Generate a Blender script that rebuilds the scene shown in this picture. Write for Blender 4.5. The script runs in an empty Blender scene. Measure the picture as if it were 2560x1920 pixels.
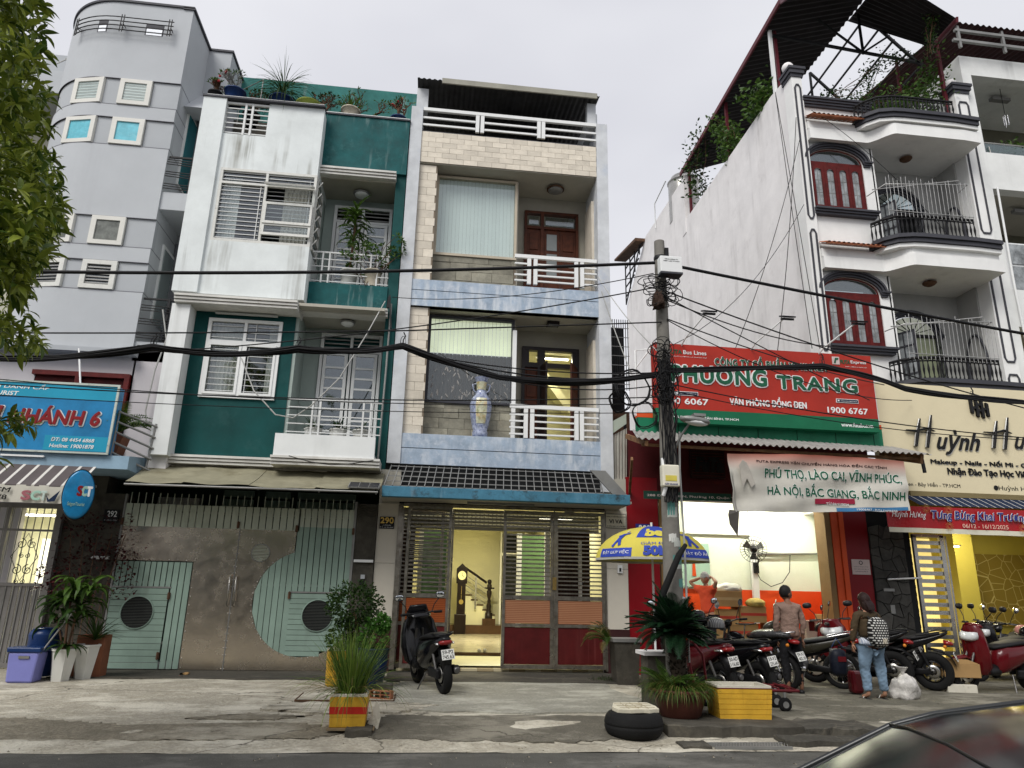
import bpy,bmesh,math,random
from math import sin,cos,pi,radians as rad,sqrt,atan2
from mathutils import Vector,Matrix,noise
random.seed(7)
SC=bpy.context.scene
COL=SC.collection
# ------------------------------------------------------------------ camera, sky, sun, exposure
cam=bpy.data.cameras.new('camera');camo=bpy.data.objects.new('camera',cam);COL.objects.link(camo)
cam.sensor_width=36;cam.lens=1775/2560*36;cam.clip_start=0.05;cam.clip_end=600
_p,_y,_r=.28441,.11527,.02228
_f=Vector((sin(_y)*cos(_p),cos(_y)*cos(_p),sin(_p)));_rt=Vector((cos(_y),-sin(_y),0));_u=_rt.cross(_f)
_R=_rt*cos(_r)+_u*sin(_r);_U=_u*cos(_r)-_rt*sin(_r)
camo.matrix_world=Matrix(((_R.x,_U.x,-_f.x,0),(_R.y,_U.y,-_f.y,0),(_R.z,_U.z,-_f.z,1.5),(0,0,0,1)))
SC.camera=camo
SC.render.resolution_x,SC.render.resolution_y=1024,768
SC.view_settings.view_transform='Standard';SC.view_settings.look='None'
SC.view_settings.gamma=1.0;SC.view_settings.use_curve_mapping=False
SC.view_settings.exposure=0.80
SC.render.engine='CYCLES'
SC.cycles.use_denoising=True
SC.cycles.max_bounces=6;SC.cycles.diffuse_bounces=3;SC.cycles.glossy_bounces=3;SC.cycles.transmission_bounces=4
SC.cycles.transparent_max_bounces=12;SC.cycles.caustics_reflective=False;SC.cycles.caustics_refractive=False
SC.cycles.sample_clamp_indirect=4.0
SUN_EL,SUN_AZ=47,216
w=bpy.data.worlds.new('World');SC.world=w;w.use_nodes=True
nt=w.node_tree;nt.nodes.clear()
def _n(t,tree=nt):return tree.nodes.new(t)
sky=_n('ShaderNodeTexSky');sky.sky_type='NISHITA';sky.sun_disc=False
sky.sun_elevation=rad(SUN_EL);sky.sun_rotation=rad(SUN_AZ);sky.dust_density=4
hs=_n('ShaderNodeHueSaturation');hs.inputs['Saturation'].default_value=.12;hs.inputs['Value'].default_value=.8
tc=_n('ShaderNodeTexCoord');mp=_n('ShaderNodeMapping');mp.inputs['Scale'].default_value=(1,1,2.2)
nz=_n('ShaderNodeTexNoise');nz.inputs['Scale'].default_value=1.3;nz.inputs['Detail'].default_value=4;nz.inputs['Roughness'].default_value=.45
cr=_n('ShaderNodeValToRGB');cr.color_ramp.elements[0].position=.36;cr.color_ramp.elements[1].position=.64
cr.color_ramp.elements[0].color=(3.9,3.95,4.35,1);cr.color_ramp.elements[1].color=(5.3,5.34,5.62,1)
mx=_n('ShaderNodeMix');mx.data_type='RGBA';mx.inputs['Factor'].default_value=.9
bg=_n('ShaderNodeBackground');bg.inputs['Strength'].default_value=.1;wo=_n('ShaderNodeOutputWorld')
L=nt.links.new
L(sky.outputs[0],hs.inputs['Color']);L(hs.outputs[0],mx.inputs[6]);L(tc.outputs['Generated'],mp.inputs[0]);L(mp.outputs[0],nz.inputs[0])
L(nz.outputs[0],cr.inputs[0]);L(cr.outputs[0],mx.inputs[7]);L(mx.outputs[2],bg.inputs[0]);L(bg.outputs[0],wo.inputs[0])
sl=bpy.data.lights.new('sun','SUN');sl.energy=1.5;sl.angle=rad(30);sl.color=(1,.97,.92)
so=bpy.data.objects.new('sun',sl);COL.objects.link(so)
_az,_el=rad(SUN_AZ),rad(SUN_EL)
so.rotation_euler=Vector((sin(_az)*cos(_el),cos(_az)*cos(_el),sin(_el))).to_track_quat('Z','Y').to_euler()
# ------------------------------------------------------------------ materials
MATS={}
def mat(name,col,rough=.8,metal=0,var=.18,vs=1.6,bump=.12,bs=26,streak=0,scol=(.05,.05,.045),sthr=.55,sx=3.2,sz=.22,
        blotch=0,bcol=(.8,.8,.8),bsc=1.2,rnd=0,emit=0,alpha=1,spec=.22,coat=0,wave=None,trans=0,bd=.02,fine=0,bthr=.55):
    """Procedural surface: base colour with two-scale mottling, vertical run-off streaks, blotches, per-piece variation, bump."""
    m=bpy.data.materials.new(name);m.use_nodes=True;t=m.node_tree;N=t.nodes;k=t.links.new
    b=N['Principled BSDF'];b.inputs['Roughness'].default_value=rough;b.inputs['Metallic'].default_value=metal
    b.inputs['Specular IOR Level'].default_value=spec;b.inputs['Coat Weight'].default_value=coat
    b.inputs['Coat Roughness'].default_value=.08
    if trans:b.inputs['Transmission Weight'].default_value=trans
    if alpha<1:b.inputs['Alpha'].default_value=alpha
    geo=N.new('ShaderNodeNewGeometry')
    def nzs(scale,det=5,ro=.6,mapv=None,off=0):
        n=N.new('ShaderNodeTexNoise');n.inputs['Scale'].default_value=scale;n.inputs['Detail'].default_value=det;n.inputs['Roughness'].default_value=ro
        q=N.new('ShaderNodeMapping');q.inputs['Location'].default_value=(off,off*.7,off*1.3)
        if mapv:q.inputs['Scale'].default_value=mapv
        k(geo.outputs['Position'],q.inputs[0]);k(q.outputs[0],n.inputs[0]);return n.outputs[0]
    def mixc(fac,a,c,mode='MIX'):
        x=N.new('ShaderNodeMix');x.data_type='RGBA';x.blend_type=mode
        if isinstance(fac,(int,float)):x.inputs[0].default_value=fac
        else:k(fac,x.inputs[0])
        for v,i in ((a,6),(c,7)):
            if isinstance(v,tuple):x.inputs[i].default_value=(*v[:3],1)
            else:k(v,x.inputs[i])
        return x.outputs[2]
    def ramp(v,lo,hi):
        r=N.new('ShaderNodeMapRange');r.inputs[1].default_value=lo;r.inputs[2].default_value=hi;k(v,r.inputs[0]);return r.outputs[0]
    hsh=sum(ord(c) for c in name)*1.37%31
    cur=tuple(col)
    if var:
        cur=mixc(ramp(nzs(vs,6,.65,None,hsh),.3,.7),tuple(c*(1-var) for c in col),tuple(min(1,c*(1+var*.6)) for c in col))
    if fine:
        cur=mixc(ramp(nzs(bs,3,.7),.35,.65),cur,tuple(c*(1-fine) for c in col))
    if blotch:
        f=ramp(nzs(bsc,8,.72,None,hsh+5),bthr,bthr+.16);a=N.new('ShaderNodeMath');a.operation='MULTIPLY';a.inputs[1].default_value=blotch;k(f,a.inputs[0])
        cur=mixc(a.outputs[0],cur,bcol)
    if streak:
        f=ramp(nzs(1,6,.6,(sx,sx,sz),hsh+9),sthr,sthr+.2);g=ramp(nzs(.9,3,.5,None,hsh+3),.38,.62)
        a=N.new('ShaderNodeMath');a.operation='MULTIPLY';k(f,a.inputs[0]);k(g,a.inputs[1])
        a2=N.new('ShaderNodeMath');a2.operation='MULTIPLY';a2.inputs[1].default_value=streak;k(a.outputs[0],a2.inputs[0])
        cur=mixc(a2.outputs[0],cur,scol)
    if wave:
        wv=N.new('ShaderNodeTexWave');wv.bands_direction=wave[0];wv.inputs['Scale'].default_value=wave[1]
        wv.inputs['Distortion'].default_value=wave[3] if len(wave)>3 else .3;wv.inputs['Detail'].default_value=2
        k(geo.outputs['Position'],wv.inputs[0]);cur=mixc(ramp(wv.outputs[1],.55,.65),cur,wave[2])
    if rnd:
        oi=N.new('ShaderNodeObjectInfo');r=ramp(oi.outputs['Random'],0,1)
        x=N.new('ShaderNodeMapRange');x.inputs[3].default_value=1-rnd;x.inputs[4].default_value=1+rnd*.7;k(oi.outputs['Random'],x.inputs[0])
        cx=N.new('ShaderNodeCombineColor');[k(x.outputs[0],cx.inputs[i]) for i in range(3)]
        cur=mixc(1.0,cur,cx.outputs[0],'MULTIPLY')
    if isinstance(cur,tuple):b.inputs['Base Color'].default_value=(*cur,1)
    else:k(cur,b.inputs['Base Color'])
    if rough>.12 and not trans:
        r=N.new('ShaderNodeMapRange');r.inputs[3].default_value=max(.03,rough-.14);r.inputs[4].default_value=min(1,rough+.12)
        k(nzs(4,4),r.inputs[0]);k(r.outputs[0],b.inputs['Roughness'])
    if bump:
        bn=N.new('ShaderNodeBump');bn.inputs['Strength'].default_value=bump;bn.inputs['Distance'].default_value=bd
        k(nzs(bs,5,.6),bn.inputs['Height']);k(bn.outputs[0],b.inputs['Normal'])
    if emit:
        k(cur,b.inputs['Emission Color']) if not isinstance(cur,tuple) else setattr(b.inputs['Emission Color'],'default_value',(*cur,1))
        b.inputs['Emission Strength'].default_value=emit
    MATS[name]=m
    return m
def leafmat(name,c1,c2,rnd=.3,rough=.45):
    m=mat(name,c1,rough=rough,var=0,bump=0,rnd=rnd);t=m.node_tree;N=t.nodes;k=t.links.new;b=N['Principled BSDF']
    geo=N.new('ShaderNodeNewGeometry');x=N.new('ShaderNodeMix');x.data_type='RGBA'
    x.inputs[6].default_value=(*c1,1);x.inputs[7].default_value=(*c2,1);k(geo.outputs['Random Per Island'],x.inputs[0])
    k(x.outputs[2],b.inputs['Base Color'])
    tr=N.new('ShaderNodeBsdfTranslucent');k(x.outputs[2],tr.inputs[0]);ms=N.new('ShaderNodeMixShader');ms.inputs[0].default_value=.25
    k(b.outputs[0],ms.inputs[1]);k(tr.outputs[0],ms.inputs[2]);k(ms.outputs[0],N['Material Output'].inputs[0]);return m
def glassmat(name,tint=(.8,.85,.85),op=.25,rough=.03):
    m=bpy.data.materials.new(name);m.use_nodes=True;t=m.node_tree;N=t.nodes;k=t.links.new;N.remove(N['Principled BSDF'])
    g=N.new('ShaderNodeBsdfGlossy');g.inputs['Roughness'].default_value=rough;g.inputs['Color'].default_value=(.9,.95,1,1)
    tr=N.new('ShaderNodeBsdfTransparent');tr.inputs[0].default_value=(*tint,1)
    lw=N.new('ShaderNodeLayerWeight');lw.inputs[0].default_value=.5;pw_=N.new('ShaderNodeMath');pw_.operation='POWER';pw_.inputs[1].default_value=5;fr=N.new('ShaderNodeMath');fr.operation='MULTIPLY_ADD';fr.inputs[1].default_value=.94;fr.inputs[2].default_value=.03;k(lw.outputs['Facing'],pw_.inputs[0]);k(pw_.outputs[0],fr.inputs[0]);ad=N.new('ShaderNodeMath');ad.operation='ADD';ad.inputs[1].default_value=op;ad.use_clamp=True
    nz=N.new('ShaderNodeTexNoise');nz.inputs['Scale'].default_value=1.5;bn=N.new('ShaderNodeBump');bn.inputs['Strength'].default_value=.05
    geo=N.new('ShaderNodeNewGeometry');k(geo.outputs['Position'],nz.inputs[0]);k(nz.outputs[0],bn.inputs['Height']);k(bn.outputs[0],g.inputs['Normal'])
    ms=N.new('ShaderNodeMixShader');k(fr.outputs[0],ad.inputs[0]);k(ad.outputs[0],ms.inputs[0]);k(tr.outputs[0],ms.inputs[1]);k(g.outputs[0],ms.inputs[2])
    k(ms.outputs[0],N['Material Output'].inputs[0]);MATS[name]=m;return m
def emat(name,col,s):
    m=bpy.data.materials.new(name);m.use_nodes=True;t=m.node_tree;t.nodes.remove(t.nodes['Principled BSDF'])
    e=t.nodes.new('ShaderNodeEmission');e.inputs[0].default_value=(*col,1);e.inputs[1].default_value=s
    t.links.new(e.outputs[0],t.nodes['Material Output'].inputs[0]);MATS[name]=m;return m
# ------------------------------------------------------------------ things and parts
ROOT={}
def thing(name,label,cat,loc=(0,0,0),rz=0,group=None):
    o=bpy.data.objects.new(name,None);COL.objects.link(o);o.empty_display_size=.2
    o.location=loc;o.rotation_euler=(0,0,rz);o['label']=label;o['category']=cat
    if group:o['group']=group
    ROOT[o.name]=Matrix.Translation(loc) @ Matrix.Rotation(rz,4,'Z');return o
def tag(o,label=None,cat=None,group=None,kind=None):
    if label:o['label']=label
    if cat:o['category']=cat
    if group:o['group']=group
    if kind:o['kind']=kind
    return o
class MB:
    """Collects faces; build() links them as one mesh object."""
    def __init__(s):s.v=[];s.f=[];s.sm=[]
    def add(s,vs,fs,smooth=False,M=None):
        o=len(s.v);s.v+=[(M @ Vector(v) if M else Vector(v)) for v in vs]
        s.f+=[tuple(i+o for i in f) for f in fs];s.sm+=[smooth]*len(fs);return s
    def box(s,x0,x1,y0,y1,z0,z1,M=None,bev=0):
        if x0>x1:x0,x1=x1,x0
        if y0>y1:y0,y1=y1,y0
        if z0>z1:z0,z1=z1,z0
        return s.add([(x0,y0,z0),(x1,y0,z0),(x1,y1,z0),(x0,y1,z0),(x0,y0,z1),(x1,y0,z1),(x1,y1,z1),(x0,y1,z1)],
                     [(0,3,2,1),(4,5,6,7),(0,1,5,4),(1,2,6,5),(2,3,7,6),(3,0,4,7)],M=M)
    def quad(s,a,b,c,d,M=None):return s.add([a,b,c,d],[(0,1,2,3)],M=M)
    def tube(s,pts,r,n=8,M=None,caps=True,closed=False):
        pts=[Vector(p) for p in pts];m=len(pts);rs=r if isinstance(r,(list,tuple)) else [r]*m
        vs=[];fs=[];ref=None
        for i,p in enumerate(pts):
            d=(pts[(i+1)%m]-pts[i-1]) if closed else (pts[min(i+1,m-1)]-pts[max(i-1,0)])
            if d.length<1e-9:d=Vector((0,0,1))
            d.normalize()
            if ref is None:ref=d.orthogonal().normalized()
            u=ref-d*ref.dot(d)
            if u.length<1e-6:u=d.orthogonal()
            u.normalize();ref=u;q=d.cross(u)
            vs+=[p+(u*cos(2*pi*k/n)+q*sin(2*pi*k/n))*rs[i] for k in range(n)]
        for i in range(m if closed else m-1):
            j=(i+1)%m
            fs+=[(i*n+k,i*n+(k+1)%n,j*n+(k+1)%n,j*n+k) for k in range(n)]
        s.add(vs,fs,n>4,M)
        if caps and not closed:s.add([vs[k] for k in range(n)][::-1],[tuple(range(n))],False,M);s.add(vs[-n:],[tuple(range(n))],False,M)
        return s
    def bar(s,a,b,w,h=None,M=None,up=(0,0,1)):
        h=h or w;a=Vector(a);b=Vector(b);d=(b-a).normalized();up=Vector(up)
        if abs(d.dot(up))>.98:up=Vector((0,1,0))
        x=d.cross(up).normalized()*w/2;z=x.cross(d).normalized()*h/2
        vs=[a-x-z,a+x-z,a+x+z,a-x+z,b-x-z,b+x-z,b+x+z,b-x+z]
        return s.add(vs,[(3,2,1,0),(4,5,6,7),(0,1,5,4),(1,2,6,5),(2,3,7,6),(3,0,4,7)],M=M)
    def lathe(s,prof,c=(0,0,0),n=20,M=None,axis='Z',caps=True,sq=0):
        vs=[];fs=[]
        for r,h in prof:
            for k in range(n):
                a=2*pi*(k+.5*(n==4))/n;x,y=r*cos(a),r*sin(a)
                if axis=='Z':vs.append((c[0]+x,c[1]+y,c[2]+h))
                elif axis=='Y':vs.append((c[0]+x,c[1]+h,c[2]+y))
                else:vs.append((c[0]+h,c[1]+x,c[2]+y))
        for i in range(len(prof)-1):
            for k in range(n):
                f=(i*n+k,i*n+(k+1)%n,(i+1)*n+(k+1)%n,(i+1)*n+k)
                fs.append(f if axis=='Z' else f[::-1] if axis=='Y' else f)
        s.add(vs,fs,n>8,M)
        if caps:
            if prof[0][0]>1e-4:s.add(vs[:n][::-1] if axis=='Z' else vs[:n],[tuple(range(n))],False,M)
            if prof[-1][0]>1e-4:s.add(vs[-n:],[tuple(range(n))],False,M)
        return s
    def prism(s,poly,d0,d1,ax='Y',M=None):
        """poly of (a, b) extruded along ax: Y -> (x, z), X -> (y, z), Z -> (x, y)."""
        if ax=='Y':f=lambda a,b,d:(a,d,b)
        elif ax=='X':f=lambda a,b,d:(d,a,b)
        else:f=lambda a,b,d:(a,b,d)
        n=len(poly);vs=[f(a,b,d0) for a,b in poly]+[f(a,b,d1) for a,b in poly]
        fs=[tuple(range(n)),tuple(range(2*n-1,n-1,-1))]+[(i,i+n,(i+1)%n+n,(i+1)%n) for i in range(n)]
        return s.add(vs,fs,M=M)
    def ball(s,c,r,n=12,M=None,sc=(1,1,1)):
        m=n // 2;vs=[(c[0],c[1],c[2]-r*sc[2])];fs=[]
        for i in range(1,m):
            a=pi*i/m-pi/2
            vs+=[(c[0]+r*sc[0]*cos(a)*cos(2*pi*k/n),c[1]+r*sc[1]*cos(a)*sin(2*pi*k/n),c[2]+r*sc[2]*sin(a)) for k in range(n)]
        vs.append((c[0],c[1],c[2]+r*sc[2]));t=len(vs)-1
        fs+=[(0,1+(k+1)%n,1+k) for k in range(n)]
        for i in range(m-2):fs+=[(1+i*n+k,1+i*n+(k+1)%n,1+(i+1)*n+(k+1)%n,1+(i+1)*n+k) for k in range(n)]
        fs+=[(t,1+(m-2)*n+k,1+(m-2)*n+(k+1)%n) for k in range(n)]
        return s.add(vs,fs,True,M)
    def loft(s,rings,M=None,n=14,pw=2.6,caps=True):
        """rings of (cx, cy, cz, half width x, half height, tilt about x): superellipse sections stacked along y."""
        vs=[]
        for r in rings:
            cx,cy,cz,hw,hh=r[:5];tl=r[5] if len(r)>5 else 0
            for k in range(n):
                a=2*pi*k/n;ca,sa=cos(a),sin(a)
                x=hw*math.copysign(abs(ca)**(2/pw),ca);z=hh*math.copysign(abs(sa)**(2/pw),sa)
                vs.append((cx+x,cy-z*sin(tl),cz+z*cos(tl)))
        m=len(rings);fs=[(i*n+k,i*n+(k+1)%n,(i+1)*n+(k+1)%n,(i+1)*n+k) for i in range(m-1) for k in range(n)]
        if caps:fs+=[tuple(range(n))[::-1],tuple((m-1)*n+k for k in range(n))]
        return s.add(vs,fs,True,M)
    def holes(s,x0,x1,z0,z1,y0,y1,hs):
        """wall slab with rectangular openings (hx0, hx1, hz0, hz1)."""
        xs=sorted({x0,x1,*[min(max(h[i],x0),x1) for h in hs for i in (0,1)]});zs=sorted({z0,z1,*[min(max(h[i],z0),z1) for h in hs for i in (2,3)]})
        nx,nz_=len(xs)-1,len(zs)-1
        def full(i,j):
            if i<0 or j<0 or i>=nx or j>=nz_:return False
            cx,cz=(xs[i]+xs[i+1])/2,(zs[j]+zs[j+1])/2
            return not any(h[0]<cx<h[1] and h[2]<cz<h[3] for h in hs)
        for i in range(nx):
            for j in range(nz_):
                if not full(i,j):continue
                a,b,c,d=xs[i],xs[i+1],zs[j],zs[j+1]
                s.quad((a,y0,c),(b,y0,c),(b,y0,d),(a,y0,d));s.quad((b,y1,c),(a,y1,c),(a,y1,d),(b,y1,d))
                if not full(i-1,j):s.quad((a,y1,c),(a,y0,c),(a,y0,d),(a,y1,d))
                if not full(i+1,j):s.quad((b,y0,c),(b,y1,c),(b,y1,d),(b,y0,d))
                if not full(i,j-1):s.quad((a,y1,c),(b,y1,c),(b,y0,c),(a,y0,c))
                if not full(i,j+1):s.quad((a,y0,d),(b,y0,d),(b,y1,d),(a,y1,d))
        return s
    def room(s,x0,x1,y0,y1,z0,z1,front=False):
        """inward box without its front face (front at y0)."""
        s.quad((x0,y1,z0),(x0,y1,z1),(x1,y1,z1),(x1,y1,z0));s.quad((x0,y0,z0),(x0,y0,z1),(x0,y1,z1),(x0,y1,z0))
        s.quad((x1,y0,z0),(x1,y1,z0),(x1,y1,z1),(x1,y0,z1));s.quad((x0,y0,z1),(x1,y0,z1),(x1,y1,z1),(x0,y1,z1))
        s.quad((x0,y0,z0),(x0,y1,z0),(x1,y1,z0),(x1,y0,z0));return s
    def curtain(s,x0,x1,y,z0,z1,amp=.025,per=.11,seed=0,taper=0,M=None):
        n=max(8,int((x1-x0)/.018));vs=[];rows=5
        for j in range(rows+1):
            t=j/rows;z=z0+(z1-z0)*t
            for i in range(n+1):
                x=x0+(x1-x0)*i/n;a=amp*(1.1-.5*t)
                xx=x+(1-t)*taper*(x-(x0 if taper<0 else x1))*0
                vs.append((xx,y+a*sin(2*pi*x/per+seed+.8*sin(x*7+seed)) ,z))
        fs=[(j*(n+1)+i,j*(n+1)+i+1,(j+1)*(n+1)+i+1,(j+1)*(n+1)+i) for j in range(rows) for i in range(n)]
        return s.add(vs,fs,True,M)
    def build(s,name,m,parent=None,local=False,label=None,cat=None,group=None,kind=None,bevel=0):
        me=bpy.data.meshes.new(name);vs=s.v
        if parent is not None and not local:
            r=parent
            while r.parent:r=r.parent
            if r.name in ROOT:
                inv=ROOT[r.name].inverted();vs=[inv @ v for v in vs]
        me.from_pydata([tuple(v) for v in vs],[],s.f)
        me.polygons.foreach_set('use_smooth',s.sm);me.materials.append(m);me.update()
        o=bpy.data.objects.new(name,me);COL.objects.link(o)
        if parent is not None:o.parent=parent
        if bevel:
            b=o.modifiers.new('bevel','BEVEL');b.width=bevel;b.segments=2;b.limit_method='ANGLE'
        return tag(o,label,cat,group,kind)
def inst(name,mesh,parent,M):
    """another piece sharing mesh data, placed in its thing by matrix (world coordinates)."""
    o=bpy.data.objects.new(name,mesh);COL.objects.link(o);o.parent=parent
    r=parent
    while r.parent:r=r.parent
    o.matrix_local=(ROOT[r.name].inverted() if r.name in ROOT else Matrix()) @ M;return o
def copy_thing(root,loc,rz=0,label=None,group=None):
    r=root.copy();COL.objects.link(r);r.location=loc;r.rotation_euler=(0,0,rz);ROOT[r.name]=Matrix.Translation(loc) @ Matrix.Rotation(rz,4,'Z')
    if label:r['label']=label
    if group:r['group']=group
    for ch in list(root.children):
        c=ch.copy();COL.objects.link(c);c.parent=r
        for g in list(ch.children):d=g.copy();COL.objects.link(d);d.parent=c
    return r
_DG=None
def mesh_of(o):
    dg=bpy.context.evaluated_depsgraph_get();e=o.evaluated_get(dg);return bpy.data.meshes.new_from_object(e)
TX=[]
def text(s,x0,x1,z0,z1,y,m,parent,depth=.01,off=0,shear=0,name='lettering',M=None,slope=0,space=1,slab=0):
    """upright lettering facing -Y fitted to the box x0..x1, z0..z1 (world), y = front face. M maps (x, y, z) to world instead."""
    TX.append((s,x0,x1,z0,z1,y,m,parent,depth,off,shear,name,M,slope,space))
def flush_text():
    made=[]
    for i,a in enumerate(TX):
        c=bpy.data.curves.new('text','FONT');c.body=a[0];c.extrude=.02;c.shear=a[10];c.resolution_u=3
        c.space_character=a[14]
        o=bpy.data.objects.new('text',c);COL.objects.link(o);made.append(o)
    dg=bpy.context.evaluated_depsgraph_get()
    for a,o in zip(TX,made):
        s,x0,x1,z0,z1,y,m,parent,depth,off,shear,name,M,slope,sp=a
        me=bpy.data.meshes.new_from_object(o.evaluated_get(dg));me.name=name
        vs=[v.co.copy() for v in me.vertices]
        if not vs:continue
        ax0,ax1=min(v.x for v in vs),max(v.x for v in vs);ay0,ay1=min(v.y for v in vs),max(v.y for v in vs);of=off*(z1-z0)/(ay1-ay0)*1.1
        r=parent
        while r.parent:r=r.parent
        inv=ROOT[r.name].inverted() if r.name in ROOT else Matrix()
        fs=[tuple(p.vertices) for p in me.polygons];nv=[];nf=[]
        for j in range(9 if off>.03 else 5 if off else 1):
            dx,dz=(0,0) if not j else (of*cos(j*pi/(4 if off>.03 else 2)+.4),of*sin(j*pi/(4 if off>.03 else 2)+.4));o_=len(nv)
            for q in vs:
                x=x0+(q.x-ax0)/(ax1-ax0)*(x1-x0);z=z0+(q.y-ay0)/(ay1-ay0)*(z1-z0)+slope*(x-x0)
                p=Vector((x+dx,y+.0003*j+depth*(.5-q.z/.04),z+dz));nv.append(inv @ (M(p) if callable(M) else M @ p if M else p))
            nf+=[tuple(i+o_ for i in f) for f in fs]
        me=bpy.data.meshes.new(name);me.from_pydata([tuple(v) for v in nv],[],nf)
        me.materials.clear();me.materials.append(m)
        k=bpy.data.objects.new(name,me);COL.objects.link(k);k.parent=parent
        c=o.data;bpy.data.objects.remove(o);bpy.data.curves.remove(c)
    TX.clear()
def rowbars(name,m,parent,pairs,w,h=None,round_=False,n=6):
    """each (a, b) pair becomes a bar object of its own."""
    for a,b in pairs:
        q=MB();q.tube([a,b],w,n) if round_ else q.bar(a,b,w,h);q.build(name,m,parent)
def joinbars(name,m,parent,pairs,w,h=None,round_=False,n=6,**k):
    q=MB()
    for a,b in pairs:q.tube([a,b],w,n) if round_ else q.bar(a,b,w,h)
    return q.build(name,m,parent,**k)
# ------------------------------------------------------------------ palette
white=mat('white_paint',(.74,.76,.75),rough=.6,var=.08,streak=.55,scol=(.25,.25,.22),bump=.05)
whited=mat('stained_white_wall',(.72,.76,.755),rough=.75,var=.12,vs=1.2,streak=1,scol=(.15,.14,.105),sthr=.51,sx=3.6,sz=.2,bump=.08,blotch=.25,bcol=(.48,.5,.47),bsc=.9)
cleanw=mat('clean_white_frame',(.78,.79,.78),rough=.4,var=.05,bump=.02)
oldframe=mat('worn_white_window_frame',(.66,.66,.62),rough=.6,var=.1,vs=9,blotch=.8,bcol=(.16,.1,.06),bsc=14,bthr=.6)
teal=mat('dark_teal_wall',(.003,.060,.058),rough=.7,var=.25,vs=1.5,bump=.06,blotch=.1,bcol=(.1,.2,.19),bsc=2)
tealw=mat('weathered_teal_wall',(.005,.085,.088),rough=.65,var=.4,vs=2.2,bump=.06,streak=.7,scol=(.35,.44,.43),sthr=.56,sx=7,sz=.8,blotch=.5,bcol=(.06,.19,.19),bsc=2.4)
tealp=mat('faded_teal_parapet',(.035,.16,.145),rough=.8,var=.4,vs=1.5,streak=.8,scol=(.33,.38,.36),sthr=.52,sx=2.4,sz=.2)
recess=mat('grey_green_recess_wall',(.34,.40,.37),rough=.8,var=.1)
soff=mat('soffit_plaster',(.42,.40,.34),rough=.85,var=.12)
blue=mat('peeling_pale_blue_paint',(.34,.42,.52),rough=.75,var=.2,vs=4,streak=1,scol=(.60,.64,.68),sthr=.44,sx=7,sz=1.6,blotch=.85,bcol=(.52,.57,.64),bsc=5,bthr=.5,bump=.12)
bluep=mat('pale_blue_grey_pillar',(.58,.60,.62),rough=.78,var=.2,vs=2,blotch=.6,bcol=(.40,.46,.58),bsc=1.3,bthr=.55,streak=.45,scol=(.3,.3,.28),bump=.1)
brickm=mat('cream_tile',(.68,.62,.52),rough=.7,var=.12,vs=5,rnd=.13,bump=.35,bs=14,streak=.35,scol=(.3,.26,.2))
brickj=mat('brown_mortar',(.27,.22,.165),rough=.9,var=.2)
slate=mat('green_grey_slate',(.30,.285,.225),rough=.7,var=.35,vs=4,rnd=.28,bump=.5,bs=7,bd=.03,blotch=.4,bcol=(.42,.36,.26),bsc=4)
lilac=mat('lilac_grey_wall',(.47,.49,.51),rough=.8,var=.06,vs=.8,bump=.05,bs=60,streak=.15,scol=(.3,.3,.32))
lilacd=mat('lilac_grey_band',(.42,.44,.46),rough=.8,var=.06,vs=.8,bump=.05,bs=60)
towhite=mat('aged_townhouse_wall',(.78,.76,.75),rough=.85,var=.1,vs=1.1,bump=.25,bs=8,streak=.5,scol=(.42,.40,.39),sthr=.5,sx=2.6,sz=.2,blotch=.5,bcol=(.5,.47,.46),bsc=1.3,bthr=.57)
townf=mat('white_townhouse_front',(.80,.80,.78),rough=.75,var=.08,streak=.4,scol=(.45,.45,.43),bump=.06)
trimg=mat('dark_grey_moulding',(.055,.056,.066),rough=.6,var=.2,bump=.05)
woodr=mat('red_brown_painted_wood',(.10,.008,.007),spec=.2,rough=.5,var=.4,vs=6,bump=.15,bs=30,streak=.3,scol=(.4,.3,.25),sthr=.68)
woodd=mat('dark_varnished_wood',(.075,.020,.008),spec=.2,rough=.55,var=.45,vs=7,bump=.1)
woodk=mat('very_dark_wood',(.014,.008,.007),rough=.35,var=.4)
black=mat('black_iron',(.007,.007,.008),rough=.6,var=.3,spec=.3)
dark=mat('dark_interior',(.012,.013,.014),rough=.9,var=.3)
steel=mat('brushed_steel',(.42,.41,.38),rough=.3,metal=.9,var=.15,vs=3,blotch=.3,bcol=(.2,.17,.13),bsc=5)
steelw=mat('white_steel_bars',(.68,.69,.68),rough=.4,var=.08,blotch=.25,bcol=(.3,.22,.15),bsc=20)
galv=mat('grey_galvanised_metal',(.26,.26,.25),rough=.5,metal=.4,var=.25)
glass=glassmat('window_glass',(.88,.91,.91),.05)
glassd=glassmat('dark_window_glass',(.6,.65,.65),.1)
glassg=glassmat('green_tinted_glass',(.35,.6,.5),.12)
curt=mat('cream_curtain_cloth',(.52,.5,.44),rough=.9,var=.1,bump=.1)
curtw=mat('white_lace_curtain',(.74,.74,.72),rough=.9,var=.12,vs=8)
rust=mat('rusted_iron',(.11,.06,.035),rough=.8,var=.5,vs=6,bump=.3)
concd=mat('dark_weathered_concrete',(.07,.064,.052),rough=.9,var=.45,vs=3,bump=.5,bs=14,blotch=.5,bcol=(.17,.15,.11),bsc=3)
tilem=mat('orange_clay_tile',(.42,.15,.075),rough=.8,var=.35,vs=9,rnd=.25,blotch=.3,bcol=(.15,.07,.04),bsc=8)
cable=mat('black_cable_rubber',(.008,.008,.009),rough=.6,var=.2,bump=0)
cablew=mat('pale_grey_cable',(.42,.42,.40),rough=.6,var=.2,bump=0)
rubber=mat('tyre_rubber',(.008,.008,.008),rough=.85,var=.3,bump=.3,bs=40,spec=.25)
chrome=mat('chrome',(.7,.7,.7),rough=.12,metal=1,var=.05,bump=0)
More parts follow.
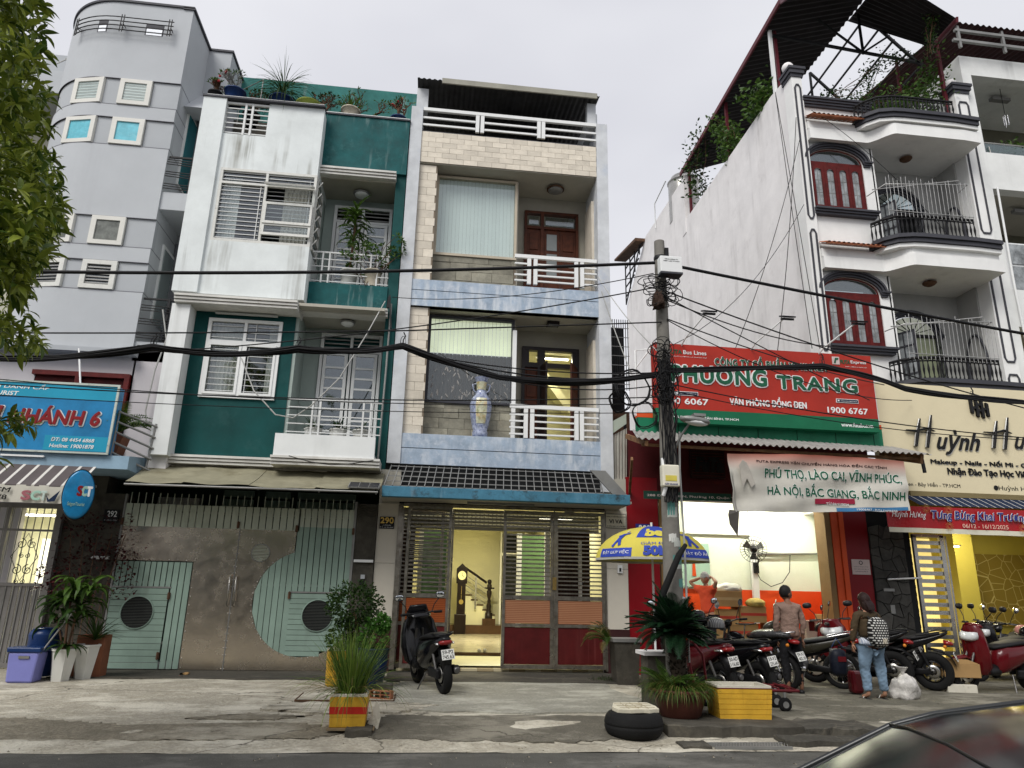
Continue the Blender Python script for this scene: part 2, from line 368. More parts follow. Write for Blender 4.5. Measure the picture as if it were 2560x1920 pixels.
plate_m=mat('number_plate_white',(.72,.72,.68),rough=.5,var=.06)
ink=mat('black_ink',(.01,.01,.01),rough=.6,var=0,bump=0)
leafd=leafmat('dark_leaf',(.010,.028,.006),(.035,.075,.012))
leafm=leafmat('mid_green_leaf',(.03,.075,.012),(.085,.15,.025))
leafb=leafmat('bright_yellow_green_leaf',(.08,.17,.025),(.22,.30,.055))
leaft=leafmat('street_tree_leaf',(.04,.085,.012),(.30,.35,.05),rough=.32)
leafdry=leafmat('dry_leaf',(.12,.10,.03),(.22,.17,.06))
soil=mat('dark_potting_soil',(.03,.022,.015),rough=1,var=.4,bump=.6)
# ------------------------------------------------------------------ setting: road, pavement, slabs
def ground_mat(name,c1,c2,c3,crack=True,bsc=1.1,bump=.9,rough=.95,grit=22,gcol=None):
    m=mat(name,c1,rough=rough,var=.35,vs=3.2,bump=bump,bs=grit,blotch=.75,bcol=c2,bsc=bsc,bthr=.5,fine=.38,bd=.03)
    t=m.node_tree;N=t.nodes;k=t.links.new;b=N['Principled BSDF'];cur=b.inputs['Base Color'].links[0].from_socket
    geo=N.new('ShaderNodeNewGeometry')
    n2=N.new('ShaderNodeTexNoise');n2.inputs['Scale'].default_value=.55;n2.inputs['Detail'].default_value=9;n2.inputs['Roughness'].default_value=.75
    mp=N.new('ShaderNodeMapping');mp.inputs['Location'].default_value=(3.3,8.1,0);mp.inputs['Scale'].default_value=(1.1,1.9,1)
    k(geo.outputs['Position'],mp.inputs[0]);k(mp.outputs[0],n2.inputs[0])
    r=N.new('ShaderNodeMapRange');r.inputs[1].default_value=.5;r.inputs[2].default_value=.6;k(n2.outputs[0],r.inputs[0])
    x=N.new('ShaderNodeMix');x.data_type='RGBA';k(r.outputs[0],x.inputs[0]);k(cur,x.inputs[6]);x.inputs[7].default_value=(*c3,1);out=x.outputs[2]
    if crack:
        dn=N.new('ShaderNodeTexNoise');dn.inputs['Scale'].default_value=2.5;dn.inputs['Detail'].default_value=6;k(geo.outputs['Position'],dn.inputs[0])
        ad=N.new('ShaderNodeVectorMath');ad.operation='SCALE';ad.inputs[3].default_value=.55;k(dn.outputs[1],ad.inputs[0])
        a2=N.new('ShaderNodeVectorMath');a2.operation='ADD';k(geo.outputs['Position'],a2.inputs[0]);k(ad.outputs[0],a2.inputs[1])
        v=N.new('ShaderNodeTexVoronoi');v.feature='DISTANCE_TO_EDGE';v.inputs['Scale'].default_value=.3;k(a2.outputs[0],v.inputs[0])
        r2=N.new('ShaderNodeMapRange');r2.inputs[1].default_value=.0;r2.inputs[2].default_value=.006;k(v.outputs[0],r2.inputs[0])
        y=N.new('ShaderNodeMix');y.data_type='RGBA';k(r2.outputs[0],y.inputs[0]);y.inputs[6].default_value=(.10,.09,.07,1);k(out,y.inputs[7]);out=y.outputs[2]
    k(out,b.inputs['Base Color']);return m
pave_m=ground_mat('rough_pavement_concrete',(.50,.46,.37),(.29,.26,.195),(.60,.565,.47),bsc=2.6)
ramp_m=ground_mat('gravelly_ramp_concrete',(.185,.17,.135),(.115,.105,.082),(.27,.25,.20),grit=55,bump=.9)
smooth_m=ground_mat('smooth_cement',(.35,.34,.285),(.26,.25,.21),(.42,.41,.35),crack=False,bump=.15)
road_m=ground_mat('asphalt',(.115,.112,.10),(.085,.083,.075),(.15,.145,.13),crack=False,grit=70,bump=.5)
apron_m=ground_mat('dark_damp_concrete',(.075,.07,.058),(.045,.043,.036),(.11,.10,.08),bump=.4)  # colour darkened to paint contact shade into the ground by the gates
park_m=ground_mat('worn_parking_concrete',(.15,.14,.108),(.085,.08,.063),(.235,.22,.175),bump=.6)
def sheet(name,pts,z,m,nx=40,ny=20,amp=.006,kind='structure',edge=None):
    """gently uneven sheet over the quad pts (4 corners ccw)."""
    q=MB();a,b,c,d=[Vector((*p,0)) for p in pts];vs=[];fs=[]
    for j in range(ny+1):
        for i in range(nx+1):
            u,v=i/nx,j/ny;p=a.lerp(b,u).lerp(d.lerp(c,u),v)
            h=noise.noise(Vector((p.x*1.1,p.y*1.4,3)))*amp+noise.noise(Vector((p.x*4,p.y*5,9)))*amp*.5
            zz=z(p.x,p.y) if callable(z) else z
            vs.append((p.x,p.y,zz+h))
    fs=[(j*(nx+1)+i,j*(nx+1)+i+1,(j+1)*(nx+1)+i+1,(j+1)*(nx+1)+i) for j in range(ny) for i in range(nx)]
    q.add(vs,fs,True);return q.build(name,m,kind=kind)
q=MB();q.quad((-150,-60,-.30),(150,-60,-.30),(150,250,-.30),(-150,250,-.30));q.build('ground',road_m,kind='structure')
sheet('road',[(-40,-12),(40,-12),(40,8.5),(-40,8.5)],-.17,road_m,60,30,.01)
def gz(x,y):
    t=min(1,max(0,(y-8.3)/1.6));t=t*t*(3-2*t);return-.165+t*.10
sheet('pavement',[(-16,8.4),(24,8.4),(24,15.3),(-16,15.3)],gz,pave_m,180,60,.014)
GZ=-.065
def blob(name,pts,z,m,seg=6,jit=.07,h=.02):
    """irregular poured patch: raised sheet with a ragged rim"""
    n=len(pts);out=[]
    for i in range(n):
        a,b=Vector(pts[i]),Vector(pts[(i+1)%n])
        for k in range(seg):
            p=a.lerp(b,k/seg);out.append((p.x+random.uniform(-jit,jit),p.y+random.uniform(-jit,jit)))
    q=MB();m_=len(out);zt=[z(*p) if callable(z) else z for p in out]
    vs=[(p[0],p[1],zt[i]+h) for i,p in enumerate(out)]+[(p[0]*1.0,p[1]-.0,zt[i]-.05) for i,p in enumerate(out)]
    cx=sum(p[0] for p in out)/m_;cy=sum(p[1] for p in out)/m_
    inner=[((p[0]-cx)*.55+cx,(p[1]-cy)*.55+cy) for p in out]
    vs+=[(p[0],p[1],(z(*p) if callable(z) else z)+h) for p in inner]
    fs=[(i,(i+1)%m_,(i+1)%m_+m_,i+m_) for i in range(m_)]+[((i+1)%m_,i,i+2*m_,(i+1)%m_+2*m_) for i in range(m_)]
    fs+=[tuple(range(2*m_,3*m_))]
    q.add(vs,[f if len(f)>4 else f[::-1] for f in fs],False);return q.build(name,m,kind='structure')
blob('cement_slab',[(-.75,11.2),(.2,10.35),(1.6,10.2),(3.0,10.4),(3.4,11.4),(3.3,13.4),(-.3,13.5),(-.6,11.6)],gz,smooth_m,h=.022)
blob('gravel_ramp',[(-.5,8.95),(.6,8.85),(2.0,8.8),(2.8,9.0),(3.1,10.0),(1.5,10.1),(.2,10.0),(-.3,10.1),(-.5,9.6)],gz,ramp_m,h=.010,seg=16,jit=.05)
band_m=ground_mat('dirty_gutter_concrete',(.27,.24,.18),(.15,.135,.10),(.38,.35,.28),bsc=3)
blob('gutter_band',[(-9,8.9),(-6,8.85),(-3,8.9),(-1.2,8.95),(-.7,9.2),(-1.4,9.6),(-3.2,9.45),(-4.6,9.8),(-7,9.7),(-9,9.9)],gz,band_m,h=.009,seg=24,jit=.05)
blob('gutter_band',[(-2.8,9.8),(-1.7,9.75),(-1.3,10.0),(-2.1,10.2)],gz,band_m,h=.011,seg=14,jit=.05)
blob('parking_apron',[(3.8,10.2),(4.7,9.5),(6.5,9.1),(14,8.7),(20,9),(20,14.9),(9,14.9),(4.2,14.85),(3.8,12)],gz,park_m,h=.019,seg=10)
blob('doorstep_apron',[(-.55,13.5),(3.6,13.4),(4.2,14.0),(4.2,15.05),(-.6,15.05)],gz,apron_m,h=.028)
blob('gate_apron',[(-6.2,13.75),(-3,13.7),(-1.2,13.75),(-.9,15.05),(-6.2,15.05)],gz,apron_m,h=.017,jit=.04)
blob('broken_edge',[(-2.0,10.4),(-1.2,10.1),(-.2,10.2),(.3,10.8),(-.2,11.0),(-1.8,11.0)],gz,pave_m,h=.03,jit=.08,seg=12)
q=MB();q.box(-1.68,-.32,11.15,12.1,GZ-.03,GZ+.03);slabo=q.build('cement_slab',pave_m,kind='structure')
joinbars('steel_edge',rust,None,[((-1.69,11.14,GZ+.025),(-.31,11.14,GZ+.025)),((-1.69,11.14,GZ+.025),(-1.69,11.9,GZ+.025)),((-.31,11.14,GZ+.025),(-.31,11.8,GZ+.025))],.015,.025,kind='structure')
def rock(q,x0,x1,y0,y1,z0,z1,j=.03,n=7):
    pts=[]
    for i in range(n):pts.append((x0+(x1-x0)*i/(n-1),y0+random.uniform(-j,j)))
    for i in range(n):pts.append((x1-(x1-x0)*i/(n-1),y1+random.uniform(-j,j)))
    m_=len(pts);vs=[(x,y,z0) for x,y in pts]+[(x,y,z1+random.uniform(-j,j)*.3) for x,y in pts]
    vs2=[(x*.985+.015*(x0+x1)/2,y+(.03 if y<(y0+y1)/2 else-.03),vs[m_+i][2]+.012) for i,(x,y) in enumerate(pts)]
    q.add(vs+vs2,[(i,(i+1)%m_,(i+1)%m_+m_,i+m_) for i in range(m_)]+[(i+m_,(i+1)%m_+m_,(i+1)%m_+2*m_,i+2*m_) for i in range(m_)]+[tuple(range(2*m_,3*m_))])
q=MB();rock(q,3.02,4.72,9.0,10.2,-.2,-.01,.03,14);q.build('kerb_island',concd,kind='structure')
q=MB();rock(q,4.72,5.7,8.95,9.6,-.2,-.03,.06,9);rock(q,4.3,5.3,8.6,8.95,-.2,-.1,.05,6);rock(q,5.5,7.6,8.7,9.15,-.2,-.085,.07,14);rock(q,3.02,3.35,8.5,8.8,-.2,-.13,.02,5);q.build('broken_kerb',apron_m,kind='structure')
q=MB();rock(q,-.78,-.48,9.0,9.6,-.2,-.055,.02);q.build('kerb_stone',concd,kind='structure')
g=thing('drain_grating','expanded metal gutter grating in front of the kerb island','grating',(3.85,8.6,-.14))
q=MB()
for i in range(26):
    for s in (-1,1):q.bar((3.4+i*.034,8.5,-.138),(3.4+i*.034+s*.1,8.72,-.134),.007,.012)
q.build('mesh',galv,g,kind='stuff')
q=MB();q.box(3.38,4.3,8.48,8.5,-.16,-.13);q.box(3.38,4.3,8.72,8.74,-.16,-.13);q.build('frame',galv,g)
q=MB()
for i in range(340):
    x,y=random.uniform(-7,9),random.uniform(6.9,12.5);s=random.uniform(.008,.03);z=(gz(x,y) if y>8.4 else-.165)+.014
    if random.random()<.5:y=random.uniform(7.6,9);z=gz(x,y)+.012 if y>8.4 else-.15
    a=random.uniform(0,3);q.add([(x,y,z+.01),(x+s*cos(a),y+s*sin(a),z),(x+s*cos(a+1.3),y+s*sin(a+1.3),z+.012),(x+s*.5,y-s,z+.004)],[(0,1,2),(0,3,1)])
q.build('litter',mat('paper_and_leaf_litter',(.38,.34,.26),var=.6,vs=9),kind='stuff')
# ------------------------------------------------------------------ common house pieces
def rail_frame(parent,x0,x1,y,z0,z1,nrows,posts,w=.035,m=None,bar=.022,name='bar',round_=False):
    m=m or steelw
    q=MB();q.box(x0,x1,y-w/2,y+w/2,z1-w,z1);q.build('top_rail',m,parent)
    for i in range(nrows):
        z=z0+(z1-z0-w)*(i+.15)/nrows
        rowbars(name,m,parent,[((x0,y,z),(x1,y,z))],bar/(2 if round_ else 1),bar,round_=round_)
    for px in posts:
        q=MB();q.box(px-w/2,px+w/2,y-w/2-.004,y+w/2+.004,z0-.03,z1-.002);q.build('post',m,parent)
def win_frame(parent,x0,x1,y,z0,z1,w=.05,d=.05,m=None,mull=(),trans=(),name='window_frame'):
    q=MB();q.box(x0,x1,y,y+d,z0,z0+w);q.box(x0,x1,y,y+d,z1-w,z1);q.box(x0,x0+w,y+.002,y+d-.002,z0+w,z1-w);q.box(x1-w,x1,y+.002,y+d-.002,z0+w,z1-w)
    for a in mull:q.box(a-w*.45,a+w*.45,y+.003,y+d-.003,z0+w,z1-w)
    for a in trans:q.box(x0+w,x1-w,y+.001,y+d-.001,a-w*.45,a+w*.45)
    return q.build(name,m or cleanw,parent)
def pane(parent,x0,x1,y,z0,z1,m=None,name='pane'):
    q=MB();q.box(x0,x1,y,y+.006,z0,z1);return q.build(name,m or glass,parent)
def wall_lamp(name,label,x,y,z,r=.16,m=None,glow=None):
    t=thing(name,label,'ceiling light',(x,y,z))
    MB().lathe([(r*.45,0),(r*.5,-.03),(r,-.045),(r,-.065),(r*.9,-.075)],(x,y,z),24).build('base',m or galv,t)
    MB().lathe([(r*.84,-.07),(r*.8,-.1),(r*.5,-.13),(.01,-.14)],(x,y,z),24).build('lamp_shade',glow or cleanw,t);return t
# ------------------------------------------------------------------ teal and white house (number 292)
H=thing('teal_house','narrow four-storey house with dark teal walls and stained white projecting box','house',(-3.2,15,0))
q=MB();q.holes(-5.15,-3.05,4.03,7.30,15.0,15.2,[(-4.85,-3.31,5.26,7.02)]);q.box(-3.13,-3.05,15.2,16.0,4.03,7.3)
q.box(-1.13,-.9,15.0,16.2,3.9,12.36);q.box(-3.05,-1.13,16.0,16.2,4.03,7.29)
q.build('wall',teal,H)
q=MB();q.box(-5.52,-5.15,14.6,16,3.95,7.16);q.build('column',white,H)
q=MB();q.box(-3.05,-2.98,15.02,16.0,4.5,7.27);q.build('side_wall',recess,H)
q=MB();q.holes(-3.0,-1.13,4.4,7.29,15.96,16.0,[(-2.64,-1.22,4.4,7.17)]);q.holes(-2.86,-1.13,8.0,10.68,15.96,16.0,[(-2.62,-1.22,8.0,10.5)]);q.build('recess_wall',recess,H)
MB().box(-2.86,-1.13,15.02,16.2,10.68,10.75).build('balcony_ceiling',soff,H);MB().box(-3.0,-1.13,14.62,16.2,7.295,7.36).build('balcony_ceiling',soff,H)
q=MB();q.holes(-5.05,-2.86,7.42,12.24,14.6,14.72,[(-4.97,-2.80,8.68,10.48),(-5.05,-4.11,11.36,12.3)])
q.holes(-5.56,-5.05,7.42,12.24,14.53,14.72,[]);q.box(-5.56,-5.44,14.72,19,7.42,12.2);q.box(-2.98,-2.86,14.72,16,7.42,8.66);q.box(-2.98,-2.86,14.72,16,10.5,12.2)
q.build('box_wall',whited,H)
q=MB();q.box(-5.44,-2.98,14.72,18.5,7.5,7.6);q.box(-5.44,-2.98,14.73,18.5,11.1,11.2).box(-2.98,-.95,15.2,18.5,11.1,11.2);q.build('floor_slab',soff,H)
for i,(dz,dy) in enumerate(((0,.0),(.062,.03),(.124,.06))):
    for x0,x1,y0,z0 in ((-5.46,-2.95,14.5,7.17),(-2.95,-1.08,14.88,7.27),(-5.46,-3.12,14.86,3.84),(-3.12,-.98,14.42,3.83),(-2.9,-1.12,14.84,10.70)):
        if z0>10 and i>1 and False:continue
        q=MB();q.box(x0,x1,y0-dy,15.2,z0+dz,z0+dz+.048);q.build('ledge_strip',mat('ledge_white',(.66,.65,.61),rough=.7,var=.2,streak=.5,scol=(.3,.25,.2)) if 'ledge_white' not in MATS else MATS['ledge_white'],H)
q=MB();q.box(-2.9,-.9,14.93,15.1,10.9,12.36);q.build('top_fascia',tealw,H)
q=MB();q.box(-2.88,-1.13,14.96,15.12,7.46,8.02);q.build('balcony_fascia',tealw,H)
q=MB();q.box(-3.08,-1.1,14.4,14.52,4.0,4.45);q.box(-3.08,-1.1,14.52,16,4.0,4.1);q.box(-3.08,-2.98,14.52,15,4.1,4.45);q.build('balcony_parapet',white,H)
q=MB();q.box(-5.56,-5.2,14.78,15.3,3.55,3.95);q.build('stone_pier',towhite,H)
q=MB();q.tube([(-1.02,14.93,7.6),(-1.03,14.93,6),(-1.06,14.9,4.0)],.022,8);q.build('downpipe',galv,H)
W1=win_frame(H,-4.97,-2.86,14.6,8.68,10.48,.06,.07,oldframe,mull=(-3.95,),trans=(10.12,))
pane(H,-4.92,-4.0,14.66,8.73,10.1);pane(H,-4.92,-2.9,14.665,10.14,10.44)
rowbars('bar',steelw,H,[((-4.92,14.645,8.78+i*.105),(-4.0,14.645,8.78+i*.105)) for i in range(13)],.016)
rowbars('bar',steelw,H,[((-3.93,14.73,8.78+i*.105),(-2.95,14.73,8.78+i*.105)) for i in range(13)],.014)
rowbars('bar',steelw,H,[((-4.92,14.645,10.22+i*.09),(-2.92,14.645,10.22+i*.09)) for i in range(3)]+[((-4.06,14.635,8.74),(-4.06,14.635,10.08)),((-3.02,14.72,8.72),(-3.02,14.72,10.45))],.016)
for zc,tilt,hh in ((9.42,.05,.27),(9.02,.08,.15),(10.06,1.15,.16)):
    M_=Matrix.Translation((-3.4,14.57-hh*sin(tilt),zc)) @ Matrix.Rotation(-tilt,4,'X')
    fr=MB();a,b=-.52,.52
    for r in ((a,b,-hh,-hh+.06),(a,b,hh-.06,hh),(a,a+.05,-hh+.06,hh-.06),(b-.05,b,-hh+.06,hh-.06)):fr.box(r[0],r[1],-.02,.02,r[2],r[3],M_)
    s_=fr.build('sash',oldframe,H);g_=MB();g_.box(a+.05,b-.05,-.004,.004,-hh+.06,hh-.06,M_);g_.build('pane',glass,s_)
q=MB();q.curtain(-4.93,-4.55,14.86,8.7,10.4,.02,.07);q.build('curtain',curtw,H)
q=MB();q.curtain(-3.6,-3.0,14.9,8.7,10.4,.03,.085,2);q.build('curtain',curt,H)
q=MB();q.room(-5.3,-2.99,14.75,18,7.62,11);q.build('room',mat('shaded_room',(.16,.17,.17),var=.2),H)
q=MB()
for i in range(6):
    z=8.74+i*.29;q.bar((-2.88,14.75,z),(-2.80+.05,14.75,z+.2),.02,.02);q.box(-2.87,-2.83,14.75,15.5,z,z+.03)
q.box(-2.9,-2.84,14.72,14.78,8.68,10.48);q.box(-2.9,-2.84,15.46,15.54,8.68,10.48);q.build('side_window_frame',oldframe,H)
q=MB();q.box(-2.89,-2.88,14.78,15.46,8.68,10.48);q.build('side_pane',glass,H)
q=MB();q.box(-2.98,-2.87,15.54,16,8.6,10.6);q.build('return_wall',recess,H)
win_frame(H,-4.85,-3.31,14.95,5.26,7.02,.07,.07,cleanw,mull=(-4.07,),trans=(6.5,))
win_frame(H,-4.78,-4.1,14.93,5.33,6.46,.05,.03,cleanw,name='sash');win_frame(H,-4.04,-3.38,14.93,5.33,6.46,.05,.03,cleanw,name='sash')
pane(H,-4.8,-3.36,15.0,5.3,6.98)
rowbars('bar',steelw,H,[((-4.78,14.985,5.42+i*.13),(-3.38,14.985,5.42+i*.13)) for i in range(8)]+[((-4.78,14.985,6.6+i*.13),(-3.38,14.985,6.6+i*.13)) for i in range(3)]+[((-3.95,14.98,5.3),(-3.95,14.98,6.46)),((-4.1,14.98,6.52),(-4.1,14.98,6.97)),((-3.85,14.98,6.52),(-3.85,14.98,6.97))],.014)
q=MB();q.curtain(-4.8,-4.08,15.16,5.3,6.98,.03,.085,1);q.build('curtain',curt,H)
q=MB();q.curtain(-3.6,-3.36,15.16,5.3,6.98,.02,.06,1);q.build('curtain',curt,H)
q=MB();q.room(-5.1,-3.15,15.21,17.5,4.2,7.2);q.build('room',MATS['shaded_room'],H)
q=MB();q.box(-4.72,-3.42,14.88,14.93,7.1,7.13);q.build('tube_light',mat('tube_cover',(.5,.52,.5),rough=.5,var=.05),H)
def balcony_doors(z0,z1,x0=-2.62,x1=-1.22,y=15.9):
    win_frame(H,x0,x1,y,z0,z1,.07,.07,cleanw,mull=((x0+x1)/2,),trans=(z1-.42,),name='door_frame')
    for a,b in ((x0+.09,(x0+x1)/2-.06),((x0+x1)/2+.06,x1-.09)):
        d=win_frame(H,a,b,y-.02,z0+.03,z1-.47,.07,.04,cleanw,name='door')
        pane(d,a+.07,b-.07,y,z0+.1,z1-.54,glassd)
        for i in range(9):
            z=z0+.14+i*(z1-z0-.75)/9;q=MB();q.box(a+.07,b-.07,y-.015,y-.003,z,z+.045);q.build('louvre',cleanw,d)
    q=MB();[q.box(x0+.07,x1-.07,y+.02,y+.04,z1-.36+i*.1,z1-.33+i*.1) for i in range(3)];q.build('transom_slats',galv,H)
    q=MB();q.curtain(x0+.1,x1-.1,y+.16,z0,z1-.4,.02,.09,4);q.build('curtain',mat('grey_net_curtain',(.33,.34,.34),rough=.9,var=.3,vs=5) if 'grey_net_curtain' not in MATS else MATS['grey_net_curtain'],H)
    q=MB();q.room(x0-.1,x1+.1,y+.11,y+1.5,z0-.3,z1+.05);q.build('room',dark,H)
balcony_doors(4.2,7.17);balcony_doors(8.0,10.5)
rail_frame(H,-2.9,-1.02,14.46,4.48,5.2,4,(-2.41,-2.26,-1.39,-1.24),bar=.02)
rail_frame(H,-2.84,-1.13,15.02,8.05,8.8,4,(-2.62,-2.47,-1.55,-1.4),bar=.02)
rail_frame(H,-5.05,-4.11,14.62,11.38,12.2,6,(-4.62,-4.47),bar=.022,w=.045)
q=MB();q.tube([(-5.5,14.56,12.31),(-2.87,14.56,12.31)],.022,8);q.tube([(-2.89,14.95,12.43),(-.9,14.95,12.43)],.018,8);q.build('cap_rail',steelw,H)
q=MB();q.box(-5.58,-2.84,14.5,14.8,12.24,12.285);q.box(-2.86,-.88,14.9,15.2,12.36,12.40);q.build('coping',trimg,H)
q=MB();q.box(-5.56,-5.46,17,22,-.1,7.4);q.box(-5.56,-.9,21.9,22,-.1,12.2);q.build('rear_shell',whited,H)
q=MB();q.box(-5.99,-.93,18,18.15,11.2,15.56);q.build('terrace_back_wall',tealp,H)
q=MB();q.box(-5.9,-.93,17.7,18,11.2,13.9);q.build('terrace_shed_wall',concd,H)
wall_lamp('bay_ceiling_lamp','round ceiling lamp with red pilot light in the upper teal balcony',-1.95,15.5,10.67,.2)
wall_lamp('bay_ceiling_lamp','white shaded ceiling lamp hanging in the lower teal balcony',-1.98,15.3,7.28,.17)
A=thing('gate_awning','olive brown sagging sheet awning above the pale green gate','awning',(-3.2,14.3,3.2))
awm=mat('olive_tarpaulin',(.24,.225,.155),rough=.85,var=.25,vs=2,streak=.6,scol=(.12,.105,.06),sthr=.5,sx=3,sz=1.2,blotch=.4,bcol=(.34,.31,.2),bsc=2.2,bump=.2)
for i in range(4):
    xa,xb=-5.65+i*1.19,-5.65+(i+1)*1.19-.004;q=MB();vs=[];nn=12
    for j in range(9):
        for k in range(nn+1):
            u,v=k/nn,j/8;x=xa+(xb-xa)*u;x+=(.22*v if i==0 else 0)*(1-u)
            vs.append((x,15.0-1.42*v,3.8+.02*(i%2)-.53*v-.035*sin(pi*v)-.02*sin(u*pi)*v+.008*sin(9*u+i)))
    q.add(vs,[(j*(nn+1)+k,(j+1)*(nn+1)+k,(j+1)*(nn+1)+k+1,j*(nn+1)+k+1) for j in range(8) for k in range(nn)],True);q.build('awning_sheet',awm,A)
q=MB();q.tube([(-5.45,13.6,3.22),(-.92,13.6,3.24)],.02,8)
for x in (-5.4,-4.2,-3.1,-2.0,-.95):q.tube([(x,13.6,3.21),(x,15,3.72)],.014,6)
q.build('awning_frame',galv,A)
S_=thing('solar_panel','small dark solar panel on the right end of the olive awning','solar panel',(-1.2,13.72,3.38))
M_=Matrix.Translation((-1.19,13.75,3.38)) @ Matrix.Rotation(rad(21),4,'X')
MB().box(-.29,.29,-.2,.2,-.012,.012,M_).build('frame',galv,S_)
for i in range(3):MB().box(-.275+i*.187,-.1+i*.187,-.185,.185,.013,.016,M_).build('cell',mat('solar_cell',(.012,.014,.022),rough=.2,var=.3) if 'solar_cell' not in MATS else MATS['solar_cell'],S_)
G_=thing('sheet_metal_gate','pale green slatted and stainless steel double gate with round vents','gate',(-3.6,15,-.05))
gm=mat('pale_green_gate_paint',(.25,.345,.29),rough=.5,var=.14,vs=2,streak=.4,scol=(.12,.13,.1),sthr=.55,sx=5,rnd=.06,bump=.06)
gml=mat('faded_gate_paint',(.43,.47,.385),rough=.55,var=.15,vs=3,streak=.4,scol=(.3,.22,.12),rnd=.05,bump=.06)
stm=mat('bronze_tinted_stainless_sheet',(.70,.62,.51),rough=.26,metal=1,var=.1,vs=.8,bump=.16,bs=.9,bd=.05)
import bisect
top_slats=[(-5.88+i*.1355) for i in range(33)]
CX,CZ,CR=-2.26,1.2,1.0
for i,x in enumerate(top_slats):
    if x<-2.6:MB().box(x,x+.118,14.955,14.97,2.58,3.02).build('slat',gml,G_)
rowbars('spike',gml,G_,[((x+.06,14.985,2.9),(x+.06,14.985,3.24)) for x in top_slats],.009,round_=True)
for i in range(9):
    x=-2.54+i*.1235;m_=gml if False else gm
    MB().box(x,x+.108,14.955,14.97,1.41,2.66).build('slat',m_,G_);MB().box(x,x+.108,14.955,14.97,2.66,3.03).build('slat',gml,G_)
for i in range(6):
    x=-3.24+i*.117;xm=x+.06;h=sqrt(max(.01,CR**2-(xm-CX)**2));a=CZ-h;b=min(CZ+h,2.6)
    h0=sqrt(max(.004,CR**2-(x-CX)**2));h1=sqrt(max(.004,CR**2-(x+.105-CX)**2))
    MB().prism([(x,CZ-h0),(x+.105,CZ-h1),(x+.105,CZ+h1),(x,CZ+h0)],14.955,14.97).build('slat',gm,G_)
for i in range(4):x=-2.49+i*.0
def boards(x0,x1,z0,z1,n,vc,vr,clip=None):
    """horizontal boards with a round vent cut out, optionally clipped to the gate's arc"""
    dz=(z1-z0)/n
    for i in range(n):
        a,b=z0+i*dz,z0+(i+1)*dz-.008;zm=(a+b)/2;l,r=x0,x1
        if clip:
            if CZ-CR>a+.02:continue
            l,r=l,r
            if zm<CZ:h=sqrt(max(0,CR**2-(zm-CZ)**2));l=max(l,CX-h);r=min(r,CX+h)
            if r-l<.05:continue
        zz=[a+(b-a)*j/4 for j in range(5)];hv=[sqrt(max(0,vr**2-(z-vc[1])**2)) for z in zz]
        lf=[max(x0,CX-sqrt(max(0,CR**2-(z-CZ)**2))) if clip and z<CZ else x0 for z in zz]
        if max(hv)<.03:polys=[[(x,z) for x,z in zip(lf,zz)]+[(r,b),(r,a)]]
        else:polys=[[(x,z) for x,z in zip(lf,zz)]+[(vc[0]-h,z) for h,z in zip(hv[::-1],zz[::-1])],[(vc[0]+h,z) for h,z in zip(hv,zz)]+[(r,b),(r,a)]]
        for p_ in polys:MB().prism(p_,14.952,14.966).build('board',gm,G_)
    q=MB();q.lathe([(vr-.012,-.01),(vr+.012,-.01),(vr+.012,.012),(vr-.012,.012)],(vc[0],14.95,vc[1]),36,axis='Y',caps=False);q.build('vent_rim',gm,G_)
    MB().lathe([(0,0),(vr,0)],(vc[0],14.975,vc[1]),30,axis='Y').build('vent_backing',dark,G_)
    q=MB();nb=int(vr*2/.028)
    for i in range(nb):
        z=vc[1]-vr+.02+i*.028;h=sqrt(max(0,vr**2-(z-vc[1])**2));q.box(vc[0]-h,vc[0]+h,14.956,14.964,z,z+.011)
    q.build('vent_grille',mat('dark_vent_bars',(.07,.075,.07)) if 'dark_vent_bars' not in MATS else MATS['dark_vent_bars'],G_,kind='stuff')
boards(-5.89,-4.84,-.03,1.42,13,(-5.36,.97),.3)
boards(-2.55,-1.45,.22,1.38,12,(-2.0,.97),.3,True)
for i in range(10):x=-5.87+i*.106;MB().box(x,x+.088,14.955,14.97,1.45,1.91).build('slat',gm,G_)
for i in range(3):x=-4.81+i*.117;MB().box(x,x+.1,14.955,14.97,-.03,1.91).build('slat',gm,G_)
def arc(a0,a1,n=24):return [(CX+CR*cos(a0+(a1-a0)*i/n),CZ+CR*sin(a0+(a1-a0)*i/n)) for i in range(n+1)]
MB().box(-5.9,-4.42,14.962,14.98,1.93,2.58).build('steel_panel',stm,G_)
MB().box(-4.46,-3.665,14.963,14.981,-.04,2.58).build('steel_panel',stm,G_)
aL0=math.acos((-2.56-CX)/CR);aE=2*pi-math.acos((-1.46-CX)/CR)
up=arc(aL0,pi);lo=arc(pi,aE,30)
MB().prism([(-3.655,2.6),(-3.655,1.2)]+up[::-1]+[(-2.56,2.6)],14.963,14.981).build('steel_panel',stm,G_)
MB().prism([(-3.655,1.195),(-3.655,-.04),(-1.45,-.04)]+lo[::-1],14.963,14.981).build('steel_panel',stm,G_)
q=MB();q.lathe([(.165,-.012),(.18,-.012),(.18,.01),(.165,.01)],(-3.21,14.955,2.13),28,axis='Y',caps=False)
q.build('vent_rim',galv,G_)
q=MB()
for i in range(12):z=2.13-.16+i*.028;h=sqrt(max(0,.168**2-(z-2.13)**2));q.box(-3.21-h,-3.21+h,14.945,14.957,z,z+.012)
q.build('vent_grille',gml,G_,kind='stuff')
q=MB()
rv=[(-3.64,-.02+i*.125) for i in range(21)]+[(-3.69,-.02+i*.125) for i in range(21)]+[(-4.43,i*.16) for i in range(12)]+[(-5.87+i*.16,1.95) for i in range(10)]+[(-5.88,1.98+i*.12) for i in range(5)]+[(-4.42,1.98+i*.12) for i in range(5)]+[(-2.58,2.2+i*.12) for i in range(4)]
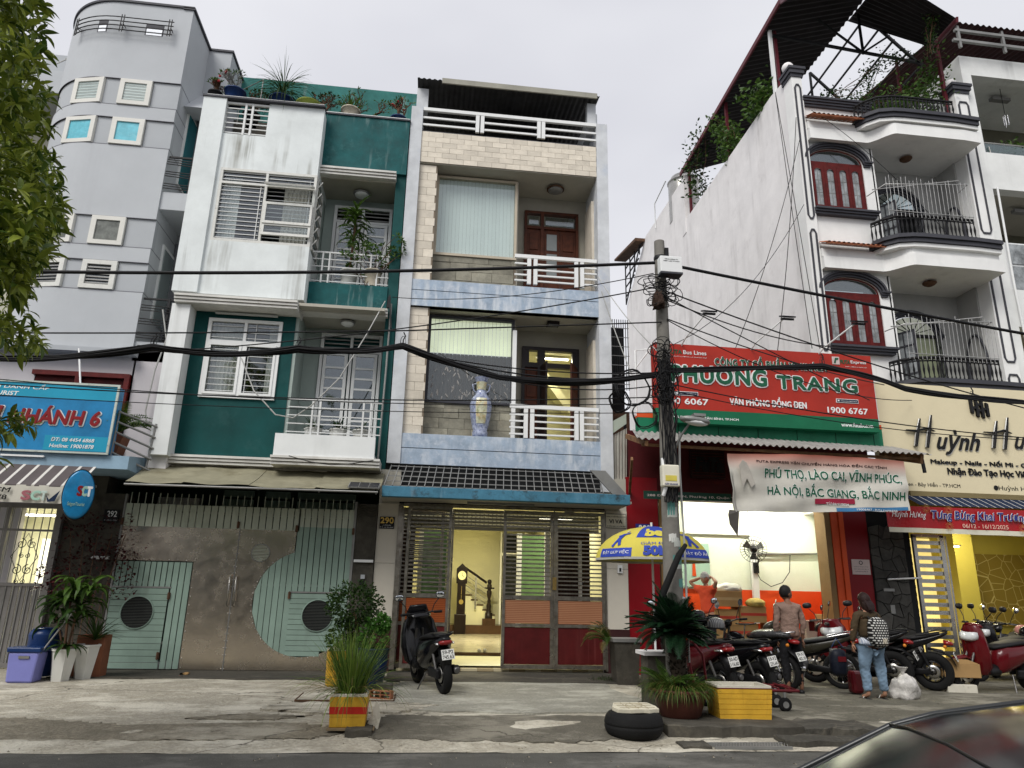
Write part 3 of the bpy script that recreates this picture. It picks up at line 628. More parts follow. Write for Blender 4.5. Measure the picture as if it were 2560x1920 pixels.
rv+=[(CX+(CR+.02)*cos(a),CZ+(CR+.02)*sin(a)) for a in [aL0+i*(aE-aL0)/34 for i in range(35)]]
for x,z in rv:q.ball((x,14.955,z),.013,6)
q.build('rivets',steel,G_,kind='stuff')
q=MB();q.box(-3.668,-3.652,14.95,14.99,-.05,2.6);q.box(-5.92,-5.885,14.94,15.02,-.05,3.2);q.box(-1.45,-1.4,14.94,15.02,-.05,3.2);q.box(-5.9,-1.44,14.985,15.01,2.86,2.9);q.box(-5.9,-1.44,14.985,15.01,.4,.45);q.box(-5.9,-1.44,14.985,15.01,1.5,1.55);q.box(-5.9,-4.8,14.945,14.98,1.42,1.45);q.box(-2.56,-1.45,14.945,14.98,1.385,1.415)
q.build('gate_frame',galv,G_)
for x in (-3.72,-3.6):
    q=MB();q.tube([(x,14.95,1.12),(x,14.89,1.14),(x,14.89,1.66),(x,14.95,1.68)],.014,8);q.build('handle',steel,G_)
for x,z in ((-4.82,1.28),(-4.86,.2),(-2.57,1.34),(-3.7,2.66),(-2.56,2.62),(-1.44,2.6),(-5.9,2.66)):
    q=MB();q.box(x-.025,x+.025,14.925,14.965,z-.06,z+.06);q.tube([(x,14.92,z-.07),(x,14.92,z+.07)],.013,8);q.build('hinge',rust,G_)
Y_=thing('yard_porch','dim porch wall with pale green panels glimpsed over the gate spikes','porch',(-3.5,16.6,0))
MB().box(-6.4,-1.0,16.7,16.8,-.05,4.2).box(-6.45,-6.35,15.5,16.8,-.05,4.2).box(-.99,-.93,15.3,16.8,-.05,4.0).build('wall',mat('porch_wall',(.045,.075,.06),var=.3),Y_)
MB().box(-6.35,-1.0,15.05,16.7,3.76,3.82).build('porch_ceiling',soff,Y_)
for x0,x1 in ((-4.5,-3.85),(-3.6,-3.05),(-2.9,-1.6)):
    for k in range(3):MB().box(x0,x1,16.6,16.66,3.0+k*.2,3.15+k*.2).build('panel',mat('pale_panel',(.30,.42,.37),var=.1) if 'pale_panel' not in MATS else MATS['pale_panel'],Y_)
MB().box(-5.75,-4.9,16.2,16.4,2.4,3.3).build('pale_stone',towhite,Y_)
PR=thing('gate_pillar','weathered dark concrete pillar right of the pale green gate with doorbell','pillar',(-1.2,15,0))
MB().box(-1.39,-.985,14.93,15.6,-.1,3.16).build('shaft',concd,PR,bevel=.01)
for k in range(5):
    q=MB();n=9;q.prism([(-1.36+.33*i/(n-1),2.93+.05*k+.035*sin(pi*i/(n-1)*2)) for i in range(n)]+[(-1.36+.33*i/(n-1),2.91+.05*k+.035*sin(pi*i/(n-1)*2)) for i in range(n-1,-1,-1)],14.9,14.94);q.build('relief_wave',concd,PR)
MB().box(-1.38,-1.0,14.86,14.95,2.0,2.05).build('ledge',cleanw,PR)
MB().box(-1.22,-1.14,14.87,14.93,1.68,1.76).build('bell_hood',mat('grey_plastic',(.4,.42,.44)),PR);MB().box(-1.22,-1.14,14.885,14.93,1.5,1.65).build('doorbell',black,PR)
PL=thing('gate_pillar','narrow mossy pillar carrying the 292 plate left of the gate','pillar',(-6.1,15,0))
MB().box(-6.34,-5.93,14.95,15.5,-.1,3.2).build('shaft',concd,PL,bevel=.01)
MB().box(-6.33,-6.02,14.88,14.97,1.93,1.99).build('ledge',cleanw,PL)
N292=thing('house_number_plate','black enamel house number plate reading 292','number plate',(-6.1,14.9,2.75))
MB().box(-6.25,-5.97,14.915,14.945,2.62,2.88).build('plate',black,N292)
text('292',-6.19,-6.01,2.74,2.85,14.914,cleanw,N292,.004,off=.01);text('ĐƯỜNG ĐEN',-6.23,-5.99,2.66,2.69,14.914,MATS['grey_plastic'],N292,.004)
N290=thing('house_number_plate','black plate with gold 290 on the cream tiled pillar','number plate',(-.78,14.9,2.8))
MB().box(-.93,-.63,14.955,14.975,2.68,2.92).build('plate',black,N290)
text('290',-.91,-.65,2.79,2.905,14.954,mat('gold_paint',(.75,.5,.12),rough=.4,var=.1),N290,.004,off=.03);text('Đ. ĐỒNG ĐEN',-.86,-.7,2.74,2.77,14.954,cleanw,N290,.004);text('P. 10 - Q. TÂN BÌNH',-.91,-.65,2.695,2.722,14.954,cleanw,N290,.004)
# ------------------------------------------------------------------ house 290, pale blue with cream tiles
B=thing('pale_blue_house','four-storey house framed in peeling pale blue with cream tile bands and balconies','house',(1.5,15,0))
MB().box(-.88,-.6,14.97,16.3,4.04,12.85).build('pillar',bluep,B)
MB().box(3.72,4.0,14.97,22,3.6,12.85).build('pillar',bluep,B)
q=MB();q.box(-.6,3.72,15.02,15.2,11.34,12.19);q.box(-.6,-.17,15.09,15.6,8.28,11.34);q.box(-.6,-.17,15.09,15.6,4.7,7.64);q.build('tile_backing',brickj,B)
def tiles(x0,x1,z0,z1,y,w,h,off=.5,name='tile',m=None):
    m=m or brickm;rows=max(1,round((z1-z0)/h));h=(z1-z0)/rows;me=None
    for r in range(rows):
        x=x0-(w*off if r%2 else 0)
        while x<x1-.02:
            a,b=max(x,x0),min(x+w,x1)
            if b-a>.04:
                d=random.uniform(0,.006);MB().box(a+.003,b-.003,y-.014-d,y,z0+r*h+.003,z0+(r+1)*h-.003).build(name,m,B)
            x+=w
tiles(-.6,3.72,11.34,12.19,15.02,.345,.143)
tiles(-.6,-.17,8.28,11.3,15.09,.40,.2,.5);tiles(-.6,-.17,4.7,7.62,15.09,.40,.2,.5)
for z0 in (8.28,4.7):
    MB().box(-.17,1.82,15.5,15.6,z0-.05,z0+.86).build('slate_backing',brickj,B)
    zz=z0
    for r,hh in enumerate((.24,.24,.22,.15)):
        x=-.17
        while x<1.8:
            wv=random.uniform(.32,.62);b=min(x+wv,1.82)
            if b-x>.06:d=random.uniform(.0,.02);MB().box(x+.004,b-.004,15.47-d,15.5,zz+.004,zz+hh-.004).build('slate_stone',slate,B)
            x=b
            if b>=1.81:break
        zz+=hh
for zt,zb in ((11.32,8.28),(7.64,4.70)):
    MB().box(-.6,3.72,15.03,16.3,zt,zt+.1).build('balcony_ceiling',soff,B)
    q=MB();q.holes(1.82,3.72,zb-.1,zt,16.2,16.34,[(2.1,3.5,zb-.1,zt-.42)]);q.build('recess_wall',mat('beige_recess',(.36,.34,.28),var=.15) if 'beige_recess' not in MATS else MATS['beige_recess'],B)
    q=MB();q.box(1.76,1.86,15.53,16.2,zb,zt);q.box(-.17,1.86,15.5,15.62,zb+2.97 if zt>10 else zb+2.93,zt);q.build('window_box_wall',soff,B)
    MB().box(3.66,3.72,15.35,16.1,zb,zt-.45).build('side_niche',brickm,B)
    MB().box(-.6,3.72,15.2,16.2,zb-.2,zb-.06).build('balcony_floor',soff,B)
for z0,z1,zm in ((7.64,8.28,8.02),(4.04,4.70,4.385)):
    MB().box(-.6,3.72,15.0,15.2,zm+.008,z1).build('fascia_band',blue,B)
    MB().box(-.6,3.72,15.004,15.2,z0,zm-.008).build('fascia_band',blue,B)
    MB().box(-.6,3.72,15.03,15.2,zm-.01,zm+.01).build('groove',trimg,B)
MB().box(-.6,3.72,15.05,16.5,12.19,12.24).build('coping',trimg,B)
frm=mat('beige_window_frame',(.50,.44,.34),rough=.5,var=.15)
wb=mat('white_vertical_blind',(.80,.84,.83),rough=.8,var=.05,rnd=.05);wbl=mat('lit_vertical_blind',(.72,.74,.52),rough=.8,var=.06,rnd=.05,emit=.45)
brn=mat('brown_lower_blind',(.055,.042,.035),rough=.8,var=.2)
win_frame(B,-.17,1.82,15.42,9.14,11.28,.06,.12,frm);pane(B,-.11,1.76,15.46,9.2,11.22,glassmat('clear_glass',(.9,.93,.92),.03))
for i in range(21):MB().box(-.11+i*.089,-.11+i*.089+.086,15.52+.006*(i%2),15.524+.006*(i%2),9.2,11.22,).build('blind_slat',wb,B)
MB().box(-.1,1.75,15.56,15.6,9.18,11.25).build('blind_backing',dark,B)
win_frame(B,-.17,1.82,15.42,5.52,7.6,.06,.12,trimg,name='window_frame');pane(B,-.11,1.76,15.46,5.58,7.54,MATS['clear_glass'])
for i in range(21):
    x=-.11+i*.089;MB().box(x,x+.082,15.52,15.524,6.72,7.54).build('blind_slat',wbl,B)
    MB().box(x,x+.08-.012*(i%2),15.52,15.524,5.58,6.71).build('blind_slat',brn,B)
MB().box(-.1,1.75,15.56,15.6,5.56,6.7).build('blind_backing',mat('grey_mauve_backing',(.16,.14,.13)),B)
MB().box(1.77,1.86,15.3,15.42,4.7,7.3).build('white_reveal',cleanw,B)
q=MB();random.seed(5)
for i in range(90):
    x,z,a,l=random.uniform(-.05,1.7),5.62+random.random()**1.5*.75,random.uniform(.9,2.3),random.uniform(.02,.07)
    p=[(-l,0),(-l*.3,l*.22),(l*.6,l*.2),(l,0),(l*.6,-l*.2),(-l*.3,-l*.22)]
    q.add([(x+u*cos(a)-v*sin(a),15.44,z+u*sin(a)+v*cos(a)) for u,v in p],[tuple(range(6))])
q.build('etched_flowers',mat('frosted_print',(.42,.40,.38),rough=.7,var=.2,alpha=.7),B,kind='stuff')
def old_door(z0,z1):
    d=MB();d.box(2.1,2.17,16.12,16.26,z0,z1);d.box(3.43,3.5,16.12,16.26,z0,z1);d.box(2.17,3.43,16.12,16.26,z1-.07,z1);d.box(2.17,3.43,16.125,16.25,z1-.5,z1-.43);d.box(2.52,2.6,16.12,16.26,z0,z1-.07)
    d.build('door_frame',woodd,B)
    for a,b in ((2.17,2.52),(2.6,3.43)):
        MB().box(a+.05,b-.05,16.16,16.2,z1-.36,z1-.14).build('transom_pane',MATS['grey_plastic'] if False else glassd,B)
    for a,b,pn in ((2.17,2.52,0),(2.6,3.02,1),(3.03,3.43,0)):
        lf=MB();lf.box(a,b,16.17,16.22,z0,z1-.5);lf=lf.build('door',woodd,B)
        for k in range(3):
            za=z0+.1+k*.72;zb=za+(.62 if k<2 else .45)
            if pn and k != 0:MB().box(a+.08,b-.08,16.155,16.165,za,zb).build('pane',mat('frosted_door_glass',(.22,.24,.24),rough=.3) if 'frosted_door_glass' not in MATS else MATS['frosted_door_glass'],lf)
            else:MB().box(a+.06,b-.06,16.15,16.17,za,zb).build('panel',woodd,lf,bevel=.012)
old_door(8.3,10.92)
d=MB();z0,z1=4.72,7.22
d.box(2.1,2.17,16.12,16.26,z0,z1);d.box(3.43,3.5,16.12,16.26,z0,z1);d.box(2.17,3.43,16.12,16.26,z1-.09,z1);d.box(2.17,3.43,16.125,16.25,z1-.52,z1-.4);d.box(2.48,2.56,16.12,16.26,z0,z1-.09);d.box(2.17,2.27,16.13,16.25,6.8,z1);d.box(2.56,2.66,16.13,16.25,6.8,z1);d.box(3.33,3.43,16.13,16.25,6.8,z1);d.build('door_frame',woodk,B)
lf=MB().box(2.17,2.5,16.17,16.22,z0,z1-.52).build('door',woodd,B)
for k in range(5):MB().box(2.22,2.46,16.15,16.17,z0+.1+k*.38,z0+.4+k*.38).build('panel',woodd,lf,bevel=.012)
M_=Matrix.Translation((3.44,16.12,0)) @ Matrix.Rotation(rad(62),4,'Z')
lf=MB().box(-.5,0,-.02,.02,4.75,6.72,M_).build('open_door',woodd,B)
for k in range(3):MB().box(-.44,-.06,-.035,-.02,4.85+k*.62,5.38+k*.62,M_).build('panel',woodd,lf,bevel=.01)
MB().box(-.5,0,-.022,.022,0,2.0,Matrix.Translation((2.56,16.16,4.72)) @ Matrix.Rotation(rad(97),4,'Z')).build('open_door',woodk,B)
warmw=mat('warm_cream_wall',(.80,.77,.53),rough=.8,var=.05)
q=MB();q.room(2.0,3.7,16.35,18.2,4.62,7.3);q.build('upper_room',warmw,B)
MB().prism([(2.6,7.2),(3.6,5.9),(3.6,6.2),(2.85,7.2)],17.6,18.1).build('stair_flight',warmw,B)
def area(name,loc,sx,sy,e,col,rot=(0,0,0)):
    l=bpy.data.lights.new(name,'AREA');l.shape='RECTANGLE';l.size=sx;l.size_y=sy;l.energy=e;l.color=col
    o=bpy.data.objects.new(name,l);COL.objects.link(o);o.location=loc;o.rotation_euler=rot;return o
tube_e=emat('lit_tube',(1,.93,.7),9)
def tube_lamp(label,a,b,e,col=(1,.93,.68),parent_cat='tube light',r=.018,m=None,power=True):
    t=thing('tube_light',label,parent_cat,((a[0]+b[0])/2,(a[1]+b[1])/2,(a[2]+b[2])/2))
    MB().tube([a,b],r,8).build('tube',m or tube_e,t);MB().box(min(a[0],b[0])-.03,max(a[0],b[0])+.03,a[1]-.04+.0,a[1]+.04,a[2]+r+.004,a[2]+r+.03).build('fitting',cleanw,t)
    if power:area('tube_lamp_light',((a[0]+b[0])/2,(a[1]+b[1])/2,a[2]-.05),max(.15,abs(a[0]-b[0])),.1,e,col)
    return t
tube_lamp('lit tube under the ceiling behind the open balcony door',(2.6,17.0,7.22),(3.4,17.0,7.22),9)
def flat_rail(x0,x1,z0,z1,groups,y=15.02,hb=.05,rows=2,side=False):
    q=MB();q.box(x0,x1,y-.035,y+.035,z1-.085,z1);q.build('top_rail',cleanw,B)
    for a,b in groups:
        for i in range(rows):
            z=z0+(z1-z0-.1)*i/rows;MB().box(a+(.05 if a>x0 else 0),b-(.05 if b<x1 else 0),y-.02,y+.02,z,z+hb).build('rail_bar',cleanw,B)
        for e,c in ((a,a>x0),(b,b<x1)):
            if c:MB().box(e-.045,e+.045,y-.03,y+.03,z0-.07,z1-.087).build('post',cleanw,B)
flat_rail(-.6,3.72,12.36,12.86,[(-.6,.74),(.86,2.27),(2.38,3.72)])
flat_rail(1.74,3.69,8.42,9.09,[(1.74,2.08),(2.23,3.2),(3.34,3.69)],rows=4,hb=.035)
flat_rail(1.7,3.69,4.78,5.46,[(1.7,2.06),(2.2,3.19),(3.31,3.69)],rows=4,hb=.035)
q=MB();n=120;vs=[]
for i in range(n+1):
    x=-.78+4.55*i/n;z=.02*sin(x*2*pi/.13);vs+=[(x,14.75,13.5+z),(x,19.5,14.05+z)]
q.add(vs,[(2*i,2*i+2,2*i+3,2*i+1) for i in range(n)],True);q.build('canopy_sheet',mat('dark_old_roof_sheet',(.05,.05,.052),rough=.7,var=.4,vs=3),B)
MB().box(-.18,3.7,14.74,14.78,13.42,13.56).build('canopy_fascia',mat('stained_beige_fascia',(.33,.32,.27),var=.2,streak=.6,sx=3,sz=.5),B)
q=MB();q.box(3.5,3.72,15.0,15.2,12.85,13.45);q.box(-.78,-.5,15.05,15.3,12.8,13.44);q.build('roof_post',bluep,B)
MB().box(3.56,3.8,15.2,19.5,12.8,13.3).build('terrace_side_wall',white,B)
MB().box(-.7,3.7,19.3,19.5,12,14.0).build('terrace_back_wall',dark,B);MB().box(-.88,-.78,16.3,22,-.1,12.3).box(-.88,3.72,26.4,26.5,-.1,12.3).build('rear_shell',bluep,B);MB().box(-.78,3.72,16.3,21.9,12.1,12.2).build('terrace_floor',soff,B)
wall_lamp('ceiling_rose_lamp','flat decorative ceiling lamp of the upper beige balcony',2.8,15.6,11.31,.22,rust,galv)
t=thing('square_ceiling_lamp','square brown ceiling lamp of the lower beige balcony','ceiling light',(2.75,15.5,7.6))
MB().box(2.6,2.88,15.4,15.66,7.56,7.63).build('frame',woodk,t);MB().box(2.63,2.85,15.43,15.63,7.545,7.56).build('lamp_shade',galv,t)
VZ=thing('porcelain_vase','tall blue and white porcelain vase painted with landscapes on the ledge','vase',(1.08,15.3,4.7))
vm=mat('vase_blue_white',(.34,.38,.50),rough=.2,var=.5,vs=14,blotch=.9,bcol=(.04,.06,.22),bsc=16,bthr=.5,bump=0,coat=.5)
prof=[(.12,0),(.145,.02),(.15,.12),(.135,.16),(.165,.3),(.205,.55),(.215,.74),(.185,.88),(.115,.99),(.088,1.07),(.095,1.25),(.135,1.36),(.14,1.38)]
MB().lathe(prof,(1.08,15.27,4.71),32).build('body',vm,VZ)
pic=mat('painted_landscape',(.62,.62,.45),rough=.25,var=.4,vs=7,blotch=.9,bcol=(.20,.24,.08),bsc=7,bthr=.5,streak=.9,scol=(.65,.3,.05),sthr=.5,sx=8,sz=6,bump=0,coat=.4)
q=MB();vs=[];pr=[(.166,.3),(.19,.45),(.207,.55),(.2165,.65),(.217,.74),(.205,.8),(.188,.87)]
for r,h in pr:
    for k in range(9):a=-pi/2+(k-4)*.13;vs.append((1.08+(r+.003)*cos(a),15.27+(r+.003)*sin(a),4.71+h))
q.add(vs,[(j*9+i,j*9+i+1,(j+1)*9+i+1,(j+1)*9+i) for j in range(6) for i in range(8)],True);q.build('painted_scene',pic,VZ)
MB().lathe([(.091,1.09),(.098,1.22),(.11,1.27)],(1.08,15.267,4.71),24,caps=False).build('neck_scene',pic,VZ)
VZ.scale=(1.15,1.15,1)
for s in (-1,1):MB().tube([(1.08+s*.1,15.27,5.95),(1.08+s*.17,15.27,5.93),(1.08+s*.15,15.27,5.8),(1.08+s*.1,15.27,5.75)],.016,6).build('ear',vm,VZ)
GR=thing('sloping_grille','sloping steel bar grille above the blue concrete beam','grille',(1.4,14.4,3.7))
rowbars('bar',galv,GR,[((-.77+i*.158,15.0,4.0),(-.83+i*.1545,13.9,3.42)) for i in range(29)],.016)
rowbars('crossbar',galv,GR,[((-.77-.06*t,15.0-1.1*t,3.99-.58*t),(3.66-.14*t,15.0-1.1*t,3.99-.58*t)) for t in (.02,.27,.52,.77,.98)],.018)
MB().box(-.86,3.98,14.2,15.0,3.30,3.36).build('ledge_slab',dark,GR);MB().box(-.9,4.02,15.06,15.12,3.2,4.03).build('back_wall',dark,GR)
MB().prism([(3.3,3.93),(3.62,3.93),(4.15,3.36),(3.85,3.36)],14.2,14.24).build('grey_board',galv,GR)
bm_=mat('peeling_turquoise_blue',(.06,.19,.28),rough=.75,var=.3,vs=3,blotch=.9,bcol=(.03,.035,.035),bsc=5.5,bthr=.52,streak=.6,scol=(.3,.42,.5),sthr=.55,sx=5,sz=1,bump=.3)
BB=thing('blue_beam','chipped turquoise blue concrete beam across the house front','beam',(1.5,13.9,3.2))
MB().box(-.86,4.02,13.82,14.0,3.2,3.40).build('beam',bm_,BB,bevel=.01)
q=MB();q.box(-.9,4.1,14.0,15.0,3.24,3.29);q.build('porch_soffit',soff,BB)
t=thing('porch_tube_light','unlit grey tube light fixed under the blue beam','tube light',(1.5,14.5,3.2));MB().box(.82,2.2,14.52,14.6,3.19,3.238).build('fitting',galv,t)
for x0,x1,lab in ((-.975,-.56,'cream tiled gate pier bearing the 290 plate'),(3.81,4.27,'cream tiled gate pier under the VI VA plate')):
    t=thing('gate_pier',lab,'pillar',(x0+.2,15,0));cm_=mat('cream_glazed_tile',(.58,.54,.46),rough=.35,var=.06,bump=.02) if 'cream_glazed_tile' not in MATS else MATS['cream_glazed_tile']
    for k in range(2):MB().box(x0,x1,14.98,15.3,.8+k*1.2+.003,.8+(k+1)*1.2-.003).build('tile',cm_,t)
    MB().box(x0-.005,x1+.005,14.97,15.3,-.08,.8).build('plinth',mat('maroon_plinth',(.05,.02,.02),var=.4,rough=.4) if 'maroon_plinth' not in MATS else MATS['maroon_plinth'],t)
    MB().box(x0,x1,15.0,15.3,3.2,3.9).build('lintel',soff,t)
t=thing('company_plate','cream enamel plate lettered VI VA above the right pier','sign',(4.03,14.95,3))
cw=mat('cream_sign_paint',(.70,.67,.55),rough=.5,var=.1);MB().box(3.8,4.25,14.955,14.975,2.84,3.14).build('rim',trimg,t);MB().box(3.81,4.24,14.953,14.956,2.85,3.13).build('plate',cw,t)
text('VI VA',3.88,4.16,2.94,3.02,14.95,ink,t,.003,off=.03);text('CÔNG TY CỔ PHẦN DỊCH VỤ',3.82,4.23,3.06,3.10,14.95,ink,t,.003,off=.02);text('290 ĐỒNG ĐEN P.10 Q.TÂN BÌNH',3.82,4.23,2.865,2.9,14.95,ink,t,.003,off=.02)
t=thing('wall_socket','white switch box with a paper tag on the right pier','switch box',(4.1,14.95,2));MB().box(4.04,4.14,14.93,14.98,1.92,2.08).build('box',cleanw,t);MB().box(4.07,4.11,14.92,14.935,1.95,2.02).build('switch',black,t)
FG=thing('steel_folding_gate','stainless folding gate with orange and maroon lower panels, left leaves open','gate',(1.6,15,0))
stg=mat('scratched_stainless_post',(.36,.33,.28),rough=.32,metal=.85,var=.4,vs=7,bump=.1,blotch=.6,bcol=(.14,.1,.06),bsc=7)
orp=mat('reeded_orange_wood',(.40,.20,.11),rough=.5,var=.12,wave=('Z',9,(.25,.09,.04),.2));orl=mat('reeded_brown_orange',(.28,.07,.018),rough=.45,var=.15,wave=('Z',9,(.18,.04,.01),.2))
mar=mat('maroon_ribbed_panel',(.085,.010,.010),rough=.45,var=.3,vs=3,streak=.5,scol=(.16,.04,.035),sthr=.5,sx=14,sz=.4)
def leaf_(x0,x1,m1,M=None,zt=3.14,z0=.03,nb=19,pz=1.38):
    L_=MB().box(x0,x0+.06,-.03,.03,z0,zt,M).box(x1-.06,x1,-.03,.03,z0,zt,M).box(x0+.06,x1-.06,-.03,.03,zt-.06,zt,M).box(x0+.06,x1-.06,-.03,.03,z0,z0+.08,M).box(x0+.06,x1-.06,-.03,.03,.82,.88,M).box(x0+.06,x1-.06,-.03,.03,pz-.03,pz+.05,M).build('leaf_frame',stg,FG)
    for i in range(nb):
        z=pz+.09+(zt-.1-pz-.09)*i/nb;MB().box(x0+.06,x1-.06,-.014,.014,z,z+.028,M).build('bar',stg,FG)
    MB().box(x0+.062,x1-.062,-.012,.012,.885,pz-.035,M).build('orange_panel',m1,FG)
    MB().box(x0+.062,x1-.062,-.012,.012,z0+.085,.815,M).build('maroon_panel',mar,FG)
T0=Matrix.Translation((0,15.0,0))
leaf_(1.63,2.68,orp,T0);leaf_(2.72,3.77,orp,T0)
leaf_(0,.92,orl,Matrix.Translation((-.36,14.97,0)) @ Matrix.Rotation(rad(-9),4,'Z'),zt=3.16)
leaf_(0,.9,orl,Matrix.Translation((-.5,15.12,0)) @ Matrix.Rotation(rad(4),4,'Z'),zt=3.1)
q=MB();q.box(-.56,-.46,14.96,15.06,.0,3.2);q.box(3.775,3.81,14.96,15.06,0,3.2);q.box(-.46,3.775,14.99,15.05,3.16,3.22);q.box(.55,.6,15.14,15.2,.3,3.1);q.box(2.685,2.715,14.95,15.05,.03,3.18);q.build('gate_posts',stg,FG)
MB().box(2.66,2.74,14.92,14.96,1.55,1.8).build('lock',mat('brass_lock',(.4,.28,.1),metal=.8,rough=.4),FG)
RS=thing('roll_shutter','cream slatted roll shutter pulled up behind the folding gate','roll shutter',(1.6,15.4,2.9))
shm=mat('cream_shutter',(.42,.39,.31),rough=.5,var=.08);hol=mat('shutter_slot',(.75,.7,.45),var=0,emit=.25)
for k in range(6):
    MB().box(-.5,3.75,15.38+.004*(k%2),15.4,2.74+k*.072,2.74+k*.072+.068).build('shutter_slat',shm,RS)
    q=MB();[q.box(-.45+i*.09,-.45+i*.09+.06,15.372,15.379,2.79+k*.072,2.798+k*.072) for i in range(46)]
    if 1<=k<=4:q.build('slot_row',hol,RS,kind='stuff')
IN=thing('ground_floor_room','lit yellow hallway seen through the open folding gate','room',(1.6,17,0))
q=MB();q.room(-.5,3.98,15.3,26.2,.05,3.6);q.build('walls',warmw,IN)
MB().box(-.5,3.98,17.6,26.2,-.05,.12).build('inner_floor',mat('polished_cream_floor',(.55,.5,.38),rough=.18,var=.12),IN)
MB().box(-.5,3.75,17.56,17.6,.0,.125).build('step_edge',mat('brown_marble',(.09,.05,.03),rough=.2,var=.4),IN)
tA,tB=mat('cream_floor_tile',(.52,.46,.30),rough=.25,var=.08),mat('tan_floor_tile',(.36,.29,.17),rough=.25,var=.08)
for i in range(13):
    for j in range(8):MB().box(-.42+i*.32,-.42+i*.32+.316,15.06+j*.325,15.06+j*.325+.32,-.03,.015).build('floor_tile',(tA,tB)[(i // 1+j)%2],IN)
MB().box(.5,3.97,25.0,26.1,.12,.40).build('inner_step',MATS['brown_marble'],IN)
MB().box(2.72,3.5,25.4,25.48,.42,3.45).build('dark_window_pane',mat('night_glass',(.01,.012,.014),rough=.08,var=0,bump=0),IN)
q=MB();q.box(2.66,2.72,25.36,25.46,.42,3.5);q.box(3.5,3.62,25.36,25.46,.42,3.5);q.box(2.72,3.5,25.36,25.46,2.7,2.8);q.build('window_frame',cleanw,IN)
grn=mat('green_lit_panel',(.16,.27,.12),rough=.2,var=.35,vs=1.2,emit=.05)
MB().box(2.42,3.0,18.0,18.04,.45,2.86).build('green_glass_door',grn,IN);MB().box(-.02,.52,17.0,17.04,.45,2.86).build('green_glass_door',grn,IN)
MB().box(2.3,2.42,17.96,18.06,.2,2.9).build('partition_post',cleanw,IN);MB().box(-.12,-.02,16.96,17.06,.2,2.9).build('partition_post',cleanw,IN);MB().box(.52,.58,15.4,17.06,.2,2.9).build('partition_post',cleanw,IN)
MB().box(2.74,3.62,15.7,15.75,.2,2.9).build('brown_curtain_door',mat('dark_brown_panel',(.028,.012,.008),rough=.6,var=.3,wave=('X',5,(.04,.02,.012),.5)),IN)
MB().box(-.5,-.2,15.7,15.75,.2,2.9).build('brown_curtain_door',MATS['dark_brown_panel'],IN);MB().box(2.62,2.74,15.66,15.76,.2,2.9).build('partition_post',cleanw,IN);MB().box(3.36,3.42,15.6,15.7,.2,2.6).build('partition_post',cleanw,IN)
for k in range(5):MB().box(1.5+k*.2,1.5+(k+1)*.2,25.3,26.1,.4,1.34-k*.16).build('stair',(warmw),IN);MB().box(1.48+k*.2,1.5+(k+1)*.2+.02,25.27,26.1,1.34-k*.16,1.38-k*.16).build('tread',MATS['brown_marble'],IN)
MB().tube([(1.45,25.2,2.25),(1.8,25.2,2.03),(2.2,25.2,1.77)],.04,8).build('handrail',woodk,IN)
for k in range(4):MB().tube([(1.48,25.2,2.0-k*.16),(2.16,25.2,1.58-k*.16)],.012,6).build('rail_bar',steel,IN)
MB().box(1.8,1.86,25.18,25.22,.9,2.0).build('baluster',steel,IN)
nw=thing('newel_post','turned dark wood newel post at the foot of the stairs','newel post',(1.74,18.6,.2))
MB().lathe([(.12,.0),(.12,.24),(.075,.25),(.09,.3),(.07,.34),(.085,.5),(.055,.62),(.06,.68),(.045,.74),(.075,.95),(.085,1.05),(.05,1.1),(.075,1.14),(.075,1.3),(.05,1.32),(.06,1.36),(.075,1.42),(.05,1.49),(.01,1.51)],(1.76,18.6,.42),16).build('post',woodk,nw);MB().box(1.55,1.97,18.4,18.8,.2,.44).build('foot',MATS['brown_marble'],nw);MB().box(1.6,1.92,18.56,18.64,1.56,1.62).build('cross_piece',woodk,nw);nw.location=(2.28,25.25,.4);nw.scale=(1.05,.6,.86)
ck=thing('grandfather_clock','tall black grandfather clock with yellow dial by the stairs','clock',(.98,18.3,.2))
MB().box(.78,1.14,18.2,18.5,.2,.75).box(.84,1.1,18.22,18.48,.75,1.62).box(.8,1.14,18.2,18.5,1.62,2.05).prism([(.8,2.05),(.97,2.2),(1.14,2.05)],18.2,18.5).build('case',woodk,ck,bevel=.01)
MB().lathe([(.13,0),(.13,-.012),(.11,-.018)],(.97,18.2,1.85),24,axis='Y').build('dial',mat('pale_yellow_dial',(.75,.68,.32),rough=.4,var=.1,emit=.3),ck)
MB().lathe([(.07,0),(.07,-.01)],(.97,18.21,1.1),20,axis='Y').build('pendulum',mat('brass',(.6,.45,.15),metal=.9,rough=.3),ck);MB().bar((.97,18.2,1.12),(.97,18.2,1.55),.012).build('pendulum_rod',MATS['brass'],ck)
MB().bar((.97,18.17,1.85),(.97,18.17,1.93),.01).bar((.97,18.17,1.85),(1.03,18.17,1.82),.01).build('clock_hands',ink,ck);ck.location=(1.33,24.8,.12);ck.scale=(1.05,1,1.13)
sp=thing('clogs','pair of pale rubber clogs on the step at the doorway','clogs',(1.5,17.7,.12))
for i in range(2):MB().loft([(1.42+i*.13,17.65+.02*k*2,.155,.028+.02*sin(pi*(k+.5)/6),.03+.012*sin(pi*k/6)) for k in range(7)],Matrix.Identity(4)).build('clog',curt,sp)
tube_lamp('lit ceiling tube in the yellow hallway',(1.2,21.6,3.5),(2.2,21.6,3.5),120,(1,.92,.64));tube_lamp('lit tube just inside the shutter over the tiled porch',(.9,16.3,3.45),(1.9,16.3,3.45),16,(1,.92,.64))  # second tube is an added lamp to brighten the porch tiles
tube_lamp('lit ceiling tube behind the right gate leaf',(2.7,17.0,3.2),(3.5,17.0,3.2),14,(1,.94,.72))
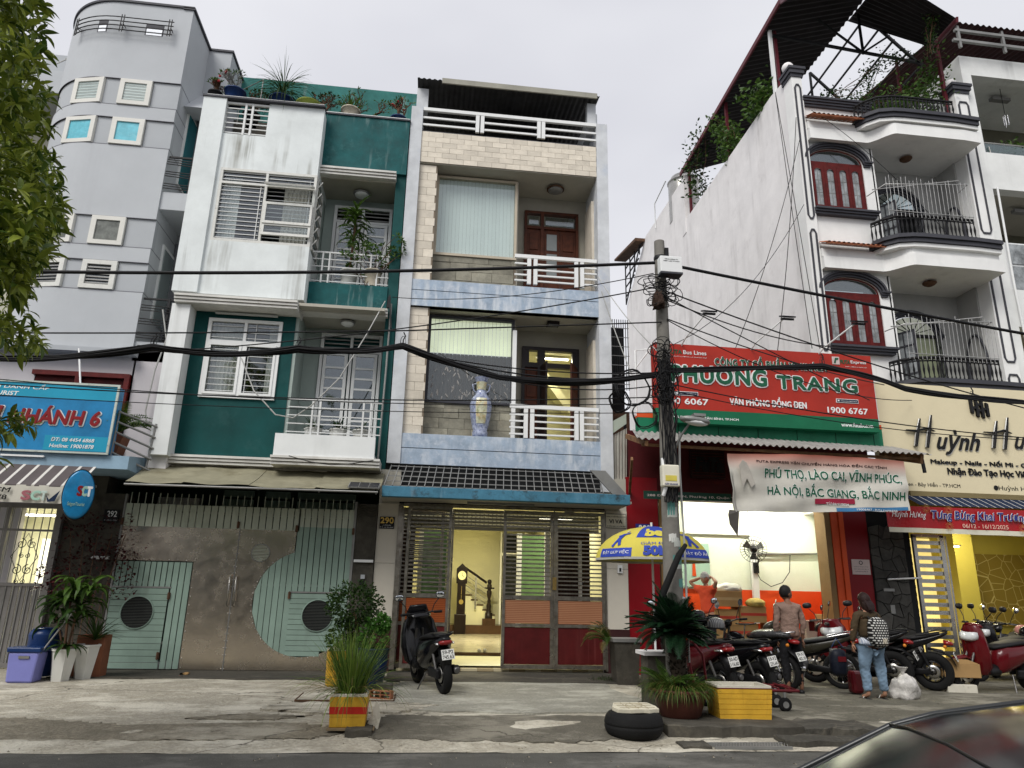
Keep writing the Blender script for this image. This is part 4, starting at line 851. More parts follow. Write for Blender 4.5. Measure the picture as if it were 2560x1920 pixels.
# ------------------------------------------------------------------ lilac grey tower building at the left
T=thing('lilac_tower_house','tall lilac grey building with rounded front and small square framed windows','building',(-7.8,15.5,0))
def tw_pt(s,d=0):
    """plan curve: s metres along the front from the right corner (-6.52, 15.5) leftwards; d = inward offset"""
    L0=1.7;R0=1.75
    if s<L0:return Vector((-6.52-s,15.5+d,0)),Vector((0,-1,0))
    a=(s-L0)/R0;c=Vector((-6.52-L0,15.5+R0,0));nrm=Vector((-sin(a),-cos(a),0));return c+nrm*(R0-d),nrm
def curved(q,s0,s1,z0,z1,d0,d1,n=None):
    n=n or max(1,int((s1-s0)/.12));vs=[]
    for i in range(n+1):
        s=s0+(s1-s0)*i/n;a,_=tw_pt(s,d0);b,_=tw_pt(s,d1)
        vs+=[(a.x,a.y,z0),(a.x,a.y,z1),(b.x,b.y,z1),(b.x,b.y,z0)]
    fs=[]
    for i in range(n):
        o,p=4*i,4*i+4;fs+=[(o,o+1,p+1,p),(o+1,o+2,p+2,p+1),(o+2,o+3,p+3,p+2),(o+3,o,p,p+3)]
    fs+=[(0,3,2,1),(4*n,4*n+1,4*n+2,4*n+3)];q.add(vs,fs,False)
q=MB();SE=4.45
bands=[(7.72,8.42),(8.80,9.52),(11.40,12.13),(12.50,13.22)]
zs=[6.3]+[z for b in bands for z in b]+[15.46]
for i in range(0,len(zs),2):curved(q,0,SE,zs[i],zs[i+1],0,.2)
q.box(-6.72,-6.521,15.7,16.9,6.3,15.43);q.build('wall',lilac,T)
wn=[(.62,1.36),(1.76,2.5)]
for z0,z1 in bands:
    for a,b in ((0,.62),(1.38,1.72),(2.52,SE)):q=MB();curved(q,a,b,z0,z1,.035,.2);q.build('recessed_band',lilacd,T)
    q=MB();curved(q,0,SE,z0-.015,z0,-.004,.03);curved(q,0,SE,z1,z1+.015,-.004,.03);q.box(-6.535,-6.515,15.5,16.8,z0-.015,z0);q.box(-6.535,-6.515,15.5,16.8,z1,z1+.015);q.build('groove',mat('groove_grey',(.2,.2,.22)) if 'groove_grey' not in MATS else MATS['groove_grey'],T)
skyp=mat('sky_blue_window_film',(.13,.48,.58),rough=.4,var=.2,vs=6,blotch=.5,bcol=(.35,.65,.7),bsc=7,bump=.3,bs=9)
lou=mat('pale_louvre_glass',(.48,.56,.54),rough=.3,var=.12);gry=mat('crumpled_grey_film',(.17,.18,.165),rough=.25,var=.5,vs=5,bump=.6,bs=5)
for (z0,z1),cm in zip(bands,('dk',gry,skyp,lou)):
    for a,b in ((.63,1.37),(1.73,2.51)):
        (pa,na),(pb,_)=tw_pt(a),tw_pt(b);c=(pa+pb)/2;d=(pa-pb);wd=d.length;d.normalize();nrm=Vector((d.y,-d.x,0))
        M_=Matrix(((d.x,-nrm.x,0,c.x),(d.y,-nrm.y,0,c.y),(0,0,1,(z0+z1)/2),(0,0,0,1)))
        h=(z1-z0)/2-.01;ww=wd/2-.005;f=MB()
        for r in ((-ww,ww,-h,-h+.1),(-ww,ww,h-.1,h),(-ww,-ww+.11,-h+.1,h-.1),(ww-.11,ww,-h+.1,h-.1)):f.box(r[0],r[1],-.04,.12,r[2],r[3],M_)
        F_=f.build('window',oldframe if z0<8 else mat('peeling_white_frame',(.68,.67,.62),rough=.6,var=.08,blotch=.7,bcol=(.2,.12,.07),bsc=9,bthr=.64) if 'peeling_white_frame' not in MATS else MATS['peeling_white_frame'],T)
        if cm=='dk':
            MB().box(-ww+.11,ww-.11,.02,.03,-h+.1,h-.1,M_).build('pane',glassd,F_);s_=MB()
            for k in range(7):s_.box(-ww+.11,ww-.11,-.015,-.005,-h+.12+k*.075,-h+.15+k*.075,M_)
            s_.build('louvres',galv,F_);MB().box(-ww,ww,.1,.12,-h,h,M_).build('backing',dark,F_)
        else:
            MB().box(-ww+.11,ww-.11,-.01,.02,-h+.1,h-.1,M_).build('pane',cm,F_)
            if cm is lou:
                s_=MB();[s_.box(-ww+.11,ww-.11,-.03,-.02,-h+.13+k*.08,-h+.134+k*.08,M_) for k in range(6)];s_.build('louvres',galv,F_)
q=MB();curved(q,-.03,SE,15.46,15.52,-.04,.25);q.box(-6.76,-6.47,15.46,16.9,15.43,15.49);q.build('coping',trimg,T)
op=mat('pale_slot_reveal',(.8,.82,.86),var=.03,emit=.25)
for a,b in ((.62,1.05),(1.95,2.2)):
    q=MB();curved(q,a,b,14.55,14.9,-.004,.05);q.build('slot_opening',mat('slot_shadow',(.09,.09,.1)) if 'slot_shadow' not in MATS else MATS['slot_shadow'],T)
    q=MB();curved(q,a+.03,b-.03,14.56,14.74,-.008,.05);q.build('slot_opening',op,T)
for k in range(4):
    z=14.52+k*.125;pts=[]
    for i in range(13):p,n_=tw_pt(.35+i*.2);pts.append(p+n_*.14+Vector((0,0,z)))
    MB().tube(pts,.014,6).build('ring_bar',black,T)
for s in (.4,1.52,2.68):
    for ds in (0,.06):p,n_=tw_pt(s+ds);MB().bar(p+n_*.15+Vector((0,0,14.46)),p+n_*.15+Vector((0,0,14.96)),.018).bar(p+Vector((0,0,14.7)),p+n_*.15+Vector((0,0,14.7)),.015).build('bar_bracket',black,T)
q=MB();q.box(-6.72,-5.92,16.9,22,6.2,15.43);q.build('side_wing_wall',lilacd,T)
q=MB();q.box(-6.76,-5.88,16.86,22,15.43,15.49);q.build('side_coping',trimg,T)
MB().prism([(15.9,12.9),(16.8,13.9),(17.6,14.1),(17.6,13.6),(16.4,12.9)],-6.6,-6.0,'X').build('side_canopy',lilac,T)
MB().box(-6.6,-6.48,16.2,16.9,10.9,13.0).build('side_door_frame',cleanw,T);MB().box(-6.49,-6.46,16.26,16.84,10.95,12.92).build('side_door_pane',mat('deep_cyan_glass',(.02,.14,.16),rough=.15,var=.2),T)
MB().box(-6.6,-6.48,16.1,16.8,7.3,9.2).build('side_door_frame',cleanw,T);MB().box(-6.49,-6.46,16.16,16.74,7.3,9.1).build('side_door_pane',glassd,T)
for zb,zt in ((10.28,11.25),(6.58,7.62)):
    MB().box(-6.52,-5.6,15.55,17,zb-.45,zb).build('balcony_slab',lilac if zb>9 else lilacd,T)
    q=MB();q.box(-6.5,-5.6,15.56,15.6,zt-.04,zt);q.box(-5.97,-5.93,15.55,15.61,zb,zt)
    for g3 in (0,.32,.64):
        for dz in (0,.06,.12):q.bar((-6.5,15.5,zb+.08+g3+dz),(-5.6,15.55,zb+.06+g3+dz),.018)
    q.build('balcony_railing',black,T)
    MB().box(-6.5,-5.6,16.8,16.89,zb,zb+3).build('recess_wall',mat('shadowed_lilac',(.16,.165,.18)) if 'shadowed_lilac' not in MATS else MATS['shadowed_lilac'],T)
    MB().box(-6.2,-5.8,16.76,16.8,zb,zb+2.2).build('side_door_pane',glassd,T)
q=MB();q.box(-6.46,-5.56,15.55,15.8,3.7,6.5);q.holes(-10.5,-6.42,-.1,6.3,15.55,15.75,[(-8.4,-6.48,3.6,5.78),(-8.1,-7.15,.0,2.95)]);q.build('lower_wall',mat('pinkish_lilac_wall',(.50,.475,.49),rough=.8,var=.08,streak=.3,scol=(.3,.3,.32)),T)
MB().box(-10.5,-6.4,15.25,15.6,6.2,6.3).build('ledge',lilacd,T)
q=MB();q.box(-8.42,-6.46,15.45,15.55,5.7,5.8);q.box(-6.56,-6.46,15.45,15.55,3.6,5.7);q.box(-7.55,-7.45,15.45,15.55,3.6,5.7);q.build('door_frame',woodr,T)
MB().box(-8.4,-6.5,15.57,15.62,3.6,5.75).build('red_wood_door',woodr,T)
MB().box(-12.5,-9.0,16.4,19,13.3,13.95).build('left_wing_slab',lilac,T);MB().box(-12.5,-9.4,17.5,19,6,13.3).build('left_wing_wall',mat('cream_shade_wall',(.50,.49,.40),var=.1),T);MB().box(-10.6,-10.1,17,17.6,13.95,14.9).build('roof_box',lilacd,T)
joinbars('roof_wire',galv,T,[((-9.9,16.6,14.5),(-9.1,16.6,14.35)),((-10.1,16.6,14.3),(-9.7,16.6,14.6))],.02)
t=thing('wall_conduit','grey cable conduit running down the seam beside the lilac wall','conduit',(-5.9,15.4,5));MB().tube([(-6.0,15.4,7.3),(-5.8,15.35,6.6),(-5.95,15.4,5.9),(-6.0,15.4,5),(-5.95,15.45,4.7)],.018,6).build('tube',cablew,t)
t=thing('wall_pole','thin white pole rising above the blue sign','pole',(-6.9,14.1,5));MB().tube([(-6.75,14.1,5.1),(-7.02,14.3,5.95)],.018,6).build('pole',cleanw,t)
# ------------------------------------------------------------------ travel office at the far left
sb=mat('blue_sign_vinyl',(.02,.20,.42),rough=.35,var=.3,vs=2,bump=.02);sbl=mat('light_blue_sign_vinyl',(.02,.30,.46),rough=.35,var=.12,bump=.02)
SG=thing('blue_office_sign','large blue shop sign lettered NHÁNH 6 half hidden by the tree','sign',(-7.5,14,4.5))
MB().box(-9.6,-6.0,14.0,14.25,3.83,5.13).build('board',sb,SG);MB().box(-9.6,-6.02,13.99,14.0,4.84,5.12).build('top_strip',sbl,SG);MB().box(-7.15,-6.02,13.992,14.0,3.85,4.13).build('phone_strip',sbl,SG)
rj=MB();rj.box(-9.6,-5.98,13.97,14.0,5.12,5.16);rj.box(-6.02,-5.98,13.97,14.0,3.83,5.12);rj.box(-9.6,-5.98,13.97,14.0,3.80,3.835);rj.build('frame',mat('flaking_frame',(.5,.55,.5),blotch=.8,bcol=(.05,.06,.05),bsc=12),SG)
redl=mat('dark_red_letter',(.23,.012,.015),rough=.35,var=.15)
text('NHÁNH 6',-7.85,-6.24,4.34,4.68,13.965,redl,SG,.04,off=.03,shear=.12);text('NHÁNH 6',-7.84,-6.23,4.33,4.67,13.985,cleanw,SG,.02,off=.06,shear=.12)
text('CHI',-8.95,-7.98,4.36,4.64,13.955,redl,SG,.04,off=.03,shear=.12);text('CHI',-8.94,-7.97,4.34,4.64,13.985,cleanw,SG,.02,off=.055,shear=.12)
text('DU LỊCH DANH CẤP',-8.75,-7.24,4.98,5.09,13.985,cleanw,SG,.006,off=.02,shear=.15);text('TOURIST',-8.35,-7.77,4.86,4.94,13.985,cleanw,SG,.006,off=.02,shear=.15)
text('ĐT: 08 4454 6868',-7.03,-6.27,4.02,4.09,13.985,cleanw,SG,.006,off=.015,shear=.15);text('Hotline: 19001878',-7.04,-6.26,3.90,3.97,13.985,cleanw,SG,.006,off=.015,shear=.15)
t=thing('office_beam','pale blue concrete fascia beam under the blue sign','beam',(-7.5,14.1,3.6));lb=mat('pale_blue_beam',(.26,.38,.48),var=.2,streak=.5,scol=(.12,.12,.1));MB().box(-9.6,-5.98,14.05,15.5,3.55,3.8).build('beam',lb,t);MB().box(-7.85,-7.1,13.99,14.04,3.71,3.74).build('tube_fitting',cleanw,t)
MB().prism([(14.05,3.55),(14.05,3.8),(15.5,4.0),(15.5,3.55)],-5.98,-5.62,'X').build('side_beam',lb,t)
AW=thing('striped_awning','brown and white striped fabric awning with a printed valance','awning',(-7.5,13.8,3.2))
aws=mat('brown_awning_cloth',(.10,.085,.085),rough=.9,var=.2);awl=mat('white_awning_stripe',(.6,.58,.54),rough=.9,var=.1)
for k in range(14):
    x=-9.6+k*.245;dx=.0
    MB().add([(x,14.05,3.57),(x+.19,14.05,3.57),(x+.19+dx,13.5,3.13),(x+dx,13.5,3.13),(x,14.05,3.55),(x+.19,14.05,3.55),(x+.19+dx,13.5,3.11),(x+dx,13.5,3.11)],[(0,3,2,1),(4,5,6,7),(0,1,5,4),(3,7,6,2)]).build('awning_strip',aws,AW)
    MB().add([(x+.192,14.05,3.575),(x+.243,14.05,3.575),(x+.243,13.5,3.135),(x+.192,13.5,3.135)],[(0,3,2,1)]).build('awning_stripe',awl,AW)
vcl=mat('cream_valance',(.55,.53,.46),rough=.9,var=.1,streak=.3)
q=MB();vs=[];n=60
for i in range(n+1):
    x=-9.6+3.2*i/n;y=13.5+.012*sin(i*.9);vs+=[(x,13.5,3.13),(x+.01,y,2.82)]
q.add(vs,[(2*i,2*i+1,2*i+3,2*i+2) for i in range(n)],True);q.build('valance',vcl,AW)
text('TP HCM',-7.95,-7.26,2.99,3.07,13.46,ink,AW,.006,off=.02,shear=.15);text('19001878',-7.98,-7.3,2.86,2.94,13.46,ink,AW,.006,off=.02)
for s_,x0,x1,c in (('S',-7.06,-6.92,(.35,.12,.14)),('C',-6.9,-6.76,(.35,.55,.45)),('T',-6.74,-6.66,(.5,.6,.55))):text(s_,x0,x1,2.87,3.02,13.46,mat('faded_logo_'+s_.lower(),c,var=.1),AW,.006,off=.05)
MB().add([(-6.66,13.462,2.96),(-6.6,13.462,2.88),(-6.44,13.462,3.05),(-6.5,13.462,2.85),(-6.62,13.462,2.84)],[(0,4,1),(1,4,3,2)]).build('logo_tick',mat('navy_print',(.010,.020,.05)),AW)
DS=thing('round_blue_sign','oval blue projecting light box with a small SCT emblem','sign',(-6.25,13.7,3.1))
Md=Matrix.Translation((-6.12,13.45,2.98)) @ Matrix.Rotation(rad(24),4,'Z')
MB().lathe([(.0,-.1),(.30,-.1),(.335,-.085),(.335,.085),(.30,.1),(0,.1)],(0,0,0),40,M=Md @ Matrix.Scale(1.28,4,(0,0,1)) @ Matrix.Scale(.72,4,(1,0,0)),axis='Y').build('light_box',mat('glossy_blue_plastic',(.015,.20,.42),rough=.25,var=.35,vs=3,coat=.3),DS)
MB().lathe([(.338,-.09),(.35,-.07),(.35,.07),(.338,.09)],(0,0,0),40,M=Md @ Matrix.Scale(1.28,4,(0,0,1)) @ Matrix.Scale(.72,4,(1,0,0)),axis='Y',caps=False).build('rim',black,DS)
for s_,x0,c in (('S',-.02,redl),('C',.05,MATS['faded_logo_c']),('T',.12,cleanw)):text(s_,x0,x0+.07,-.02,.14,-.106,c,DS,.006,off=.05,M=Md)
text('SaigonTourist',-.14,.12,-.22,-.14,-.106,MATS['faded_logo_c'],DS,.006,M=Md)
MB().bar((-6.1,14.0,3.2),(-6.05,13.6,3.2),.04).build('bracket',galv,DS)
OG=thing('barred_grey_gate','grey barred gate with scroll ornament over a lit white doorway','gate',(-7.6,15,0))
gg=mat('grey_gate_paint',(.22,.21,.20),rough=.5,metal=.3,var=.25)
for k in range(15):x=-9.0+k*.135;MB().box(x,x+.014,14.96,14.975,.05,2.9).build('bar',galv,OG)
for k in range(16):x=-9.02+k*.123;MB().box(x,x+.112,14.98,15.0,.03,1.42).build('board',gg,OG)
q=MB();q.box(-7.14,-7.02,14.94,15.04,-.05,2.95);q.box(-9.1,-7.14,14.95,15.02,2.86,2.95);q.box(-9.1,-7.14,14.95,15.02,2.42,2.46);q.box(-9.1,-7.14,14.95,15.02,1.40,1.46);q.box(-9.1,-7.14,14.95,15.02,-.04,.05);q.box(-8.02,-7.96,14.94,15.02,0,2.9);q.build('gate_frame',gg,OG)
def scroll(cx,cz,r,s=1,up=1,t=1.6):return [(cx+s*r*(1-k/22)*cos(up*(k/22)*t*2*pi+pi/2),14.95,cz+r*(1-k/22)*sin(up*(k/22)*t*2*pi+pi/2)) for k in range(20)]
for cz in (2.18,1.7):
    for s in (-1,1):MB().tube(scroll(-7.56+s*.1,cz,.1,s),.008,5).build('scroll',black,OG);MB().tube(scroll(-7.56+s*.05,cz-.22,.05,s,-1),.007,5).build('scroll',black,OG)
MB().tube([(-7.56,14.95,2.38),(-7.32,14.95,1.94),(-7.56,14.95,1.5),(-7.8,14.95,1.94)],.008,5,closed=True).build('diamond',black,OG)
MB().box(-7.16,-6.34,15.05,15.5,-.1,3.6).build('side_shadow_wall',concd,OG)
t=thing('office_interior','bright white office glimpsed through the barred gate','room',(-8,16.5,0))
MB().room(-9.2,-7.3,15.76,18,0,2.95).build('walls',mat('pale_office_wall',(.75,.74,.6),var=.05),t);MB().box(-7.9,-7.2,16.2,16.22,1.2,2.35).build('lit_partition',mat('lit_white_partition',(.9,.88,.72),var=.1,emit=.9),t)
tube_lamp('lit tube inside the far left office',(-8.7,16.5,2.85),(-7.7,16.5,2.85),30,(1,.95,.75))
SR=thing('stair_railing','grey steel railing sloping down beside the blue sign','railing',(-5.7,14.3,4.2))
for k in range(5):MB().tube([(-6.0,14.15,4.68-k*.2),(-5.42,14.6,4.5-k*.22)],.022,8).build('rail',galv,SR)
MB().tube([(-5.44,14.6,4.56),(-5.5,14.6,3.66)],.022,8).build('post',galv,SR);MB().tube([(-5.98,14.14,4.7),(-6.0,14.14,3.8)],.018,8).build('post',galv,SR)
# ------------------------------------------------------------------ white townhouse with side wall
TH=thing('white_townhouse','tall white townhouse with blank stained side wall, arched red windows and curved balconies','house',(11.5,15.5,0))
MB().prism([(15.5,3.5),(15.5,15.45),(16.6,15.58),(23.7,15.45),(23.7,17.3),(28.6,17.35),(31.9,15.2),(31.9,3.5)],9.36,9.62,'X').build('side_wall',towhite,TH)
MB().box(9.34,9.64,23.6,23.95,14.9,17.4).build('side_wall_post',towhite,TH)
def pilaster(x0,x1,zt):
    MB().box(x0,x1,15.38,15.8,3.5,zt-.3).build('pilaster',townf,TH)
    for i,(dx,z0,z1) in enumerate(((.03,zt-.3,zt-.2),(.07,zt-.2,zt-.08),(.1,zt-.08,zt))):MB().box(x0-dx,x1+dx,15.38-dx,15.85,z0,z1).build('capital',trimg,TH)
    MB().ball(((x0+x1)/2-.12,15.55,zt+.12),.16,16).build('ball_finial',towhite,TH)
    for za,zb in ((10.9,15.05),(7.3,10.62),(4,7.0)):
        a,b=x0+.045,x1-.045;w=.045;q=MB()
        q.box(a,a+w,15.355,15.38,za+.12,zb-.12);q.box(b-w,b,15.355,15.38,za+.12,zb-.12);q.box(a+.06,b-.06,15.354,15.38,zb-w,zb);q.box(a+.06,b-.06,15.354,15.38,za,za+w)
        q.bar((a+w/2,15.366,zb-.12),(a+.07,15.366,zb-w/2),w*.8,.02,up=(0,1,0));q.bar((b-w/2,15.366,zb-.12),(b-.07,15.366,zb-w/2),w*.8,.02,up=(0,1,0));q.bar((a+w/2,15.366,za+.12),(a+.07,15.366,za+w/2),w*.8,.02,up=(0,1,0));q.bar((b-w/2,15.366,za+.12),(b-.07,15.366,za+w/2),w*.8,.02,up=(0,1,0))
        q.build('pilaster_outline',trimg,TH)
pilaster(9.33,9.62,15.58);pilaster(14.2,14.62,15.62)
cagem=mat('grey_cage_steel',(.42,.42,.41),rough=.45,metal=.4,var=.3,vs=8)
def arch(cx,hw,z,rise,n=20):
    return [(cx+hw*cos(pi*i/n),z+rise*sin(pi*i/n)) for i in range(n+1)]
for zs_ in (0,-3.78):
    wx0,wx1,wz0,wsp,rise=9.64,11.18,11.29+zs_,12.76+zs_,.40;cx=(wx0+wx1)/2;hw=(wx1-wx0)/2
    a=arch(cx,hw,wsp,rise)
    q=MB();q.prism([(9.6,10.2+zs_),(11.48,10.2+zs_),(11.48,13.6+zs_),(9.6,13.6+zs_),(9.6,wz0)]+[(wx0,wz0)]+[(x,z) for x,z in a[::-1]]+[(wx1,wz0),(wx0 ,wz0-.0),(9.6,wz0-.001)],15.5,15.62)
    q=MB();q.box(9.6,11.48,15.5,15.66,10.1+zs_,wz0);q.box(9.6,wx0,15.5,15.66,wz0,wsp);q.box(wx1,11.48,15.5,15.66,wz0,wsp)
    for i in range(20):
        (xa,za),(xb,zb)=a[i],a[i+1];q.add([(xa,15.5,za),(xa,15.5,13.62+zs_),(xb,15.5,13.62+zs_),(xb,15.5,zb),(xa,15.66,za),(xb,15.66,zb)],[(0,3,2,1)[::-1],(0,4,5,3)])
    q.box(9.6,wx0,15.5,15.66,wsp,13.62+zs_);q.box(wx1,11.48,15.5,15.66,wsp,13.62+zs_);q.box(11.44,11.52,15.5,16.5,10.1+zs_,13.6+zs_)
    q.build('front_wall',townf,TH)
    def arch_trim(cx,hw,wsp,rise,y0,ear=.26):
        for k,(e,d) in enumerate(((0,.05),(.055,.09),(.11,.13))):
            o=arch(cx,hw+e+.05,wsp,rise+e+.05,24);i_=arch(cx,hw+e,wsp,rise+e,24);q=MB()
            for j in range(24):q.add([(i_[j][0],y0-d,i_[j][1]),(o[j][0],y0-d,o[j][1]),(o[j+1][0],y0-d,o[j+1][1]),(i_[j+1][0],y0-d,i_[j+1][1]),(i_[j][0],y0,i_[j][1]),(o[j][0],y0,o[j][1]),(o[j+1][0],y0,o[j+1][1]),(i_[j+1][0],y0,i_[j+1][1])],[(0,1,2,3),(1,5,6,2),(0,3,7,4)])
            q.build('arch_moulding',trimg,TH)
        for k in range(3):MB().box(cx+hw+.02,cx+hw+ear-.03*(2-k),y0-.05-.03*k,y0,wsp-.09+k*.05,wsp-.045+k*.05).build('arch_ear',trimg,TH)
    arch_trim(cx,hw,wsp,rise,15.5)
    for k in range(3):MB().box(9.6,11.38-.03*(2-k),15.36-.04*k,15.5,wz0-.2+k*.06,wz0-.145+k*.06).build('window_sill',trimg,TH)
    q=MB();q.prism(arch(cx,hw-.04,wsp+.02,rise-.05),15.58,15.6);q.build('fanlight_pane',glassd,TH)
    q=MB();o=arch(cx,hw,wsp,rise,24);i_=arch(cx,hw-.045,wsp,rise-.045,24)
    for j in range(24):q.add([(i_[j][0],15.54,i_[j][1]),(o[j][0],15.54,o[j][1]),(o[j+1][0],15.54,o[j+1][1]),(i_[j+1][0],15.54,i_[j+1][1])],[(0,1,2,3)])
    q.box(wx0,wx1,15.53,15.6,wsp-.1,wsp);q.box(wx0,wx0+.06,15.53,15.6,wz0,wsp-.1);q.box(wx1-.06,wx1,15.53,15.6,wz0,wsp-.1);q.box(wx0+.06,wx1-.06,15.53,15.6,wz0,wz0+.06);q.build('window_frame',woodr,TH)
    for k in range(4):
        a0=wx0+.065+k*.354;a1=a0+.348;z0,z1=wz0+.065,wsp-.105;px0,px1=a0+.075,a1-.075;pz0,pz1=z0+.08,z1-.12
        q=MB();q.box(a0,px0,15.5,15.56,z0,z1);q.box(px1,a1,15.5,15.56,z0,z1);q.box(px0,px1,15.5,15.56,z0,pz0)
        ar=arch((px0+px1)/2,(px1-px0)/2,pz1-.1,.1,8)
        for j in range(8):q.add([(ar[j][0],15.5,ar[j][1]),(ar[j][0],15.5,z1),(ar[j+1][0],15.5,z1),(ar[j+1][0],15.5,ar[j+1][1])],[(3,2,1,0)[::-1]])
        s_=q.build('shutter',woodr,TH);MB().box(px0,px1,15.535,15.545,pz0,pz1).build('pane',mat('curtained_pane',(.30,.32,.33),rough=.12,var=.7,vs=3.5) if 'curtained_pane' not in MATS else MATS['curtained_pane'],s_)
        q=MB();q.box(px0,px1,15.528,15.534,pz0+.38,pz0+.395);q.box(px0,px1,15.528,15.534,pz0+.75,pz0+.765);q.box((px0+px1)/2-.008,(px0+px1)/2+.008,15.526,15.534,pz0,pz1-.05);q.build('grille_bar',galv,s_)
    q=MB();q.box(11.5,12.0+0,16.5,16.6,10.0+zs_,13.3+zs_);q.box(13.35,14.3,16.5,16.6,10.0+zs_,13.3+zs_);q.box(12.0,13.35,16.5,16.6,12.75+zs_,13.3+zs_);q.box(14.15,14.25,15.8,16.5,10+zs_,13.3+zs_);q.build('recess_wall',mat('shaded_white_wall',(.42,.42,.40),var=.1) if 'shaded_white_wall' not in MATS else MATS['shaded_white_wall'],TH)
    arch_trim(12.67,.66,12.1+zs_,.52,16.5)
    q=MB();q.prism(arch(12.67,.64,12.1+zs_,.5),16.47,16.5);q.build('fanlight_pane',glassd if zs_==0 else mat('lit_fanlight',(.5,.52,.42),rough=.2,var=.4,emit=.15),TH)
    q=MB();[q.bar((12.67,16.46,12.12+zs_),(12.67+.62*cos(pi*j/8),16.46,12.12+zs_+.48*sin(pi*j/8)),.018) for j in range(9)];q.box(12.0,13.35,16.44,16.5,12.04+zs_,12.12+zs_);q.build('fanlight_bars',black,TH)
    MB().box(12.02,13.33,16.52,16.56,10.1+zs_,12.05+zs_).build('doorway',dark if zs_==0 else mat('lit_green_room',(.30,.33,.22),var=.3,emit=.1),TH)
    for s,hx in ((1,12.03),(-1,13.32)):
        M_=Matrix.Translation((hx,16.45,10.1+zs_)) @ Matrix.Rotation(-s*rad(62),4,'Z');q=MB()
        w0,w1=(0,.62) if s>0 else (-.62,0)
        q.box(w0,w0+.06,-.02,.02,0,1.95,M_);q.box(w1-.06,w1,-.02,.02,0,1.95,M_)
        for j in range(6):q.box(w0,w1,-.018,.018,j*.38,j*.38+.045,M_)
        q.box((w0+w1)/2-.015,(w0+w1)/2+.015,-.016,.016,0,1.95,M_);d_=q.build('door',trimg,TH);MB().box(w0,w1,-.004,.004,0,1.95,M_).build('pane',MATS['curtained_pane'],d_)
    pts=[(14.14,15.75-0.0+.34*cos(2*pi*j/28)+.35,11.2+zs_+.85*sin(2*pi*j/28)) for j in range(28)]
    MB().tube(pts,.035,6,closed=True).build('oval_window_rim',trimg,TH)
    def slab(z0,z1,grow,m,nm,xr=13.7,y_=15.25):
        pts=[(9.62,15.7),(9.62,y_-grow),(11.2,y_-grow)]
        for j in range(9):t_=j/8;pts.append((11.2+.55*t_,y_-grow-.5*(3*t_*t_-2*t_**3)))
        pts+=[(xr+grow,y_-.5-grow),(xr+grow+.5,y_-.45-grow),(14.2,15.7)]
        MB().prism(pts,z0,z1,'Z').build(nm,m,TH)
    slab(13.28+zs_,13.6+zs_,.0,townf,'soffit_fascia');slab(13.62+zs_,13.84+zs_,-.06,townf,'soffit_fascia')
    MB().box(9.6,14.2,15.6,16.6,13.3+zs_,13.4+zs_).build('soffit',townf,TH)
    for i in range(17):
        x=9.6+i*.13;M_=Matrix.Translation((x+.065,15.16,13.93+zs_)) @ Matrix.Rotation(rad(24),4,'X')
        MB().add([(-.062+.0155*j,yy,.035*sin(pi*j/8)) for yy in (-.16,.32) for j in range(9)],[(j,j+1,j+10,j+9) for j in range(8)],True,M_).add([(-.062,-.16,-.03),(.062,-.16,-.03),(.062,.32,-.03),(-.062,.32,-.03),(-.062,-.16,0),(.062,-.16,0)],[(0,1,2,3),(0,4,5,1)],M=M_).build('roof_tile',tilem,TH)
    zb=9.98+zs_
    def bal(x0,z,zt_,bars,top=False):
        path=[Vector((x0,15.3,0)),Vector((x0+.12,15.05,0)),Vector((x0+.35,14.82,0)),Vector((x0+.7,14.72,0))]+[Vector((x0+.7+(13.45-x0-.7)*j/6,14.7,0)) for j in range(1,7)]
        for k in range(3):
            q=MB();pts=[(p.x-.03*k,p.y-.05*k) for p in path]+[(14.15,14.75-.05*k),(14.2,15.5),(x0,15.5)];q.prism(pts,z-.33+.11*k,z-.33+.11*k+.1,'Z');q.build('balcony_slab',trimg if k else townf,TH)
        Lp=[0]
        for a_,b_ in zip(path,path[1:]):Lp.append(Lp[-1]+(b_-a_).length)
        def P(s):
            for i in range(len(path)-1):
                if s<=Lp[i+1]:return path[i].lerp(path[i+1],(s-Lp[i])/(Lp[i+1]-Lp[i]))
            return path[-1]
        h=zt_-z;nb=int(Lp[-1]/.105)
        for i in range(nb+1):
            p=P(Lp[-1]*i/nb);MB().lathe([(.012,0),(.022,.03),(.012,.08),(.03,.2*h/.45),(.012,.33*h/.45),(.02,h-.06),(.014,h)],(p.x,p.y,z),6).build('baluster',black,TH)
        q=MB();q.tube([p+Vector((0,0,zt_)) for p in path],.035,6);q.tube([p+Vector((0,0,zt_-.08)) for p in path],.016,5);q.build('balustrade_rail',black,TH)
        q=MB();[q.tube([(P(Lp[-1]*(i+.5)/nb).x+.035*cos(a),P(Lp[-1]*(i+.5)/nb).y,zt_-.04+.03*sin(a)) for a in [j*pi/3 for j in range(6)]],.008,4,closed=True) for i in range(nb)];q.build('ring_frieze',black,TH,kind='stuff')
        if bars:
            cage=[Vector((x0,15.3,0)),Vector((x0+.05,14.62,0)),Vector((13.4,14.62,0)),Vector((13.45,15.0,0))]
            n1=21
            for i in range(n1+1):x=x0+.05+(13.4-x0-.05)*i/n1;MB().tube([(x,14.62,z+.42),(x+(.0 if i%5 else .02),14.6,z+1.5+.07*sin(i*1.7))],.007,5).build('security_bar',cagem,TH)
            q=MB();q.tube([cage[0]+Vector((0,0,z+1.35)),cage[1]+Vector((0,0,z+1.3)),cage[2]+Vector((0,0,z+1.5)),cage[3]+Vector((0,0,z+1.5))],.014,6);q.tube([(x0+.05,14.6,z+.55),(13.4,14.6,z+.55)],.01,5);q.tube([(x0-.05,15.0,z+1.36),(13.2,14.65,z+1.62)],.014,6);q.build('cage_rail',cagem,TH)
